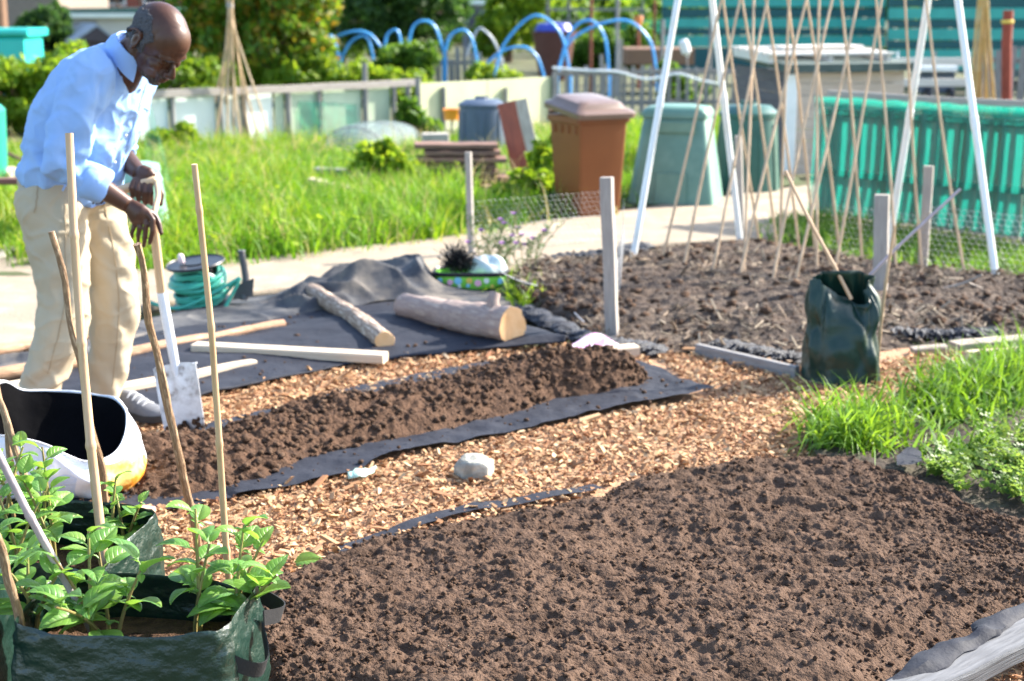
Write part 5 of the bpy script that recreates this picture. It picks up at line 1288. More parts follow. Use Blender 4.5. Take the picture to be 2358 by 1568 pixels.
for i in range(len(pts)): 
    w_ = pts[max(0, i - 4):i + 5]; sm.append(sum(w_, Vector()) / len(w_))
tail = [sm[-1], PT(552, 640, C.y - .10), PT(520, 705, C.y - .12), PT(498, 735, C.y - .16), PT(470, 758, C.y - .2)]
mb.tube(sm, .0098, n=8); mb.build('hose', m_hose, hr)
mb = MB(); mb.tube(smoothline(tail, 24), .0098, n=8); mb.build('hose_end', m_hose, hr)
mb = MB(); mb.tube(smoothline([PT(330, 690, C.y - .1), PT(385, 708, C.y - .15), PT(430, 705, C.y - .16), PT(500, 670, C.y - .14), PT(552, 640, C.y - .1)], 24), .0098, n=8); mb.build('hose_loop', m_hose, hr)
rot = ax.to_track_quat('Z', 'Y').to_matrix()
mb = MB(); mb.lathe([(.0, .118), (.06, .118), (.06, .112), (.148, .112), (.152, .118), (.156, .112), (.152, .104), (.05, .104), (.02, .10)], C, n=40, rot=rot, cap=False); mb.build('flange', m_black, hr)
mb = MB(); mb.lathe([(.08, -.12), (.085, .10)], C, n=24, rot=rot); mb.build('drum', m_black, hr)
mb = MB(); mb.lathe([(.15, -.118), (.155, -.112), (.15, -.106), (.05, -.106)], C, n=40, rot=rot, cap=False); mb.build('base_flange', m_black, hr)
mb = MB(); mb.lathe([(.012, 0), (.017, .01), (.017, .04), (.010, .05)], C + ax * .118 + u * -.07 , n=14, rot=rot); mb.build('knob', M('pale_knob', (.75, .6, .62), (.7, .55, .56), rough=.4), hr)
mb = MB(); q = [PT(556, 578, C.y + .02), PT(566, 640, C.y + .02), PT(560, 690, C.y - .02)]
mb.tube(q, [.017, .019, .022], n=12); mb.lathe([(.019, 0), (.021, .004), (.019, .008)], q[0] - Vector((0, 0, .004)), n=14); mb.build('crank', m_reel, hr)
mb = MB(); mb.rings([[PT(x, y, C.y + dy) for x, y in ((548, 655), (585, 640), (582, 682), (535, 690))] for dy in (-.03, .03)]); mb.build('stand', m_reel, hr)
# tray with polka dots
tr = thing('garden_tray', 'lime green plastic tray with coloured dots and a black rim', 'tray', G(1084, 668))
C = G(1084, 664, .015); m_lime = M('lime_plastic', (.26, .72, .09), (.23, .66, .08), rough=.4)
mb = MB(); s = .0023 * 1
def tray_ring(z, a, b): return [C + Vector((a * math.copysign(abs(math.cos(t)) ** .45, math.cos(t)), b * math.copysign(abs(math.sin(t)) ** .6, math.sin(t)), z)) for t in [2 * math.pi * k / 48 for k in range(48)]]
mb.rings([tray_ring(.012, .170, .10), tray_ring(.03, .192, .115), tray_ring(.09, .205, .125), tray_ring(.093, .20, .12), tray_ring(.03, .185, .11)], cap1=True); mb.build('shell', m_lime, tr, auto=50)
mb = MB(); mb.rings([tray_ring(.088, .208, .128), tray_ring(.105, .214, .134), tray_ring(.112, .206, .126), tray_ring(.10, .197, .118)], cap0=False, cap1=False); mb.build('rim', m_black, tr, auto=50)
dcol = {'blue': (.25, .60, .80), 'pink': (.85, .45, .60), 'white': (.8, .85, .8), 'gold': (.75, .55, .12)}
for i, (fx, z, r, c_) in enumerate([(-.84, .062, .018, 'blue'), (-.56, .058, .017, 'pink'), (-.34, .066, .022, 'blue'), (-.02, .066, .018, 'gold'), (-.30, .036, .010, 'white'), (-.06, .040, .011, 'blue'), (.22, .054, .020, 'pink'), (.46, .066, .016, 'white'), (.84, .062, .018, 'blue'), (.62, .036, .010, 'gold')]):
    ex = fx; yy = -math.copysign(1, 1) * (1 - abs(ex) ** (2 / .45)) ** (.6 / 2) if abs(ex) < 1 else 0
    a = .1985 * ex; b_ = .1205 * yy; p = C + Vector((a, b_ - .0035, z)); nr = Vector((0.25 * ex ** 5, -1, -.18)).normalized()
    mb = MB(); mb.lathe([(r, 0), (r * .98, .0016)], p, n=16, rot=nr.to_track_quat('Z', 'Y').to_matrix()); mb.build('dot', M('dot_' + c_, dcol[c_], dcol[c_], rough=.4), tr)
mb = MB(); rs = []; Cw = C + Vector((.10, .02, .09))
for i in range(15):
    ph = math.pi * i / 14; rr = []
    for k in range(24):
        th = 2 * math.pi * k / 24; d = Vector((math.sin(ph) * math.cos(th), math.sin(ph) * math.sin(th), -math.cos(ph)))
        q = 1 + .3 * mnoise.noise(d * 1.7 + Vector((2, 2, 0))) + .12 * (1 - 2 * abs(mnoise.noise(d * 4))); rr.append(Cw + Vector((d.x * .10 * q, d.y * .08 * q, d.z * .095 * q)))
    rs.append(rr)
mb.rings(rs); one(mb, 'plastic_bag', M('clear_white_bag', (.62, .68, .66), (.45, .55, .55), (.7, .68, .58), sc=9, rough=.3, bump=.5, bs=20), 'crumpled whitish plastic bag sitting in the polka dot tray', 'plastic bag', auto=0)
# dark tuft of netting and dead flower heads in the tray
P = C + Vector((-.07, 0, .13)); rgs = []
k_ = 420; d = rng.normal(size=(k_, 3)); d /= np.linalg.norm(d, axis=1)[:, None]; d[:, 2] = np.abs(d[:, 2]) * 1.1
A = np.array(P) + rng.normal(0, .02, (k_, 3)); L_ = rng.uniform(.05, .13, k_)[:, None]; B = A + d * L_; X = np.cross(d, rng.normal(size=(k_, 3))); X /= np.linalg.norm(X, axis=1)[:, None]; X *= .004
V = np.stack([A - X, A + X, B + X * .6, B - X * .6], 1).reshape(-1, 3); F = np.arange(k_ * 4).reshape(-1, 4)
tag(np_obj('netting', V, F, m_black), 'dark tangled tuft of black netting in the polka dot tray', 'netting')
# flowering weed by the small stake
fw = thing('flowering_weed', 'tall grey green weed with small purple flowers by the stake', 'weed', G(1165, 640))
P0 = G(1165, 640); m_weed = leafmat('grey_green_leaves', [(.08, .15, .07), (.13, .21, .09), (.09, .17, .05), (.18, .26, .10)])
VV, FF, o = [], [], 0; tips = []
random.seed(9); ms = MB()
for k in range(26):
    a = random.uniform(0, 6.28); ln = random.uniform(.05, .30); h = random.uniform(.18, .44); b_ = P0 + Vector((random.uniform(-.16, .16), random.uniform(-.10, .2), 0)); e = b_ + Vector((math.cos(a) * ln, math.sin(a) * ln * .5, h)); mdl = b_.lerp(e, .5) + Vector((0, 0, .05))
    ms.tube([b_, mdl, e], [.003, .0025, .0015], n=5); tips.append(e)
    for j in range(26):
        t = random.uniform(.1, 1); p = b_.lerp(mdl, t * 2) if t < .5 else mdl.lerp(e, t * 2 - 1); d = Vector((random.gauss(0, 1), random.gauss(0, 1), random.uniform(.1, 1.6))).normalized(); x_ = d.orthogonal().normalized(); l = random.uniform(.025, .06)
        VV += [p, p + d * l * .5 + x_ * .005, p + d * l, p + d * l * .5 - x_ * .005]; FF.append((o, o + 1, o + 2, o + 3)); o += 4
ms.build('stems', m_stem, fw); np_obj('leaves', np.array([tuple(v) for v in VV]), np.array(FF), m_weed, fw)
m_purp = M('purple_petals', (.40, .16, .50), (.55, .28, .62), rough=.7)
for e in tips[:13]:
    mb = MB()
    for k in range(12):
        a = 2 * math.pi * k / 12; d = Vector((math.cos(a), math.sin(a), .7 + .5 * (k % 2))).normalized(); x_ = d.orthogonal().normalized() * .004
        mb.add([e - x_, e + x_, e + d * .020 + x_, e + d * .020 - x_], [(0, 1, 2, 3)])
    mb.build('flower', m_purp, fw)
P = tufts([[(1180, 660), (1240, 640), (1250, 720), (1190, 720)]], 420, sp=.03, per=7); V, F = blades(P, .05, .15, .012, lean=.8, z0=.02)
tag(np_obj('weeds', V, F, m_leaf_yel, smooth=True), 'yellow green weeds below the purple flowers', 'weeds', kind='stuff')
# bare branch on the mulched bed
mb = MB(); mb.tube(smoothline([G(2110, 672, .05), G(2170, 665, .08), G(2225, 650, .12), G(2262, 632, .17)], 14), [.012 - .0005 * i for i in range(14)], n=7, jit=.1)
mb.tube(smoothline([G(2225, 650, .12), G(2270, 668, .07), G(2320, 690, .05)], 10), [.008 - .0005 * i for i in range(10)], n=6, jit=.1)
one(mb, 'branch', m_wood_post, 'bare grey branch lying on the mulched bed near the right frame', 'branch')
# ------------------------------------------------------------------ background
random.seed(123)
def bxp(mb, x0, x1, yt, yb, Y, dep, mi=0, ch=.04, rot=0):
    """a block whose front spans those pixels at distance Y and which runs dep metres back"""
    a, b = PT(x0, yb, Y), PT(x1, yt, Y); w, h = abs(b.x - a.x), abs(b.z - a.z); c = (a + b) / 2 + Vector((0, dep / 2, 0))
    return mb.box(c, (dep, w, h), ch=ch, mi=mi) if False else mb.beam(Vector((c.x - w / 2, c.y, c.z)), Vector((c.x + w / 2, c.y, c.z)), dep, h, seg=1, ch=ch, mi=mi)
def bx(mb, lo, hi, ch=.03, mi=0):
    c = [(l + h) / 2 for l, h in zip(lo, hi)]; return mb.beam((lo[0], c[1], c[2]), (hi[0], c[1], c[2]), hi[1] - lo[1], hi[2] - lo[2], seg=1, ch=ch, mi=mi)

# --- low panel fence behind the lawn
m_panel = M('white_panel', (.74, .80, .76), (.62, .70, .66), sc=3, rough=.5)
m_panel_g = M('pale_green_panel', (.52, .60, .44), (.40, .48, .34), sc=3, rough=.55)
m_panel_y = M('weathered_cream_panel', (.56, .56, .36), (.42, .44, .28), sc=2, rough=.6)
def fence_run(label, a, b, h, posts, panels, rail=True, name='panel_fence'):
    """posts / panels placed by fraction along the run; panels = (t0, t1, material)"""
    p0, p1 = G(*a), G(*b); d = p1 - p0; t = thing(name, label, 'fence', p0)
    nx = Vector((d.y, -d.x, 0)).normalized(); nx = nx if nx.y < 0 else -nx
    for t0, t1, mt in panels:
        mb = MB(); q0, q1 = p0 + d * t0, p0 + d * t1; mb.beam(q0 + Vector((0, 0, h * .48 - .02)), q1 + Vector((0, 0, h * .48 - .02)), .012, h * .94, seg=1); mb.build('panel', mt, t)
    for f, hh, w in posts:
        q = p0 + d * f + nx * .04; mb = MB(); mb.beam(q - Vector((0, 0, .1)), q + Vector((0, 0, hh)), w, .05, up=(0, 1, 0), seg=3, jit=.004); mb.build('post', m_wood_grey, t)
    if rail:
        mb = MB(); mb.beam(p0 + Vector((0, 0, h)) + nx * .065, p1 + Vector((0, 0, h)) + nx * .065, .03, .085, seg=14, jit=.008); mb.build('rail', m_stake, t)
    return t
fence_run('low fence of white and pale green panels under a rough grey rail', (300, 348), (962, 300), .60,
          [(.13, .56, .05), (.28, .56, .06), (.36, .58, .07), (.51, .58, .06), (.62, .56, .04), (.79, .86, .06), (.90, .57, .05), (.955, .6, .06)],
          [(.0, .12, m_panel), (.14, .27, m_panel), (.29, .35, m_panel), (.37, .46, m_panel), (.47, .50, m_panel_g), (.52, .63, m_panel_g), (.64, .78, m_panel_g), (.80, .89, m_panel_g)])
fence_run('higher fence of stained cream panels behind the blue grey compost bin', (952, 308), (1276, 282), .66, [(.02, .68, .06), (.19, .55, .05), (.62, .5, .05), (.98, .64, .05)], [(.03, .5, m_panel_y), (.505, .98, m_panel_y)], rail=False)
# green netting hung on it
def netsheet(name, label, corners, mat, dz=.0, n=26, m=14, amp=.03, cat='netting', seed=0):
    a, b, c, d = [Vector(q) for q in corners]; rs = []
    for i in range(m):
        t = i / (m - 1); L0, R0 = a.lerp(d, t), b.lerp(c, t)
        rs.append([L0.lerp(R0, j / (n - 1)) + Vector((0, amp * mnoise.noise(Vector((j * .35, i * .3, seed))) * 2, amp * .5 * mnoise.noise(Vector((j * .4, i * .3, seed + 9))))) for j in range(n)])
    mb = MB(); mb.rings(rs, closed=False); return tag(mb.build(name, mat, auto=0), label, cat)
def netmat(name, c, tp, sc=160, tl_=.35):
    m = M(name, c, tuple(q * .8 for q in c), sc=30, rough=.6); nt = m.node_tree; N, L = nt.nodes, nt.links
    out = [x for x in N if x.type == 'OUTPUT_MATERIAL'][0]; src = out.inputs['Surface'].links[0].from_socket
    tr = N.new('ShaderNodeBsdfTransparent'); tl = N.new('ShaderNodeBsdfTranslucent'); tl.inputs['Color'].default_value = rgb(c); m1 = N.new('ShaderNodeMixShader'); m1.inputs[0].default_value = tl_
    m2 = N.new('ShaderNodeMixShader'); m2.inputs[0].default_value = tp
    L.new(src, m1.inputs[1]); L.new(tl.outputs[0], m1.inputs[2]); L.new(m1.outputs[0], m2.inputs[1]); L.new(tr.outputs[0], m2.inputs[2]); L.new(m2.outputs[0], out.inputs['Surface']); return m
m_net_g = netmat('green_net', (.04, .34, .22), .55)
Yp = G(700, 318).y - .12
netsheet('garden_net', 'sheer green net draped against the pale green fence panels', [PT(676, 232, Yp), PT(822, 240, Yp), PT(826, 318, Yp - .1), PT(680, 322, Yp - .1)], m_net_g, seed=3)
# --- cane wigwam
wg = thing('cane_wigwam', 'wigwam of bamboo canes tied at the top in front of the white fence', 'wigwam', G(545, 334))
m_cane_f = M('far_bamboo', (.50, .36, .22), (.40, .28, .16), sc=4, rough=.6)
ap = PT(529, 2, G(540, 336).y)
for i, (x, y, tx) in enumerate([(474, 330, 3), (492, 338, 0), (511, 330, -2), (524, 340, 2), (540, 330, -3), (556, 338, 1), (578, 330, 2), (598, 330, -1), (626, 338, -3)]):
    b_ = G(x, y); q = ap + Vector((tx * .012, random.uniform(-.04, .04), 0)); mb = cane_mb(b_, q + (q - b_) * .06, .013, .009, bow=.02, n=7, node=.3); mb.build('cane', m_cane_f, wg)
mb = MB(); mb.lathe([(.035, -.03), (.042, 0), (.035, .03)], ap - Vector((0, 0, .05)), n=12); mb.build('tie', m_stake, wg)
# --- net cloche
cl = thing('cloche_tunnel', 'low tunnel cloche of pale netting sunk in the long grass', 'cloche', G(845, 350))
c0, c1 = G(800, 360), G(905, 330); d = (c1 - c0); ax = d.normalized(); sx = Vector((ax.y, -ax.x, 0)); rs = []
for i in range(13):
    t = i / 12; e = (1 - abs(2 * t - 1) ** 3.5) ** .5 * .85 + .15; rs.append([c0 - ax * .15 + (d + ax * .5) * t + sx * (math.cos(math.pi * k / 16) * .38 * e) + Vector((0, 0, math.sin(math.pi * k / 16) ** .8 * .34 * e * (1 - .25 * t))) for k in range(17)])
mb = MB(); mb.rings(rs, closed=False); mb.build('net', netmat('white_net', (.34, .44, .45), .60), cl)
for i in (2, 6, 10):
    mb = MB(); mb.tube(rs[i], .008, n=6); mb.build('hoop', m_wood_grey, cl)
# --- compost bins, wheelie bin, boards
m_bluebin = M('slate_blue_plastic', (.075, .105, .16), (.055, .08, .12), sc=4, rough=.45, bump=.1); m_darkgreen = M('dark_green_plastic', (.020, .085, .07), (.028, .11, .09), sc=5, rough=.4)
def round_bin(name, label, c, r0, r1, h, mat, lidr, hatch=None):
    t = thing(name, label, 'compost bin', c); mb = MB(); mb.lathe([(r0, 0), (r0, .03), ((r0 * .4 + r1 * .6), h * .55), (r1 * 1.02, h * .82), (r1, h * .86), (r1 * .9, h * .87)], c, n=36); mb.build('body', mat, t, auto=50)
    mb = MB(); mb.lathe([(lidr, h * .85), (lidr * 1.03, h * .86), (lidr * 1.03, h * .91), (lidr * .96, h * .925), (lidr * .75, h * .985), (lidr * .30, h), (lidr * .28, h * 1.015), (.001, h * 1.02)], c, n=36, cap=False); l = mb.build('lid', mat, t, auto=40)
    mb = MB(); mb.beam(Vector(c) + Vector((-lidr * .3, 0, h * 1.02)), Vector(c) + Vector((lidr * .3, 0, h * 1.02)), .05, .035, seg=2); mb.build('handle', mat, l)
    for k in range(10):
        a = 2 * math.pi * k / 10; mb = MB(); p = Vector(c) + Vector((math.cos(a) * r0 * 1.0, math.sin(a) * r0 * 1.0, .03)); q = Vector(c) + Vector((math.cos(a) * r1 * 1.01, math.sin(a) * r1 * 1.01, h * .78)); mb.beam(p, q, .05, .02, up=(math.cos(a), math.sin(a), 0), seg=3); mb.build('rib', mat, t)
    return t
round_bin('compost_bin', 'slate blue round compost bin with flat lid by the stained cream fence', G(1110, 352), .25, .235, .575, m_bluebin, .245)
round_bin('compost_bin', 'dark green round compost bin right of the pale green one', G(1718, 440), .28, .235, .74, m_darkgreen, .245)
# pale green box composter
pg = thing('compost_bin', 'pale sea green box compost bin with sloping sides and a front flap', 'compost bin', G(1560, 478)); m_pg = M('sea_green_plastic', (.14, .27, .21), (.10, .21, .165), (.18, .31, .245), sc=2.5, rough=.45, bump=.12, bs=20)
C = G(1566, 476) + Vector((0, .30, 0)); BS = 1.0; Rz = Matrix.Rotation(R(-16), 3, 'Z')
def rrect(a, b, z, r=.06, n=6, sk=0):
    pts = []
    for cx, cy, t0 in ((a - r, b - r, 0), (-a + r, b - r, 90), (-a + r, -b + r, 180), (a - r, -b + r, 270)):
        for k in range(n): t = R(t0 + 90 * k / (n - 1)); pts.append(C + Rz @ Vector((cx + r * math.cos(t), cy + r * math.sin(t) + sk, z)))
    return pts
mb = MB(); mb.rings([rrect(.355, .30, 0), rrect(.35, .295, .02), rrect(.255, .20, .68), rrect(.245, .19, .70)]); mb.build('body', m_pg, pg, auto=40)
mb = MB(); mb.rings([rrect(.255, .205, .685), rrect(.265, .215, .69), rrect(.265, .215, .73), rrect(.24, .19, .765), rrect(.14, .11, .785)]); lid = mb.build('lid', m_pg, pg, auto=40)
def front(u, z): w_ = .295 - (z - .02) / .66 * .095 + .004; return C + Rz @ Vector((u, -w_, z))
mb = MB(); nz = Vector((0, -.02, 0)); mb.rings([[front(-.13, .02) , front(.13, .02), front(.12, .26), front(-.12, .26)], [front(-.13, .02) + nz, front(.13, .02) + nz, front(.12, .26) + nz, front(-.12, .26) + nz]], flip=True); mb.build('flap', m_pg, pg)
mb = MB(); mb.rings([[front(-.18, .58), front(.18, .58), front(.17, .66), front(-.17, .66)], [front(-.18, .58) + nz, front(.18, .58) + nz, front(.17, .66) + nz * 1.6, front(-.17, .66) + nz * 1.6]], flip=True); mb.build('lip', m_pg, lid)
# brown wheelie bin
wb = thing('wheelie_bin', 'brown wheelie bin with a domed lid standing on the path edge', 'wheelie bin', G(1345, 505)); m_wb = M('brown_bin_plastic', (.20, .062, .015), (.165, .05, .012), sc=3, rough=.5, bump=.1, bs=60); m_wl = M('brown_lid_plastic', (.17, .105, .075), (.14, .085, .06), sc=3, rough=.34, spec=.6)
fr = G(1345, 506); Rz = Matrix.Rotation(R(29), 3, 'Z'); C = fr + Rz @ Vector((.20, .21, 0))
C = fr + Vector((.035, .245, .015)); zt = 0.75
mb = MB(); mb.rings([rrect(.172, .182, .0, .025), rrect(.178, .19, .04, .025), rrect(.210, .225, zt - .05, .025), rrect(.212, .228, zt, .025)]); mb.build('body', m_wb, wb, auto=40)
mb = MB(); mb.rings([rrect(.222, .237, zt - .055, .04), rrect(.232, .247, zt - .05, .04), rrect(.232, .247, zt - .005, .04), rrect(.215, .23, zt, .04)], cap0=False, cap1=False); mb.build('rim', m_wb, wb, auto=40)
def tl(r): return [p + Vector((0, 0, .13 * ((Rz.inverted() @ (p - C)).y + .2))) for p in r]
mb = MB(); mb.rings([tl(rrect(.235, .25, zt - .012, .06, sk=-.012)), tl(rrect(.256, .275, zt - .008, .06, sk=-.016)), tl(rrect(.258, .278, zt + .028, .06, sk=-.016)), tl(rrect(.245, .262, zt + .042, .06, sk=-.01)), tl(rrect(.212, .225, zt + .052, .05)), tl(rrect(.185, .205, zt + .088, .06)), tl(rrect(.14, .16, zt + .100, .06)), tl(rrect(.05, .06, zt + .104, .04))]); lid = mb.build('lid', m_wl, wb, auto=35)
mb = MB(); mb.tube([C + Rz @ Vector((x, .29, zt + .01)) for x in (-.18, 0, .18)], .016, n=10); mb.build('handle', m_wl, wb)
for s in (-1, 1):
    mb = MB(); q = Matrix.Rotation(R(90), 3, 'Y'); mb.lathe([(.06, -.02), (.075, -.02), (.08, 0), (.075, .02), (.06, .02)], C + Rz @ Vector((s * .19, .17, .08)), n=24, rot=Rz @ q); wl = mb.build('wheel', m_black, wb)
for k in range(4):
    mb = MB(); p = C + Rz @ Vector((-.212 - .0, -.16 + .1 * k, zt - .10)); mb.box(p, (.012, .022, .06), rot=Rz); mb.build('rib', m_wb, wb)
# boards leaning and stacked
def lean(label, top, bot, w, d, mat, tilt=.25, name='board'):
    b_ = G(*bot); t_ = PT(top[0], top[1], b_.y + tilt); mb = MB(); mb.beam(b_ - Vector((0, 0, .03)), t_, w, d, up=(0, 1, 0), seg=6, jit=.003); return one(mb, name, mat, label, 'board', auto=30)
lean('red brown board leaning by the blue grey bin', (1168, 236), (1214, 428), .185, .03, m_wood_red)
lean('whitish worn board leaning against the red brown one', (1200, 230), (1250, 440), .105, .04, wood('worn_white_wood', (.52, .46, .38), (.30, .25, .2)))
cl_ = [(.10, 'lowest'), (.16, 'second'), (.21, 'third'), (.25, 'fourth'), (.29, 'fifth'), (.33, 'topmost')]
base = G(1060, 436)
for i in range(7):
    z = .03 + i * .056; w_ = 1.42 + random.uniform(-.1, .1); mb = MB(); o_ = random.uniform(-.05, .05); y0 = base.y + .12 + random.uniform(-.05, .05)
    mb.beam((base.x - .36 + o_, y0, z), (base.x + .36 + o_ * .5 + random.uniform(-.05, .05), y0 + .06, z + random.uniform(-.006, .006)), .30, .038, seg=7, jit=.004)
    one(mb, 'plank', m_wood_dark, 'dark reddish plank, %s from the bottom of the stack in the long grass' % ORD[i], 'plank', 'planks stacked in the long grass', auto=30)
mb = MB(); q = G(1002, 385); mb.box((q.x, q.y + .12, .27), (.26, .2, .10), rot=Matrix.Rotation(R(8), 3, 'Z'), ch=.06)
one(mb, 'concrete_block', m_slab, 'pale grey concrete block resting behind the stack of dark planks', 'block')
plank('plank', 'bleached plank lying half buried in the long grass', (716, 415), (902, 462), .14, .06, .12, .05, m_wood_pale)
plank('plank', 'grey plank lying behind the bleached one in the grass', (730, 392), (860, 400), .15, .16, .14, .05, m_wood_grey)
plank('plank', 'short grey plank poking out of the grass beside the stack', (1110, 432), (1190, 425), .08, .08, .1, .04, m_wood_brown)
mb = MB(); q = PT(1040, 262, G(1040, 330).y); mb.lathe([(.001, -.07), (.085, -.07), (.10, .05), (.105, .055), (.098, .055), (.08, -.06), (.001, -.06)], q, n=24, cap=False)
ot = thing('orange_tub', 'small bright orange tub on a stick by the slate blue bin', 'tub', (q.x, q.y, 0)); mb.build('tub', M('orange_plastic', (.85, .33, .04), (.8, .28, .03), rough=.4), ot); mb = MB(); mb.tube([(q.x, q.y + .02, -.05), (q.x, q.y + .02, q.z - .06)], .014, n=8); mb.build('stick', m_wood_grey, ot)
mb = MB(); q = G(838, 372, .16); mb.lathe([(.04, 0), (.045, .08), (.03, .1), (.016, .11), (.016, .13)], q, n=16, rot=Matrix.Rotation(R(80), 3, 'Y')); one(mb, 'plastic_bottle', M('pale_blue_plastic', (.5, .75, .85), (.45, .7, .8), rough=.25), 'pale blue plastic bottle lying in the grass before the cloche', 'bottle')
# --- pale green water butt, net and stuff behind the man
wbt = thing('water_butt', 'pale mint green ribbed barrel standing behind the hands of the man', 'barrel', G(338, 560)); m_mintb = M('mint_barrel', (.22, .42, .33), (.18, .36, .28), sc=3, rough=.4)
q = G(334, 556); mb = MB(); mb.lathe([(.155, 0), (.165, .05), (.16, .20), (.148, .3), (.15, .32), (.137, .40), (.14, .42), (.12, .47), (.11, .49)], q, n=30); mb.build('barrel', m_mintb, wbt, auto=30)
mb = MB(); mb.lathe([(.125, .475), (.13, .49), (.12, .525), (.07, .54), (.001, .542)], q, n=30, cap=False); mb.build('lid', m_mintb, wbt)
Yn = G(360, 500).y
netsheet('garden_net', 'green net hanging loosely between the man and the lawn', [PT(325, 245, Yn + 1), PT(352, 250, Yn + 1), PT(420, 520, Yn), PT(352, 540, Yn)], netmat('fine_green_net', (.05, .36, .20), .78), seed=8)
# left edge: teal bins, rusty sheet, planks, slabs
m_teal = M('turquoise_plastic', (.03, .50, .43), (.025, .42, .37), sc=3, rough=.4)
tl = thing('water_tank', 'turquoise plastic tank standing above the bushes at the left edge', 'tank', G(10, 300)); Yt = 20.0
def pbox(name, mat, parent, x0, x1, yt, yb, Y, dep, ch=.06, **k):
    mb = MB(); bxp(mb, x0, x1, yt, yb, Y, dep, ch=ch); return mb.build(name, mat, parent, **k) if parent is not None else mb.build(name, mat, **k)
pbox('body', m_teal, tl, -80, 54, 84, 290, Yt, .8); pbox('lid', m_teal, tl, -86, 62, 66, 84, Yt - .04, .9, ch=.3)
q = G(-40, 455); bn = thing('storage_bin', 'teal green bin rim at the left edge behind the man', 'bin', q); mb = MB(); mb.lathe([(.20, 0), (.22, .3), (.235, .72), (.2, .76), (.12, .80), (.001, .81)], q, n=30, cap=False); mb.build('bin', M('teal_bin', (.02, .30, .20), (.018, .25, .17), rough=.35), bn)
mb = MB(); a, b_ = G(20, 420, .48), G(120, 415, .40); mb.beam(a, b_, .6, .03, seg=8, jit=.01); one(mb, 'rusty_sheet', M('rusty_sheet_metal', (.16, .07, .05), (.09, .05, .04), sc=6, rough=.8), 'rusty brown sheet propped level behind the back of the man', 'metal sheet', auto=30)
mb = MB(); a, b_ = G(30, 412), G(110, 408)
for x in (a, b_): mb.beam(x, x + Vector((0, 0, .44)), .08, .3, up=(0, 1, 0), seg=2)
mb = MB()
for i, (x0, y0, x1, y1) in enumerate([(-10, 395, 48, 470), (22, 388, 66, 462), (-40, 400, 20, 478)]):
    Y = G(40, 470).y; mbb = MB(); mbb.beam(PT(x0, y0, Y + .5), PT(x1, y1, Y), .09, .04, up=(0, 0, 1), seg=6, jit=.003); one(mbb, 'plank', m_wood_pale if i < 2 else m_wood_brown, ['pale plank slanting down at the left edge behind the man', 'second pale plank slanting beside it, nearer the man', 'brown plank slanting at the very left edge'][i], 'plank', auto=30)
mb = MB(); mb.tube([PT(-20, 335, 13), PT(70, 378, 12.6)], .018, n=8); one(mb, 'pole', m_wood_brown, 'thin brown pole slanting at the left edge below the rusty sheet', 'pole')

# --- trees and bushes
def tree(label, base, H_, crowns, leafm, n, size, name='tree', cat='tree', grp='trees and bushes among the plots', clump=46, trunk=.06):
    t = thing(name, label, cat, base, grp); b_ = Vector(base); VV, FF, o = [], [], 0
    mt = MB()
    for (dx, dy, z, rx, ry, rz) in crowns:
        c = b_ + Vector((dx, dy, z)); k = max(400, int(n * (rx * rz) / sum(q[3] * q[5] for q in crowns)))
        V, F = leaf_cloud(c, (rx, ry, rz), k, size, clump=clump); VV.append(V); FF.append(F + o); o += len(V)
        mt.tube(smoothline([b_ + Vector((dx * .1, dy * .1, -.1)), b_ + Vector((dx * .3, dy * .3, z * .4)), c + Vector((0, 0, rz * .3))], 8), [trunk * (1 - .09 * i) for i in range(8)], n=7)
        for j in range(5):
            a = random.uniform(0, 6.28); e = c + Vector((math.cos(a) * rx * .7, math.sin(a) * ry * .7, random.uniform(-.3, .6) * rz)); s_ = b_.lerp(c, random.uniform(.45, .9)); mt.tube([s_, s_.lerp(e, .5) + Vector((0, 0, .05)), e], [trunk * .45, trunk * .3, trunk * .12], n=5)
    mt.build('trunk', m_wood_brown, t); np_obj('crown', np.concatenate(VV), np.concatenate(FF), leafm, t); return t
def gb(px, py, dy=0): p = G(px, py); return Vector((p.x, p.y + dy, 0))
# big two-tone shrub tree behind the wigwam
tree('tall tree behind the cane wigwam, green leaves with orange young tips', gb(600, 232), 3, [(-.4, 0, 1.9, 1.0, .8, 1.0), (.45, .1, 1.6, .8, .8, .9), (.1, -.2, .95, .9, .7, .6), (-.7, .2, 1.2, .6, .6, .8), (.75, -.1, .8, .55, .5, .55), (.0, .2, 2.9, 1.0, .9, .9)], m_leaf_or, 17000, .075, name='tree')
tree('dark dense tree at the top centre behind the blue hoops', gb(930, 172), 3, [(-.5, 0, 1.2, 1.0, .9, .9), (.5, .2, 1.5, .95, .9, .9), (0, 0, 2.4, 1.2, 1, 1)], m_leaf_dark, 9500, .10)
tree('mid green bush in front of the dark tree and the picket fence', gb(920, 226), 2, [(0, 0, .42, .55, .45, .42), (.35, -.1, .62, .32, .3, .32), (-.45, 0, .32, .4, .4, .3)], m_leaf_mid, 5200, .07, name='bush', cat='bush')
tree('light green bush spreading along the back of the white panel fence', gb(700, 225), 2, [(0, -1.3, .38, .7, .4, .42), (.9, -1.4, .34, .6, .4, .36), (-.9, -1.2, .4, .6, .4, .4), (1.7, -1.4, .28, .5, .4, .3)], m_leaf_yel, 8500, .06, name='bush', cat='bush')
tree('fresh green bush right behind the shoulder of the man', gb(420, 245), 2, [(0, 0, .38, .7, .5, .4), (-.7, 0, .3, .5, .4, .33), (.5, .3, .42, .4, .4, .32)], m_leaf_yel, 5600, .06, name='bush', cat='bush')
tree('broad bright green bush at the left edge below the turquoise tank', gb(70, 300), 2, [(-.2, 0, .45, .75, .6, .42), (.5, .1, .58, .6, .5, .40), (-.7, 0, .35, .6, .5, .38), (.85, .2, .42, .45, .4, .38)], m_leaf_yel, 10500, .07, name='bush', cat='bush')
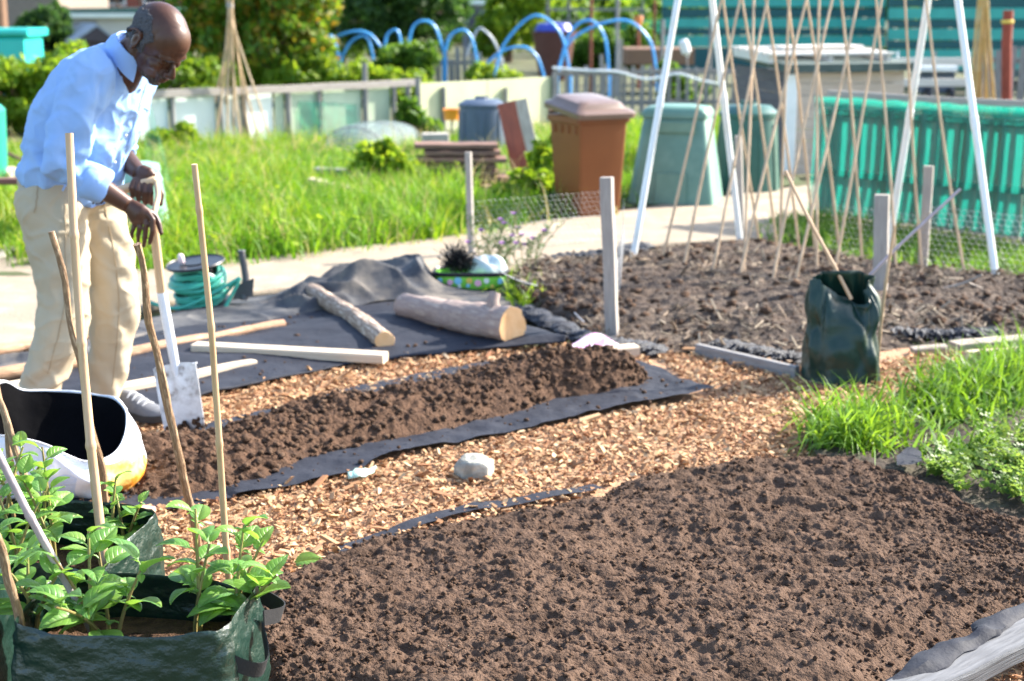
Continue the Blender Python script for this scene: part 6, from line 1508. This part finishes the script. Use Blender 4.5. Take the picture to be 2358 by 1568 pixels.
tree('dark grey green bush in front of the grey brick house at top left', gb(95, 165), 2, [(.1, 0, .7, .65, .6, .6), (.25, .2, 1.1, .4, .5, .42)], m_leaf_dark, 4200, .10, name='bush', cat='bush')
tree('golden green tree at the top centre right of the small hut', gb(1172, 140), 2, [(0, 0, 1.0, .95, .8, .75), (.3, 0, 1.7, 1.0, .8, .7), (-.5, 0, .6, .7, .6, .5)], m_leaf_yel, 7500, .10)
tree('green bush under the largest blue hoops', gb(1385, 166), 2, [(0, 0, .45, .75, .6, .5), (.75, .1, .55, .6, .6, .5), (-.8, 0, .4, .55, .5, .4)], m_leaf_mid, 6500, .085, name='bush', cat='bush')
tree('yellow flowering bush peeping over the stained cream fence', gb(1110, 225), 2, [(0, 0, .32, .28, .25, .26), (.4, .1, .25, .3, .3, .22)], m_leaf_yel, 1900, .06, name='bush', cat='bush')
tree('climbing green bush growing over the picket fence behind the pale bin', gb(1545, 262), 2, [(0, -.1, .35, .24, .25, .32), (.28, -.1, .22, .26, .25, .22), (-.05, -.1, .62, .14, .15, .18)], m_leaf_mid, 3200, .055, name='bush', cat='bush')
tree('bright green bush between the shed and the dark slatted fence', gb(2130, 190), 2, [(0, 0, .62, .55, .4, .26), (.7, .1, .55, .5, .4, .24), (-.5, 0, .55, .35, .3, .2)], m_leaf_yel, 4200, .07, name='bush', cat='bush')
tree('dark climbing bush hanging on the slatted fence at the top right', gb(2225, 150), 2, [(0, 0, 1.2, .4, .3, .6), (.4, .1, .8, .4, .3, .5)], m_leaf_dark, 3400, .08, name='bush', cat='bush')
tree('tree overhanging the red brick house at the top left', gb(330, 128), 3, [(0, 0, 3.2, 2.0, 1.2, .95), (-1.8, 0, 3.1, 1.6, 1.2, .9), (2.0, .3, 2.9, 1.0, .9, .8)], m_leaf_mid, 7000, .14)
tree('low green bush at the fence foot beside the wigwam', gb(395, 352), 2, [(-.1, 0, .12, .2, .2, .13), (.12, .1, .14, .14, .14, .16)], m_leaf_yel, 1500, .05, name='bush', cat='bush')
tree('leafy weed growing by the stack of dark planks', gb(880, 440), 2, [(0, 0, .22, .24, .2, .2), (.2, .05, .14, .2, .2, .13)], m_leaf_yel, 2200, .045, name='bush', cat='bush')
tree('tall leafy weeds left of the brown wheelie bin', gb(1225, 480), 2, [(0, 0, .16, .18, .2, .17), (.14, .3, .28, .16, .2, .26), (-.1, .1, .12, .2, .2, .12)], m_leaf_yel, 2600, .045, name='bush', cat='bush')
tree('spiky green weeds in front of the cream fence left of the orange tub', gb(945, 318), 2, [(0, 0, .22, .16, .15, .22), (.15, 0, .12, .2, .2, .12)], m_leaf_mid, 1300, .06, name='bush', cat='bush')
tree('bush row filling the middle of the top edge', gb(780, 150), 2, [(0, 0, .8, 1.2, .8, .7), (-1.2, 0, 1.0, 1.0, .8, .8), (.9, 0, 1.5, .9, .8, .7)], m_leaf_mid, 6500, .10, name='bush', cat='bush')
tree('leafy allotment bush right of the dark tub at the top', gb(1330, 128), 2, [(0, 0, .7, .8, .6, .6), (1.4, .2, .7, .9, .6, .6), (-1.1, 0, .9, .8, .6, .5)], m_leaf_mid, 5500, .10, name='bush', cat='bush')
# --- blue hoops
m_hoop = M('blue_pipe', (.06, .34, .78), (.08, .40, .84), sc=5, rough=.35); m_hoop_g = M('grey_pipe', (.42, .46, .5), (.34, .38, .42), rough=.4)
hoops = [('largest blue hoop, arching highest behind the picket fence', [(1138, 178), (1162, 100), (1230, 36), (1290, 76), (1314, 176)], 25, m_hoop),
         ('narrow blue hoop between the two widest ones', [(1284, 176), (1310, 80), (1355, 46), (1392, 84), (1404, 180)], 25.4, m_hoop),
         ('broad flat blue hoop at the right end of the hoops', [(1278, 178), (1320, 88), (1430, 46), (1494, 90), (1514, 176)], 24.4, m_hoop),
         ('low blue hoop ending at the corner of the cream fence', [(1124, 142), (1160, 116), (1205, 108), (1236, 130), (1252, 172)], 26, m_hoop),
         ('grey hoop crossing the low blue one', [(1070, 140), (1098, 70), (1120, 74), (1140, 100), (1156, 140)], 27, m_hoop_g),
         ('small blue hoop at the left end of the row', [(744, 130), (750, 90), (762, 82), (772, 100), (782, 140)], 25.6, m_hoop),
         ('long shallow blue hoop second from the left', [(746, 130), (765, 92), (810, 73), (850, 78), (880, 112)], 25.4, m_hoop),
         ('blue hoop in front of the light bush, third from the left', [(786, 132), (808, 96), (836, 83), (850, 96), (859, 134)], 25.4, m_hoop),
         ('blue hoop poking above the mid green bush', [(884, 130), (890, 84), (906, 70), (918, 76), (928, 124)], 25.4, m_hoop),
         ('tall blue hoop tangled in the dark tree', [(936, 130), (950, 64), (978, 48), (1004, 66), (1026, 134)], 25.2, m_hoop),
         ('rounded blue hoop standing over the grey picket panel', [(1020, 138), (1036, 84), (1066, 69), (1086, 88), (1098, 136)], 25.2, m_hoop)]
for lb, px_, Y, mt in hoops:
    pts = [PT(x, y, Y) for x, y in px_]; lo = [Vector((p.x, p.y, 0)) for p in (pts[0], pts[-1])]
    mb = MB(); mb.tube([lo[0]] + smoothline(pts, 30) + [lo[1]], .024, n=9); one(mb, 'hoop', mt, lb, 'hoop', 'pipe hoops over the far plots')
# --- picket fences
def pickets(label, a, b, h, n, w=.06, rail=(.25, .8), hv=.15, mat=m_wood_grey, name='picket_fence', gap=False):
    p0, p1 = G(*a), G(*b); t = thing(name, label, 'fence', p0); d = p1 - p0
    for i in range(n):
        q = p0 + d * ((i + .5) / n); hh = h * (1 + random.uniform(-hv, hv)); mb = MB(); ln_ = random.uniform(-.02, .02)
        mb.beam(q - Vector((0, 0, .1)), q + Vector((ln_, 0, hh)), w * random.uniform(.8, 1.1), .02, up=(0, 1, 0), seg=2, jit=.004); mb.build('paling', mat, t)
    for f in rail:
        mb = MB(); mb.beam(p0 + Vector((0, .03, h * f)), p1 + Vector((0, .03, h * f)), .03, .07, seg=5, jit=.005); mb.build('rail', mat, t)
    return t
pickets('grey picket fence with a white pipe along its top behind the bins', (1272, 272), (1900, 262), .66, 30, rail=(.3, .93), hv=.10)
pickets('short grey picket panel behind the cream fence', (985, 225), (1110, 222), .72, 8, w=.09)
for i, (x, yt) in enumerate([(1385, 125), (1424, 90)]):
    b_ = G(x, 270); mb = MB(); mb.beam(b_, PT(x + 6 * i, yt, b_.y), .05, .03, up=(0, 1, 0), seg=2); one(mb, 'post', m_wood_grey, ['lower pointed grey post rising above the picket fence', 'taller pointed grey post rising above the picket fence'][i], 'post')
Yp = G(1400, 272).y - .06
mb = MB(); mb.tube(smoothline([PT(1272, 156, Yp), PT(1350, 162, Yp), PT(1420, 165, Yp), PT(1490, 182, Yp), PT(1560, 170, Yp), PT(1610, 184, Yp), PT(1668, 196, Yp)], 30), .017, n=8); one(mb, 'pipe', m_pvc, 'white pipe sagging along the top of the grey picket fence', 'pipe')
# --- shed
sh = thing('garden_shed', 'low weathered shed with a felt roof overhang and plank walls', 'shed', G(1815, 402)); Ys = G(1815, 402).y
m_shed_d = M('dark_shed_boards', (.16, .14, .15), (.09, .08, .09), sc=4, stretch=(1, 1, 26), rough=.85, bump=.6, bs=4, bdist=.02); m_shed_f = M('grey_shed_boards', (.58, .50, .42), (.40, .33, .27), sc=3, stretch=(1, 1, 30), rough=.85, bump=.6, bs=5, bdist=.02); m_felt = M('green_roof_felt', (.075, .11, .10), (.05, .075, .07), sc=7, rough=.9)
cr = PT(1815, 400, Ys); fr_, bl = PT(2068, 400, Ys + .35), PT(1690, 330, Ys + 1.9)
for k in range(9):
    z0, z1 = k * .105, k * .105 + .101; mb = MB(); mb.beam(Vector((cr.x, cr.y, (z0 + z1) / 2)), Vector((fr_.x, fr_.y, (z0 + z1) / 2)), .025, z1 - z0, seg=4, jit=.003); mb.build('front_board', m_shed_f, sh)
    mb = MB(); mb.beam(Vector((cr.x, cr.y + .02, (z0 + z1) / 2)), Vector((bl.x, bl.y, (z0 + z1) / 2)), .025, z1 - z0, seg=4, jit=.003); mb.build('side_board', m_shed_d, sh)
mb = MB(); q = Vector((cr.x - .01, cr.y - .03, 0)); mb.beam(q, q + Vector((.0, 0, .93)), .11, .04, up=(0, 1, 0), seg=2); mb.build('corner_post', m_pvc, sh)
z = .955; P4 = [PT(1800, 160, Ys - .12), PT(2080, 158, Ys + .3), PT(2060, 130, Ys + 2.1), PT(1675, 130, Ys + 2.0)]
r0 = [Vector((cr.x - .08, cr.y - .14, z)), Vector((fr_.x + .08, fr_.y - .12, z)), Vector((fr_.x - .2, fr_.y + 1.9, z + .06)), Vector((bl.x - .08, bl.y + .05, z + .06))]
mb = MB(); mb.rings([r0, [p + Vector((0, 0, .07)) for p in r0]]); mb.build('roof', m_felt, sh)
# pallet on the shed roof
pl = thing('pallet', 'pale slatted pallet frame lying on the roof of the shed', 'pallet', r0[0] + Vector((0, .3, .07)))
m_bleach = wood('bleached_wood', (.74, .70, .64), (.60, .55, .48)); a, b_ = r0[0] + Vector((-.12, .35, .10)), r0[1] + Vector((-.16, .25, .10)); off = Vector((-.18, 1.05, .03))
for k in range(7):
    t = k / 6; mb = MB(); mb.beam(a + off * t + Vector((0, 0, .05)), b_ + off * t + Vector((0, 0, .05)), .085, .022, seg=4, jit=.003); mb.build('slat', m_bleach, pl)
for k in range(3):
    t = .03 + .47 * k; q = a.lerp(b_, t); mb = MB(); mb.beam(q, q + off, .05, .075, seg=3); mb.build('bearer', m_bleach, pl)
plank('plank', 'white sheet of board lying on top of the pallet on the shed roof', (1, 1), (2, 2), 0, 0, .01, .01, m_bleach) if False else None
mb = MB(); mb.beam(a + off * .5 + Vector((.25, 0, .085)), b_ + off * .5 + Vector((-.15, 0, .085)), .30, .03, seg=3, jit=.003); one(mb, 'plank', m_bleach, 'wide bleached board lying on top of the pallet on the shed roof', 'plank', auto=30)
# --- green net fence on palings, right
nf = thing('paling_fence', 'fence of upright palings seen through the green netting', 'fence', G(1880, 505))
m_pal = M('pale_paling', (.62, .66, .52), (.46, .50, .40), sc=4, rough=.7)
A0, B0 = G(1885, 498), G(2520, 575); ht = .86; d = B0 - A0; n = 25; nx = Vector((d.y, -d.x, 0)).normalized()
for i in range(n):
    q = A0 + d * ((i + .5) / n + random.uniform(-.006, .006)); hh = ht * random.uniform(.94, 1.0); mb = MB(); mb.beam(q - Vector((0, 0, .05)), q + Vector((random.uniform(-.012, .012), 0, hh)), random.uniform(.065, .12), .015, up=(0, 1, 0), seg=2); mb.build('paling', m_wood_grey if random.random() < .8 else m_wood_dark, nf)
for f in (.40, .92):
    mb = MB(); mb.beam(A0 + Vector((0, -.022, ht * f)), B0 + Vector((0, -.022, ht * f)), .025, .05, seg=3); mb.build('rail', m_wood_dark, nf)
m_net_t = netmat('turquoise_net', (.006, .30, .23), .42, tl_=.62)
np0, np1 = A0 - d * .012 + nx * .07, B0 + nx * .07; rs = []
for i in range(18):
    t = i / 17; z = ht + .03 - (ht - .02) * t; rs.append([np0.lerp(np1, j / 60) + nx * (.009 * mnoise.noise(Vector((j * .3, i * .35, 4))) + .05 * t ** 3 * (1 + mnoise.noise(Vector((j * .5, 2, 2))))) + Vector((0, 0, z + (.018 * mnoise.noise(Vector((j * .35, 1, 1))) if i in (0, 17) else 0) * 1.0)) for j in range(61)])
mb = MB(); mb.rings(rs, closed=False); tag(mb.build('green_netting', m_net_t, auto=0), 'long turquoise green netting stretched over the paling fence at right', 'netting')
mb = MB(); mb.rings([[p + Vector((0, 0, q)) + nx * (.012 + .002 * math.sin(j)) for j, p in enumerate(rs[0])] for q in (.015, -.03, -.065)], closed=False); tag(mb.build('netting_hem', m_net_t, auto=0), 'folded hem of the turquoise netting along the fence top', 'netting')
mb = MB(); q0, q1 = A0 + nx * -.06 + Vector((0, 0, ht + .055)), B0 + nx * -.06 + Vector((0, 0, ht + .055)); mb.beam(q0, q1, .04, .05, seg=8, jit=.004); one(mb, 'fence_rail', m_stake, 'grey top rail running just above the turquoise netting', 'rail', auto=30)
# --- things behind it: white gate, plank fence, rusty post, bamboo bundle
gt = thing('white_gate', 'white two bar gate between the shed and the plank fence', 'gate', G(2140, 300)); Yg = 17.0
for x in (2064, 2150, 2228):
    pbox('upright', m_pvc if x != 2150 else m_wood_grey, gt, x - 7, x + 7, 118, 300, Yg + .05, .05)
for y in (142, 190): pbox('bar', m_bleach, gt, 2058, 2236, y - 9, y + 9, Yg, .045)
cr_ = thing('garden_cart', 'dark cart with a white frame parked behind the white gate', 'cart', G(2150, 255)); pbox('body', m_bluebin, cr_, 2120, 2200, 165, 215, 18.6, .5); pbox('frame', m_pvc, cr_, 2115, 2206, 152, 165, 18.5, .6)
for x in (2135, 2188):
    mb = MB(); mb.lathe([(.05, -.03), (.10, -.03), (.11, 0), (.10, .03), (.05, .03)], PT(x, 222, 18.55) , n=18, rot=Matrix.Rotation(R(90), 3, 'Y')); mb.build('wheel', m_black, cr_)
pickets('tall grey plank fence at the right edge behind the netting', (2228, 300), (2560, 305), 1.02, 13, w=.115, rail=(.2, .85), hv=.03, mat=m_wood_grey, name='plank_fence')
b_ = G(2318, 340); mb = MB(); mb.tube([b_ - Vector((0, 0, .1)), PT(2318, 100, b_.y), PT(2322, 24, b_.y)], .055, n=14); rp = thing('rusty_post', 'thick rusty red iron post with a yellow tie at the right edge', 'post', b_); mb.build('post', M('red_rust', (.34, .07, .04), (.24, .05, .03), sc=9, rough=.8, bump=.3), rp)
q = PT(2320, 50, b_.y); mb = MB(); mb.lathe([(.056, -.02), (.068, -.012), (.068, .012), (.056, .02)], q, n=18); mb.build('tie', M('yellow_cord', (.75, .55, .10), (.65, .45, .08), rough=.7), rp)
bb = thing('bamboo_wigwam', 'bundle of golden bamboo canes tied up behind the right white frame', 'cane bundle', G(2262, 330)); m_gold = M('golden_bamboo', (.60, .40, .15), (.48, .30, .10), sc=4, rough=.45); Yb_ = G(2262, 330).y
for i, (x, tx) in enumerate([(2228, 2264), (2240, 2258), (2252, 2268), (2262, 2262), (2274, 2266), (2286, 2260), (2296, 2270)]):
    p = Vector((PT(x, 300, Yb_).x, Yb_ + random.uniform(-.1, .1), 0)); q = PT(tx, -30, Yb_); mb = cane_mb(p, q, .021, .016, bow=.02, n=7, node=.3); mb.build('cane', m_gold, bb)
# --- dark slatted fence, top right
m_dteal = M('dark_teal_boards', (.008, .075, .085), (.012, .095, .10), sc=3, rough=.6); m_lteal = M('light_teal_boards', (.05, .38, .32), (.035, .30, .26), sc=3, rough=.55)
def slats(label, x0, x1, Y, rows, posts):
    t = thing('slatted_fence', label, 'fence', PT((x0 + x1) / 2, 300, Y) * 1.0); t.location.z = 0
    for yt, yb, mt in rows: pbox('slat', mt, t, x0, x1, yt, yb, Y, .05)
    for x in posts: pbox('post', m_dteal, t, x - 8, x + 8, -60, 150, Y + .055, .1)
rowsA = [(-60, -32, m_dteal), (-30, -4, m_lteal), (-2, 16, m_dteal), (18, 44, m_lteal), (46, 64, m_dteal), (66, 92, m_lteal), (94, 112, m_dteal), (114, 160, m_lteal)]
slats('dark teal slatted fence with light gaps at the top right', 2046, 2560, 27, rowsA, (2050, 2180, 2330, 2500))
rowsB = [(-4, 16, m_lteal), (20, 40, m_dteal), (42, 64, m_lteal), (66, 80, m_dteal), (82, 108, m_lteal), (110, 170, m_dteal)]
slats('lower teal slatted fence behind the bean canes', 1525, 2040, 30, rowsB, (1530, 1700, 1880, 2030))
pbox('shed', m_dteal, None, 1, 2, 1, 2, 5, .1) if False else None
ds = thing('dark_shed', 'dark teal shed at the far top right corner', 'shed', PT(2420, 300, 29)); ds.location.z = 0
pbox('wall', m_dteal, ds, 2280, 2700, -40, 180, 29, 2.5, ch=.01); pbox('roof', m_felt, ds, 2262, 2720, -75, -40, 28.7, 3.2)
# --- rusty poles, bottle scarer, tubs and plots between
b_ = G(1470, 205); mb = MB(); mb.tube([b_, PT(1470, 60, b_.y)], .030, n=10); ip = thing('iron_stake', 'thin rusty iron stake with an orange cap among the far plots', 'stake', b_); mb.build('stake', m_iron, ip); mb = MB(); mb.lathe([(.045, -.05), (.06, 0), (.085, .12), (.07, .15), (.001, .15)], PT(1470, 56, b_.y), n=14, cap=False); mb.build('cap', M('orange_cap', (.65, .22, .06), (.55, .18, .05), rough=.6), ip)
for i, (x, yt, yb, mt, lb) in enumerate([(1423, -20, 160, m_wood_grey, 'thin grey pole left of the rusty stake at the top'), (1362, -20, 150, m_iron, 'thin red pole at the top edge above the hoops'), (1526, 45, 200, m_wood_grey, 'thin grey pole just left of the left white frame'), (1508, -20, 130, m_iron, 'thin rusty pole at the top edge by the teal fence'), (1640, -30, 160, m_wood_grey, 'thin grey pole between the left frame legs at the top')]):
    Y = Yof(yb + 60); mb = MB(); q = PT(x, yt, Y); mb.tube([Vector((q.x, Y, -.05)), q], .028, n=8); one(mb, 'pole', mt, lb, 'pole')
b_ = G(1590, 235); bt = thing('bottle_scarer', 'white plastic bottle upside down on a stick beyond the picket fence', 'bird scarer', b_); mb = MB(); q = PT(1580, 118, b_.y)
mb.lathe([(.02, -.09), (.03, -.06), (.075, -.02), (.08, .08), (.078, .16), (.05, .19), (.001, .19)], q, n=18, rot=Matrix.Rotation(R(-18), 3, 'Y'), cap=False); mb.build('bottle', M('milky_plastic', (.8, .8, .78), (.75, .75, .72), rough=.35), bt); mb = MB(); mb.tube([b_, q], .012, n=6); mb.build('stick', m_wood_grey, bt)
Yt = 31.0
tb_ = thing('plastic_tub', 'blue topped dark red tub standing behind the largest hoop', 'tub', PT(1272, 200, Yt)); tb_.location.z = 0
mb = MB(); q = PT(1275, 150, Yt); h = PT(1275, 85, Yt).z - q.z; q.z = max(q.z - .4, 0); mb.lathe([(.3, 0), (.42, h + .2), (.46, h + .4), (.42, h + .4)], q, n=24); mb.build('tub', M('maroon_plastic', (.10, .035, .03), (.08, .03, .025), rough=.5), tb_); mb = MB(); mb.lathe([(.38, h + .40), (.40, h + .42), (.33, h + .56), (.001, h + .58)], q, n=24, cap=False); mb.build('lid', M('royal_blue', (.05, .08, .45), (.04, .06, .35), rough=.4), tb_)
cf = thing('cold_frame', 'frames of grey timber and green net in the far plots at the top', 'cold frame', PT(1330, 200, 36)); cf.location.z = 0
for x in (1262, 1310, 1360, 1420, 1480): pbox('upright', m_wood_grey, cf, x - 4, x + 4, -40, 120, 36, .06)
for y in (-6, 22, 50): pbox('crossbar', m_wood_grey, cf, 1256, 1486, y - 3, y + 3, 35.94, .05)
netsheet('garden_net', 'green net strung across the far timber frames', [PT(1430, 46, 35.8), PT(1560, 44, 35.8), PT(1560, 76, 35.8), PT(1430, 78, 35.8)], m_net_g, seed=12)
pbox('raised_bed', m_wood_brown, None, 1440, 1600, 112, 150, 26.5, 1.2); tag(bpy.data.objects['raised_bed'], 'brown timber raised bed beyond the picket fence', 'raised bed')
ht_ = thing('small_hut', 'small grey hut with a white roof at the top centre', 'hut', PT(1090, 150, 45)); ht_.location.z = 0
pbox('wall', M('hut_grey', (.20, .21, .25), (.15, .16, .19), sc=3, stretch=(20, 1, 1), rough=.8), ht_, 1066, 1118, 10, 130, 45, 1.2, ch=.01); pbox('roof', m_panel, ht_, 1058, 1130, 0, 11, 44.8, 1.7); pbox('door', M('hut_door', (.08, .08, .10), (.06, .06, .08), rough=.7), ht_, 1080, 1100, 22, 128, 44.97, .05)
cr_ = thing('parked_car', 'dark car with a red tail light glimpsed at the top edge', 'car', PT(950, 130, 48)); cr_.location.z = 0
# the car is mostly hidden by leaves: body, cabin, lamp and wheels
pbox('body', M('dark_car_paint', (.02, .02, .025), (.018, .018, .02), rough=.25, coat=.5), cr_, 760, 850, 18, 60, 49, 1.7, ch=.2); pbox('cabin', M('car_glass', (.03, .035, .04), (.03, .03, .035), rough=.1), cr_, 775, 835, -14, 18, 49.1, 1.5, ch=.3); pbox('tail_light', M('red_lamp_glass', (.55, .02, .02), (.45, .02, .02), rough=.2), cr_, 798, 808, 14, 26, 48.96, .05)
for x in (778, 832):
    mb = MB(); mb.lathe([(.1, -.1), (.3, -.1), (.32, 0), (.3, .1), (.1, .1)], PT(x, 60, 49.1), n=20, rot=Matrix.Rotation(R(90), 3, 'X')); mb.build('wheel', m_black, cr_)
# --- houses top left
m_brickr = bpy.data.materials.new('red_brick'); m_brickg = None
def brick(name, c1, c2, mor, sc=6):
    m = bpy.data.materials.new(name); m.use_nodes = True; nt = m.node_tree; b_ = nt.nodes['Principled BSDF']; br = nt.nodes.new('ShaderNodeTexBrick'); tc = nt.nodes.new('ShaderNodeTexCoord'); mp = nt.nodes.new('ShaderNodeMapping'); mp.inputs['Rotation'].default_value = (R(90), 0, 0)
    br.inputs['Color1'].default_value = rgb(c1); br.inputs['Color2'].default_value = rgb(c2); br.inputs['Mortar'].default_value = rgb(mor); br.inputs['Scale'].default_value = sc
    nt.links.new(tc.outputs['Object'], mp.inputs['Vector']); nt.links.new(mp.outputs['Vector'], br.inputs['Vector']); nt.links.new(br.outputs['Color'], b_.inputs['Base Color']); b_.inputs['Roughness'].default_value = .9; return m
m_br_red = brick('red_brick', (.36, .08, .045), (.28, .06, .035), (.3, .2, .16)); m_br_brown = brick('brown_brick', (.24, .19, .15), (.19, .15, .12), (.3, .27, .24))
hs = thing('brick_house', 'red brick house with white framed windows at the top left', 'house', PT(400, 150, 60)); hs.location.z = 0
pbox('wall', m_br_red, hs, 190, 800, -220, 130, 60, 7, ch=.003); pbox('roof', M('roof_tiles', (.14, .08, .06), (.1, .06, .05), rough=.9), hs, 170, 820, -260, -220, 59.4, 8.2, ch=.1)
for x0 in (225, 330, 445, 600):
    mb = MB(); bxp(mb, x0, x0 + 60, -80, 12, 59.93, .1); wf = mb.build('window', m_pvc, hs); mb = MB(); bxp(mb, x0 + 5, x0 + 55, -75, 7, 59.90, .05); mb.build('pane', M('window_glass', (.05, .06, .07), (.04, .05, .06), rough=.1), wf)
h2 = thing('brick_house', 'grey brown brick house at the top left corner', 'house', PT(40, 150, 48)); h2.location.z = 0
pbox('wall', m_br_brown, h2, -220, 120, -200, 140, 48, 6, ch=.003); pbox('roof', M('slate_roof', (.1, .1, .11), (.08, .08, .09), rough=.8), h2, -240, 140, -240, -200, 47.5, 7, ch=.1); pbox('window', m_pvc, h2, -120, -70, -60, 20, 47.93, .1)
g1 = thing('garage_block', 'long flat roofed pale garage block with a green fascia', 'garage', PT(230, 150, 42)); g1.location.z = 0
pbox('wall', M('pale_render', (.52, .52, .50), (.44, .44, .43), sc=2, rough=.9), g1, 135, 330, 40, 140, 42, 5, ch=.003); pbox('roof', m_panel, g1, 128, 340, 30, 41, 41.7, 5.6, ch=.05); pbox('fascia', m_darkgreen, g1, 110, 342, 20, 30, 41.75, 5.4, ch=.05)
pbox('door', M('garage_door_grey', (.26, .28, .32), (.22, .24, .28), sc=3, stretch=(1, 1, 20), rough=.7), g1, 150, 220, 48, 139, 41.94, .1, ch=.01)
g2 = thing('small_shed', 'small dark shed with a grey pitched roof behind the shoulder of the man', 'shed', PT(210, 200, 33)); g2.location.z = 0
pbox('wall', M('brown_shed_wall', (.07, .055, .06), (.055, .045, .05), rough=.85), g2, 178, 260, 92, 210, 33, 1.4, ch=.005)
a, b_, c_ = PT(172, 96, 32.9), PT(268, 96, 32.9), PT(224, 64, 32.9); mb = MB(); back = Vector((-1.0, 2.4, 0))
mb.rings([[a, b_, c_], [a + back, b_ + back, c_ + back]]); mb.build('gable', bpy.data.materials['brown_shed_wall'], g2, auto=10)
m_rf = M('grey_shed_felt', (.30, .34, .38), (.24, .27, .31), rough=.8); mb = MB(); up = Vector((0, 0, .05)); s0 = Vector((-.08, 0, -.06))
mb.rings([[a + s0, c_ + up * .6, c_ + up * 1.6, a + s0 + up], [a + s0 + back, c_ + up * .6 + back, c_ + up * 1.6 + back, a + s0 + up + back]]); mb.build('roof', m_rf, g2, auto=10)
mb = MB(); s1 = Vector((.08, 0, -.06)); mb.rings([[c_ + up * .6, b_ + s1, b_ + s1 + up, c_ + up * 1.6], [c_ + up * .6 + back, b_ + s1 + back, b_ + s1 + up + back, c_ + up * 1.6 + back]]); mb.build('roof', m_rf, g2, auto=10)
mb = MB(); b_ = G(4, 150); mb.tube([b_, b_ + Vector((.05, 0, 2)), b_ + Vector((-.1, 0, 4.2))], [.22, .18, .12], n=12); tk = thing('tree', 'tree trunk at the far top left corner before the grey house', 'tree', b_); mb.build('trunk', m_wood_brown, tk)
V, F = leaf_cloud(b_ + Vector((0, 0, 4.2)), (1.8, 1.5, 1.4), 2600, .16); np_obj('crown', V, F, m_leaf_or, tk)
# far hedges that close the view between the plots
for i, (x, y, Y, mt, sz) in enumerate([(560, 0, 52, m_leaf_dark, 2.2), (700, 0, 56, m_leaf_mid, 2.0), (880, 0, 54, m_leaf_dark, 2.4), (1020, 0, 58, m_leaf_mid, 2.2), (1180, 0, 56, m_leaf_yel, 2.0), (1320, 0, 60, m_leaf_mid, 2.2), (1460, 0, 58, m_leaf_mid, 2.2), (1620, 0, 62, m_leaf_dark, 2.4), (1800, 0, 60, m_leaf_mid, 2.4), (2000, 0, 58, m_leaf_mid, 2.2), (2200, 0, 60, m_leaf_dark, 2.4), (2400, 0, 58, m_leaf_mid, 2.4), (1540, 0, 46, m_leaf_mid, 1.2), (1390, 0, 48, m_leaf_yel, 1.1)]):
    p = PT(x, y, Y); p.z = 0; nm = ['dark green', 'mid green', 'dark green', 'mid green', 'golden', 'mid green', 'mid green', 'dark green', 'mid green', 'mid green', 'dark green', 'mid green', 'low mid green', 'low golden'][i]
    tree('%s hedge tree on the far boundary, %s from the left' % (nm, (ORD + ['twelfth', 'thirteenth', 'fourteenth'])[i]), p, 3, [(0, 0, sz * .55, sz * .75, 1, sz * .6), (sz * .5, .3, sz * .9, sz * .6, 1, sz * .55), (-sz * .5, .2, sz * .8, sz * .6, 1, sz * .5)], mt, 3000, .17, grp='hedge trees on the far boundary')
# ------------------------------------------------------------------ camera, light, world
cam = bpy.data.cameras.new('camera'); co = bpy.data.objects.new('camera', cam); COL.objects.link(co)
cam.sensor_width = 23.6; cam.lens = FPX / PW * 23.6; cam.clip_end = 600; cam.clip_start = .05
co.location = (0, 0, CAMZ); co.rotation_euler = (math.pi / 2 - PITCH, 0, 0)
cam.dof.use_dof = True; cam.dof.focus_distance = 3.5; cam.dof.aperture_fstop = 2.3; cam.dof.aperture_blades = 7
scene.camera = co
AZ, EL = R(62), R(33)
sun = bpy.data.lights.new('sun', 'SUN'); so = bpy.data.objects.new('sun', sun); COL.objects.link(so)
sun.energy = 4.5; sun.angle = R(1.0); sun.color = (1, .93, .82)
d = Vector((math.sin(AZ) * math.cos(EL), math.cos(AZ) * math.cos(EL), math.sin(EL)))
so.rotation_euler = (-d).to_track_quat('-Z', 'Y').to_euler(); so.location = (8, 2, 9)
w = bpy.data.worlds.new('World'); scene.world = w; w.use_nodes = True
nt = w.node_tree; nt.nodes.clear()
sky = nt.nodes.new('ShaderNodeTexSky'); sky.sky_type = 'NISHITA'; sky.sun_disc = False
sky.sun_elevation = EL; sky.sun_rotation = AZ; sky.air_density = 1.0; sky.dust_density = 1.5; sky.ozone_density = 1.2
bg = nt.nodes.new('ShaderNodeBackground'); bg.inputs['Strength'].default_value = .135
ow = nt.nodes.new('ShaderNodeOutputWorld')
nt.links.new(sky.outputs[0], bg.inputs[0]); nt.links.new(bg.outputs[0], ow.inputs[0])
vs = scene.view_settings; vs.view_transform = 'Standard'; vs.look = 'None'; vs.exposure = 1.95; vs.gamma = 1
scene.cycles.max_bounces = 8; scene.cycles.transparent_max_bounces = 24; scene.cycles.use_denoising = True
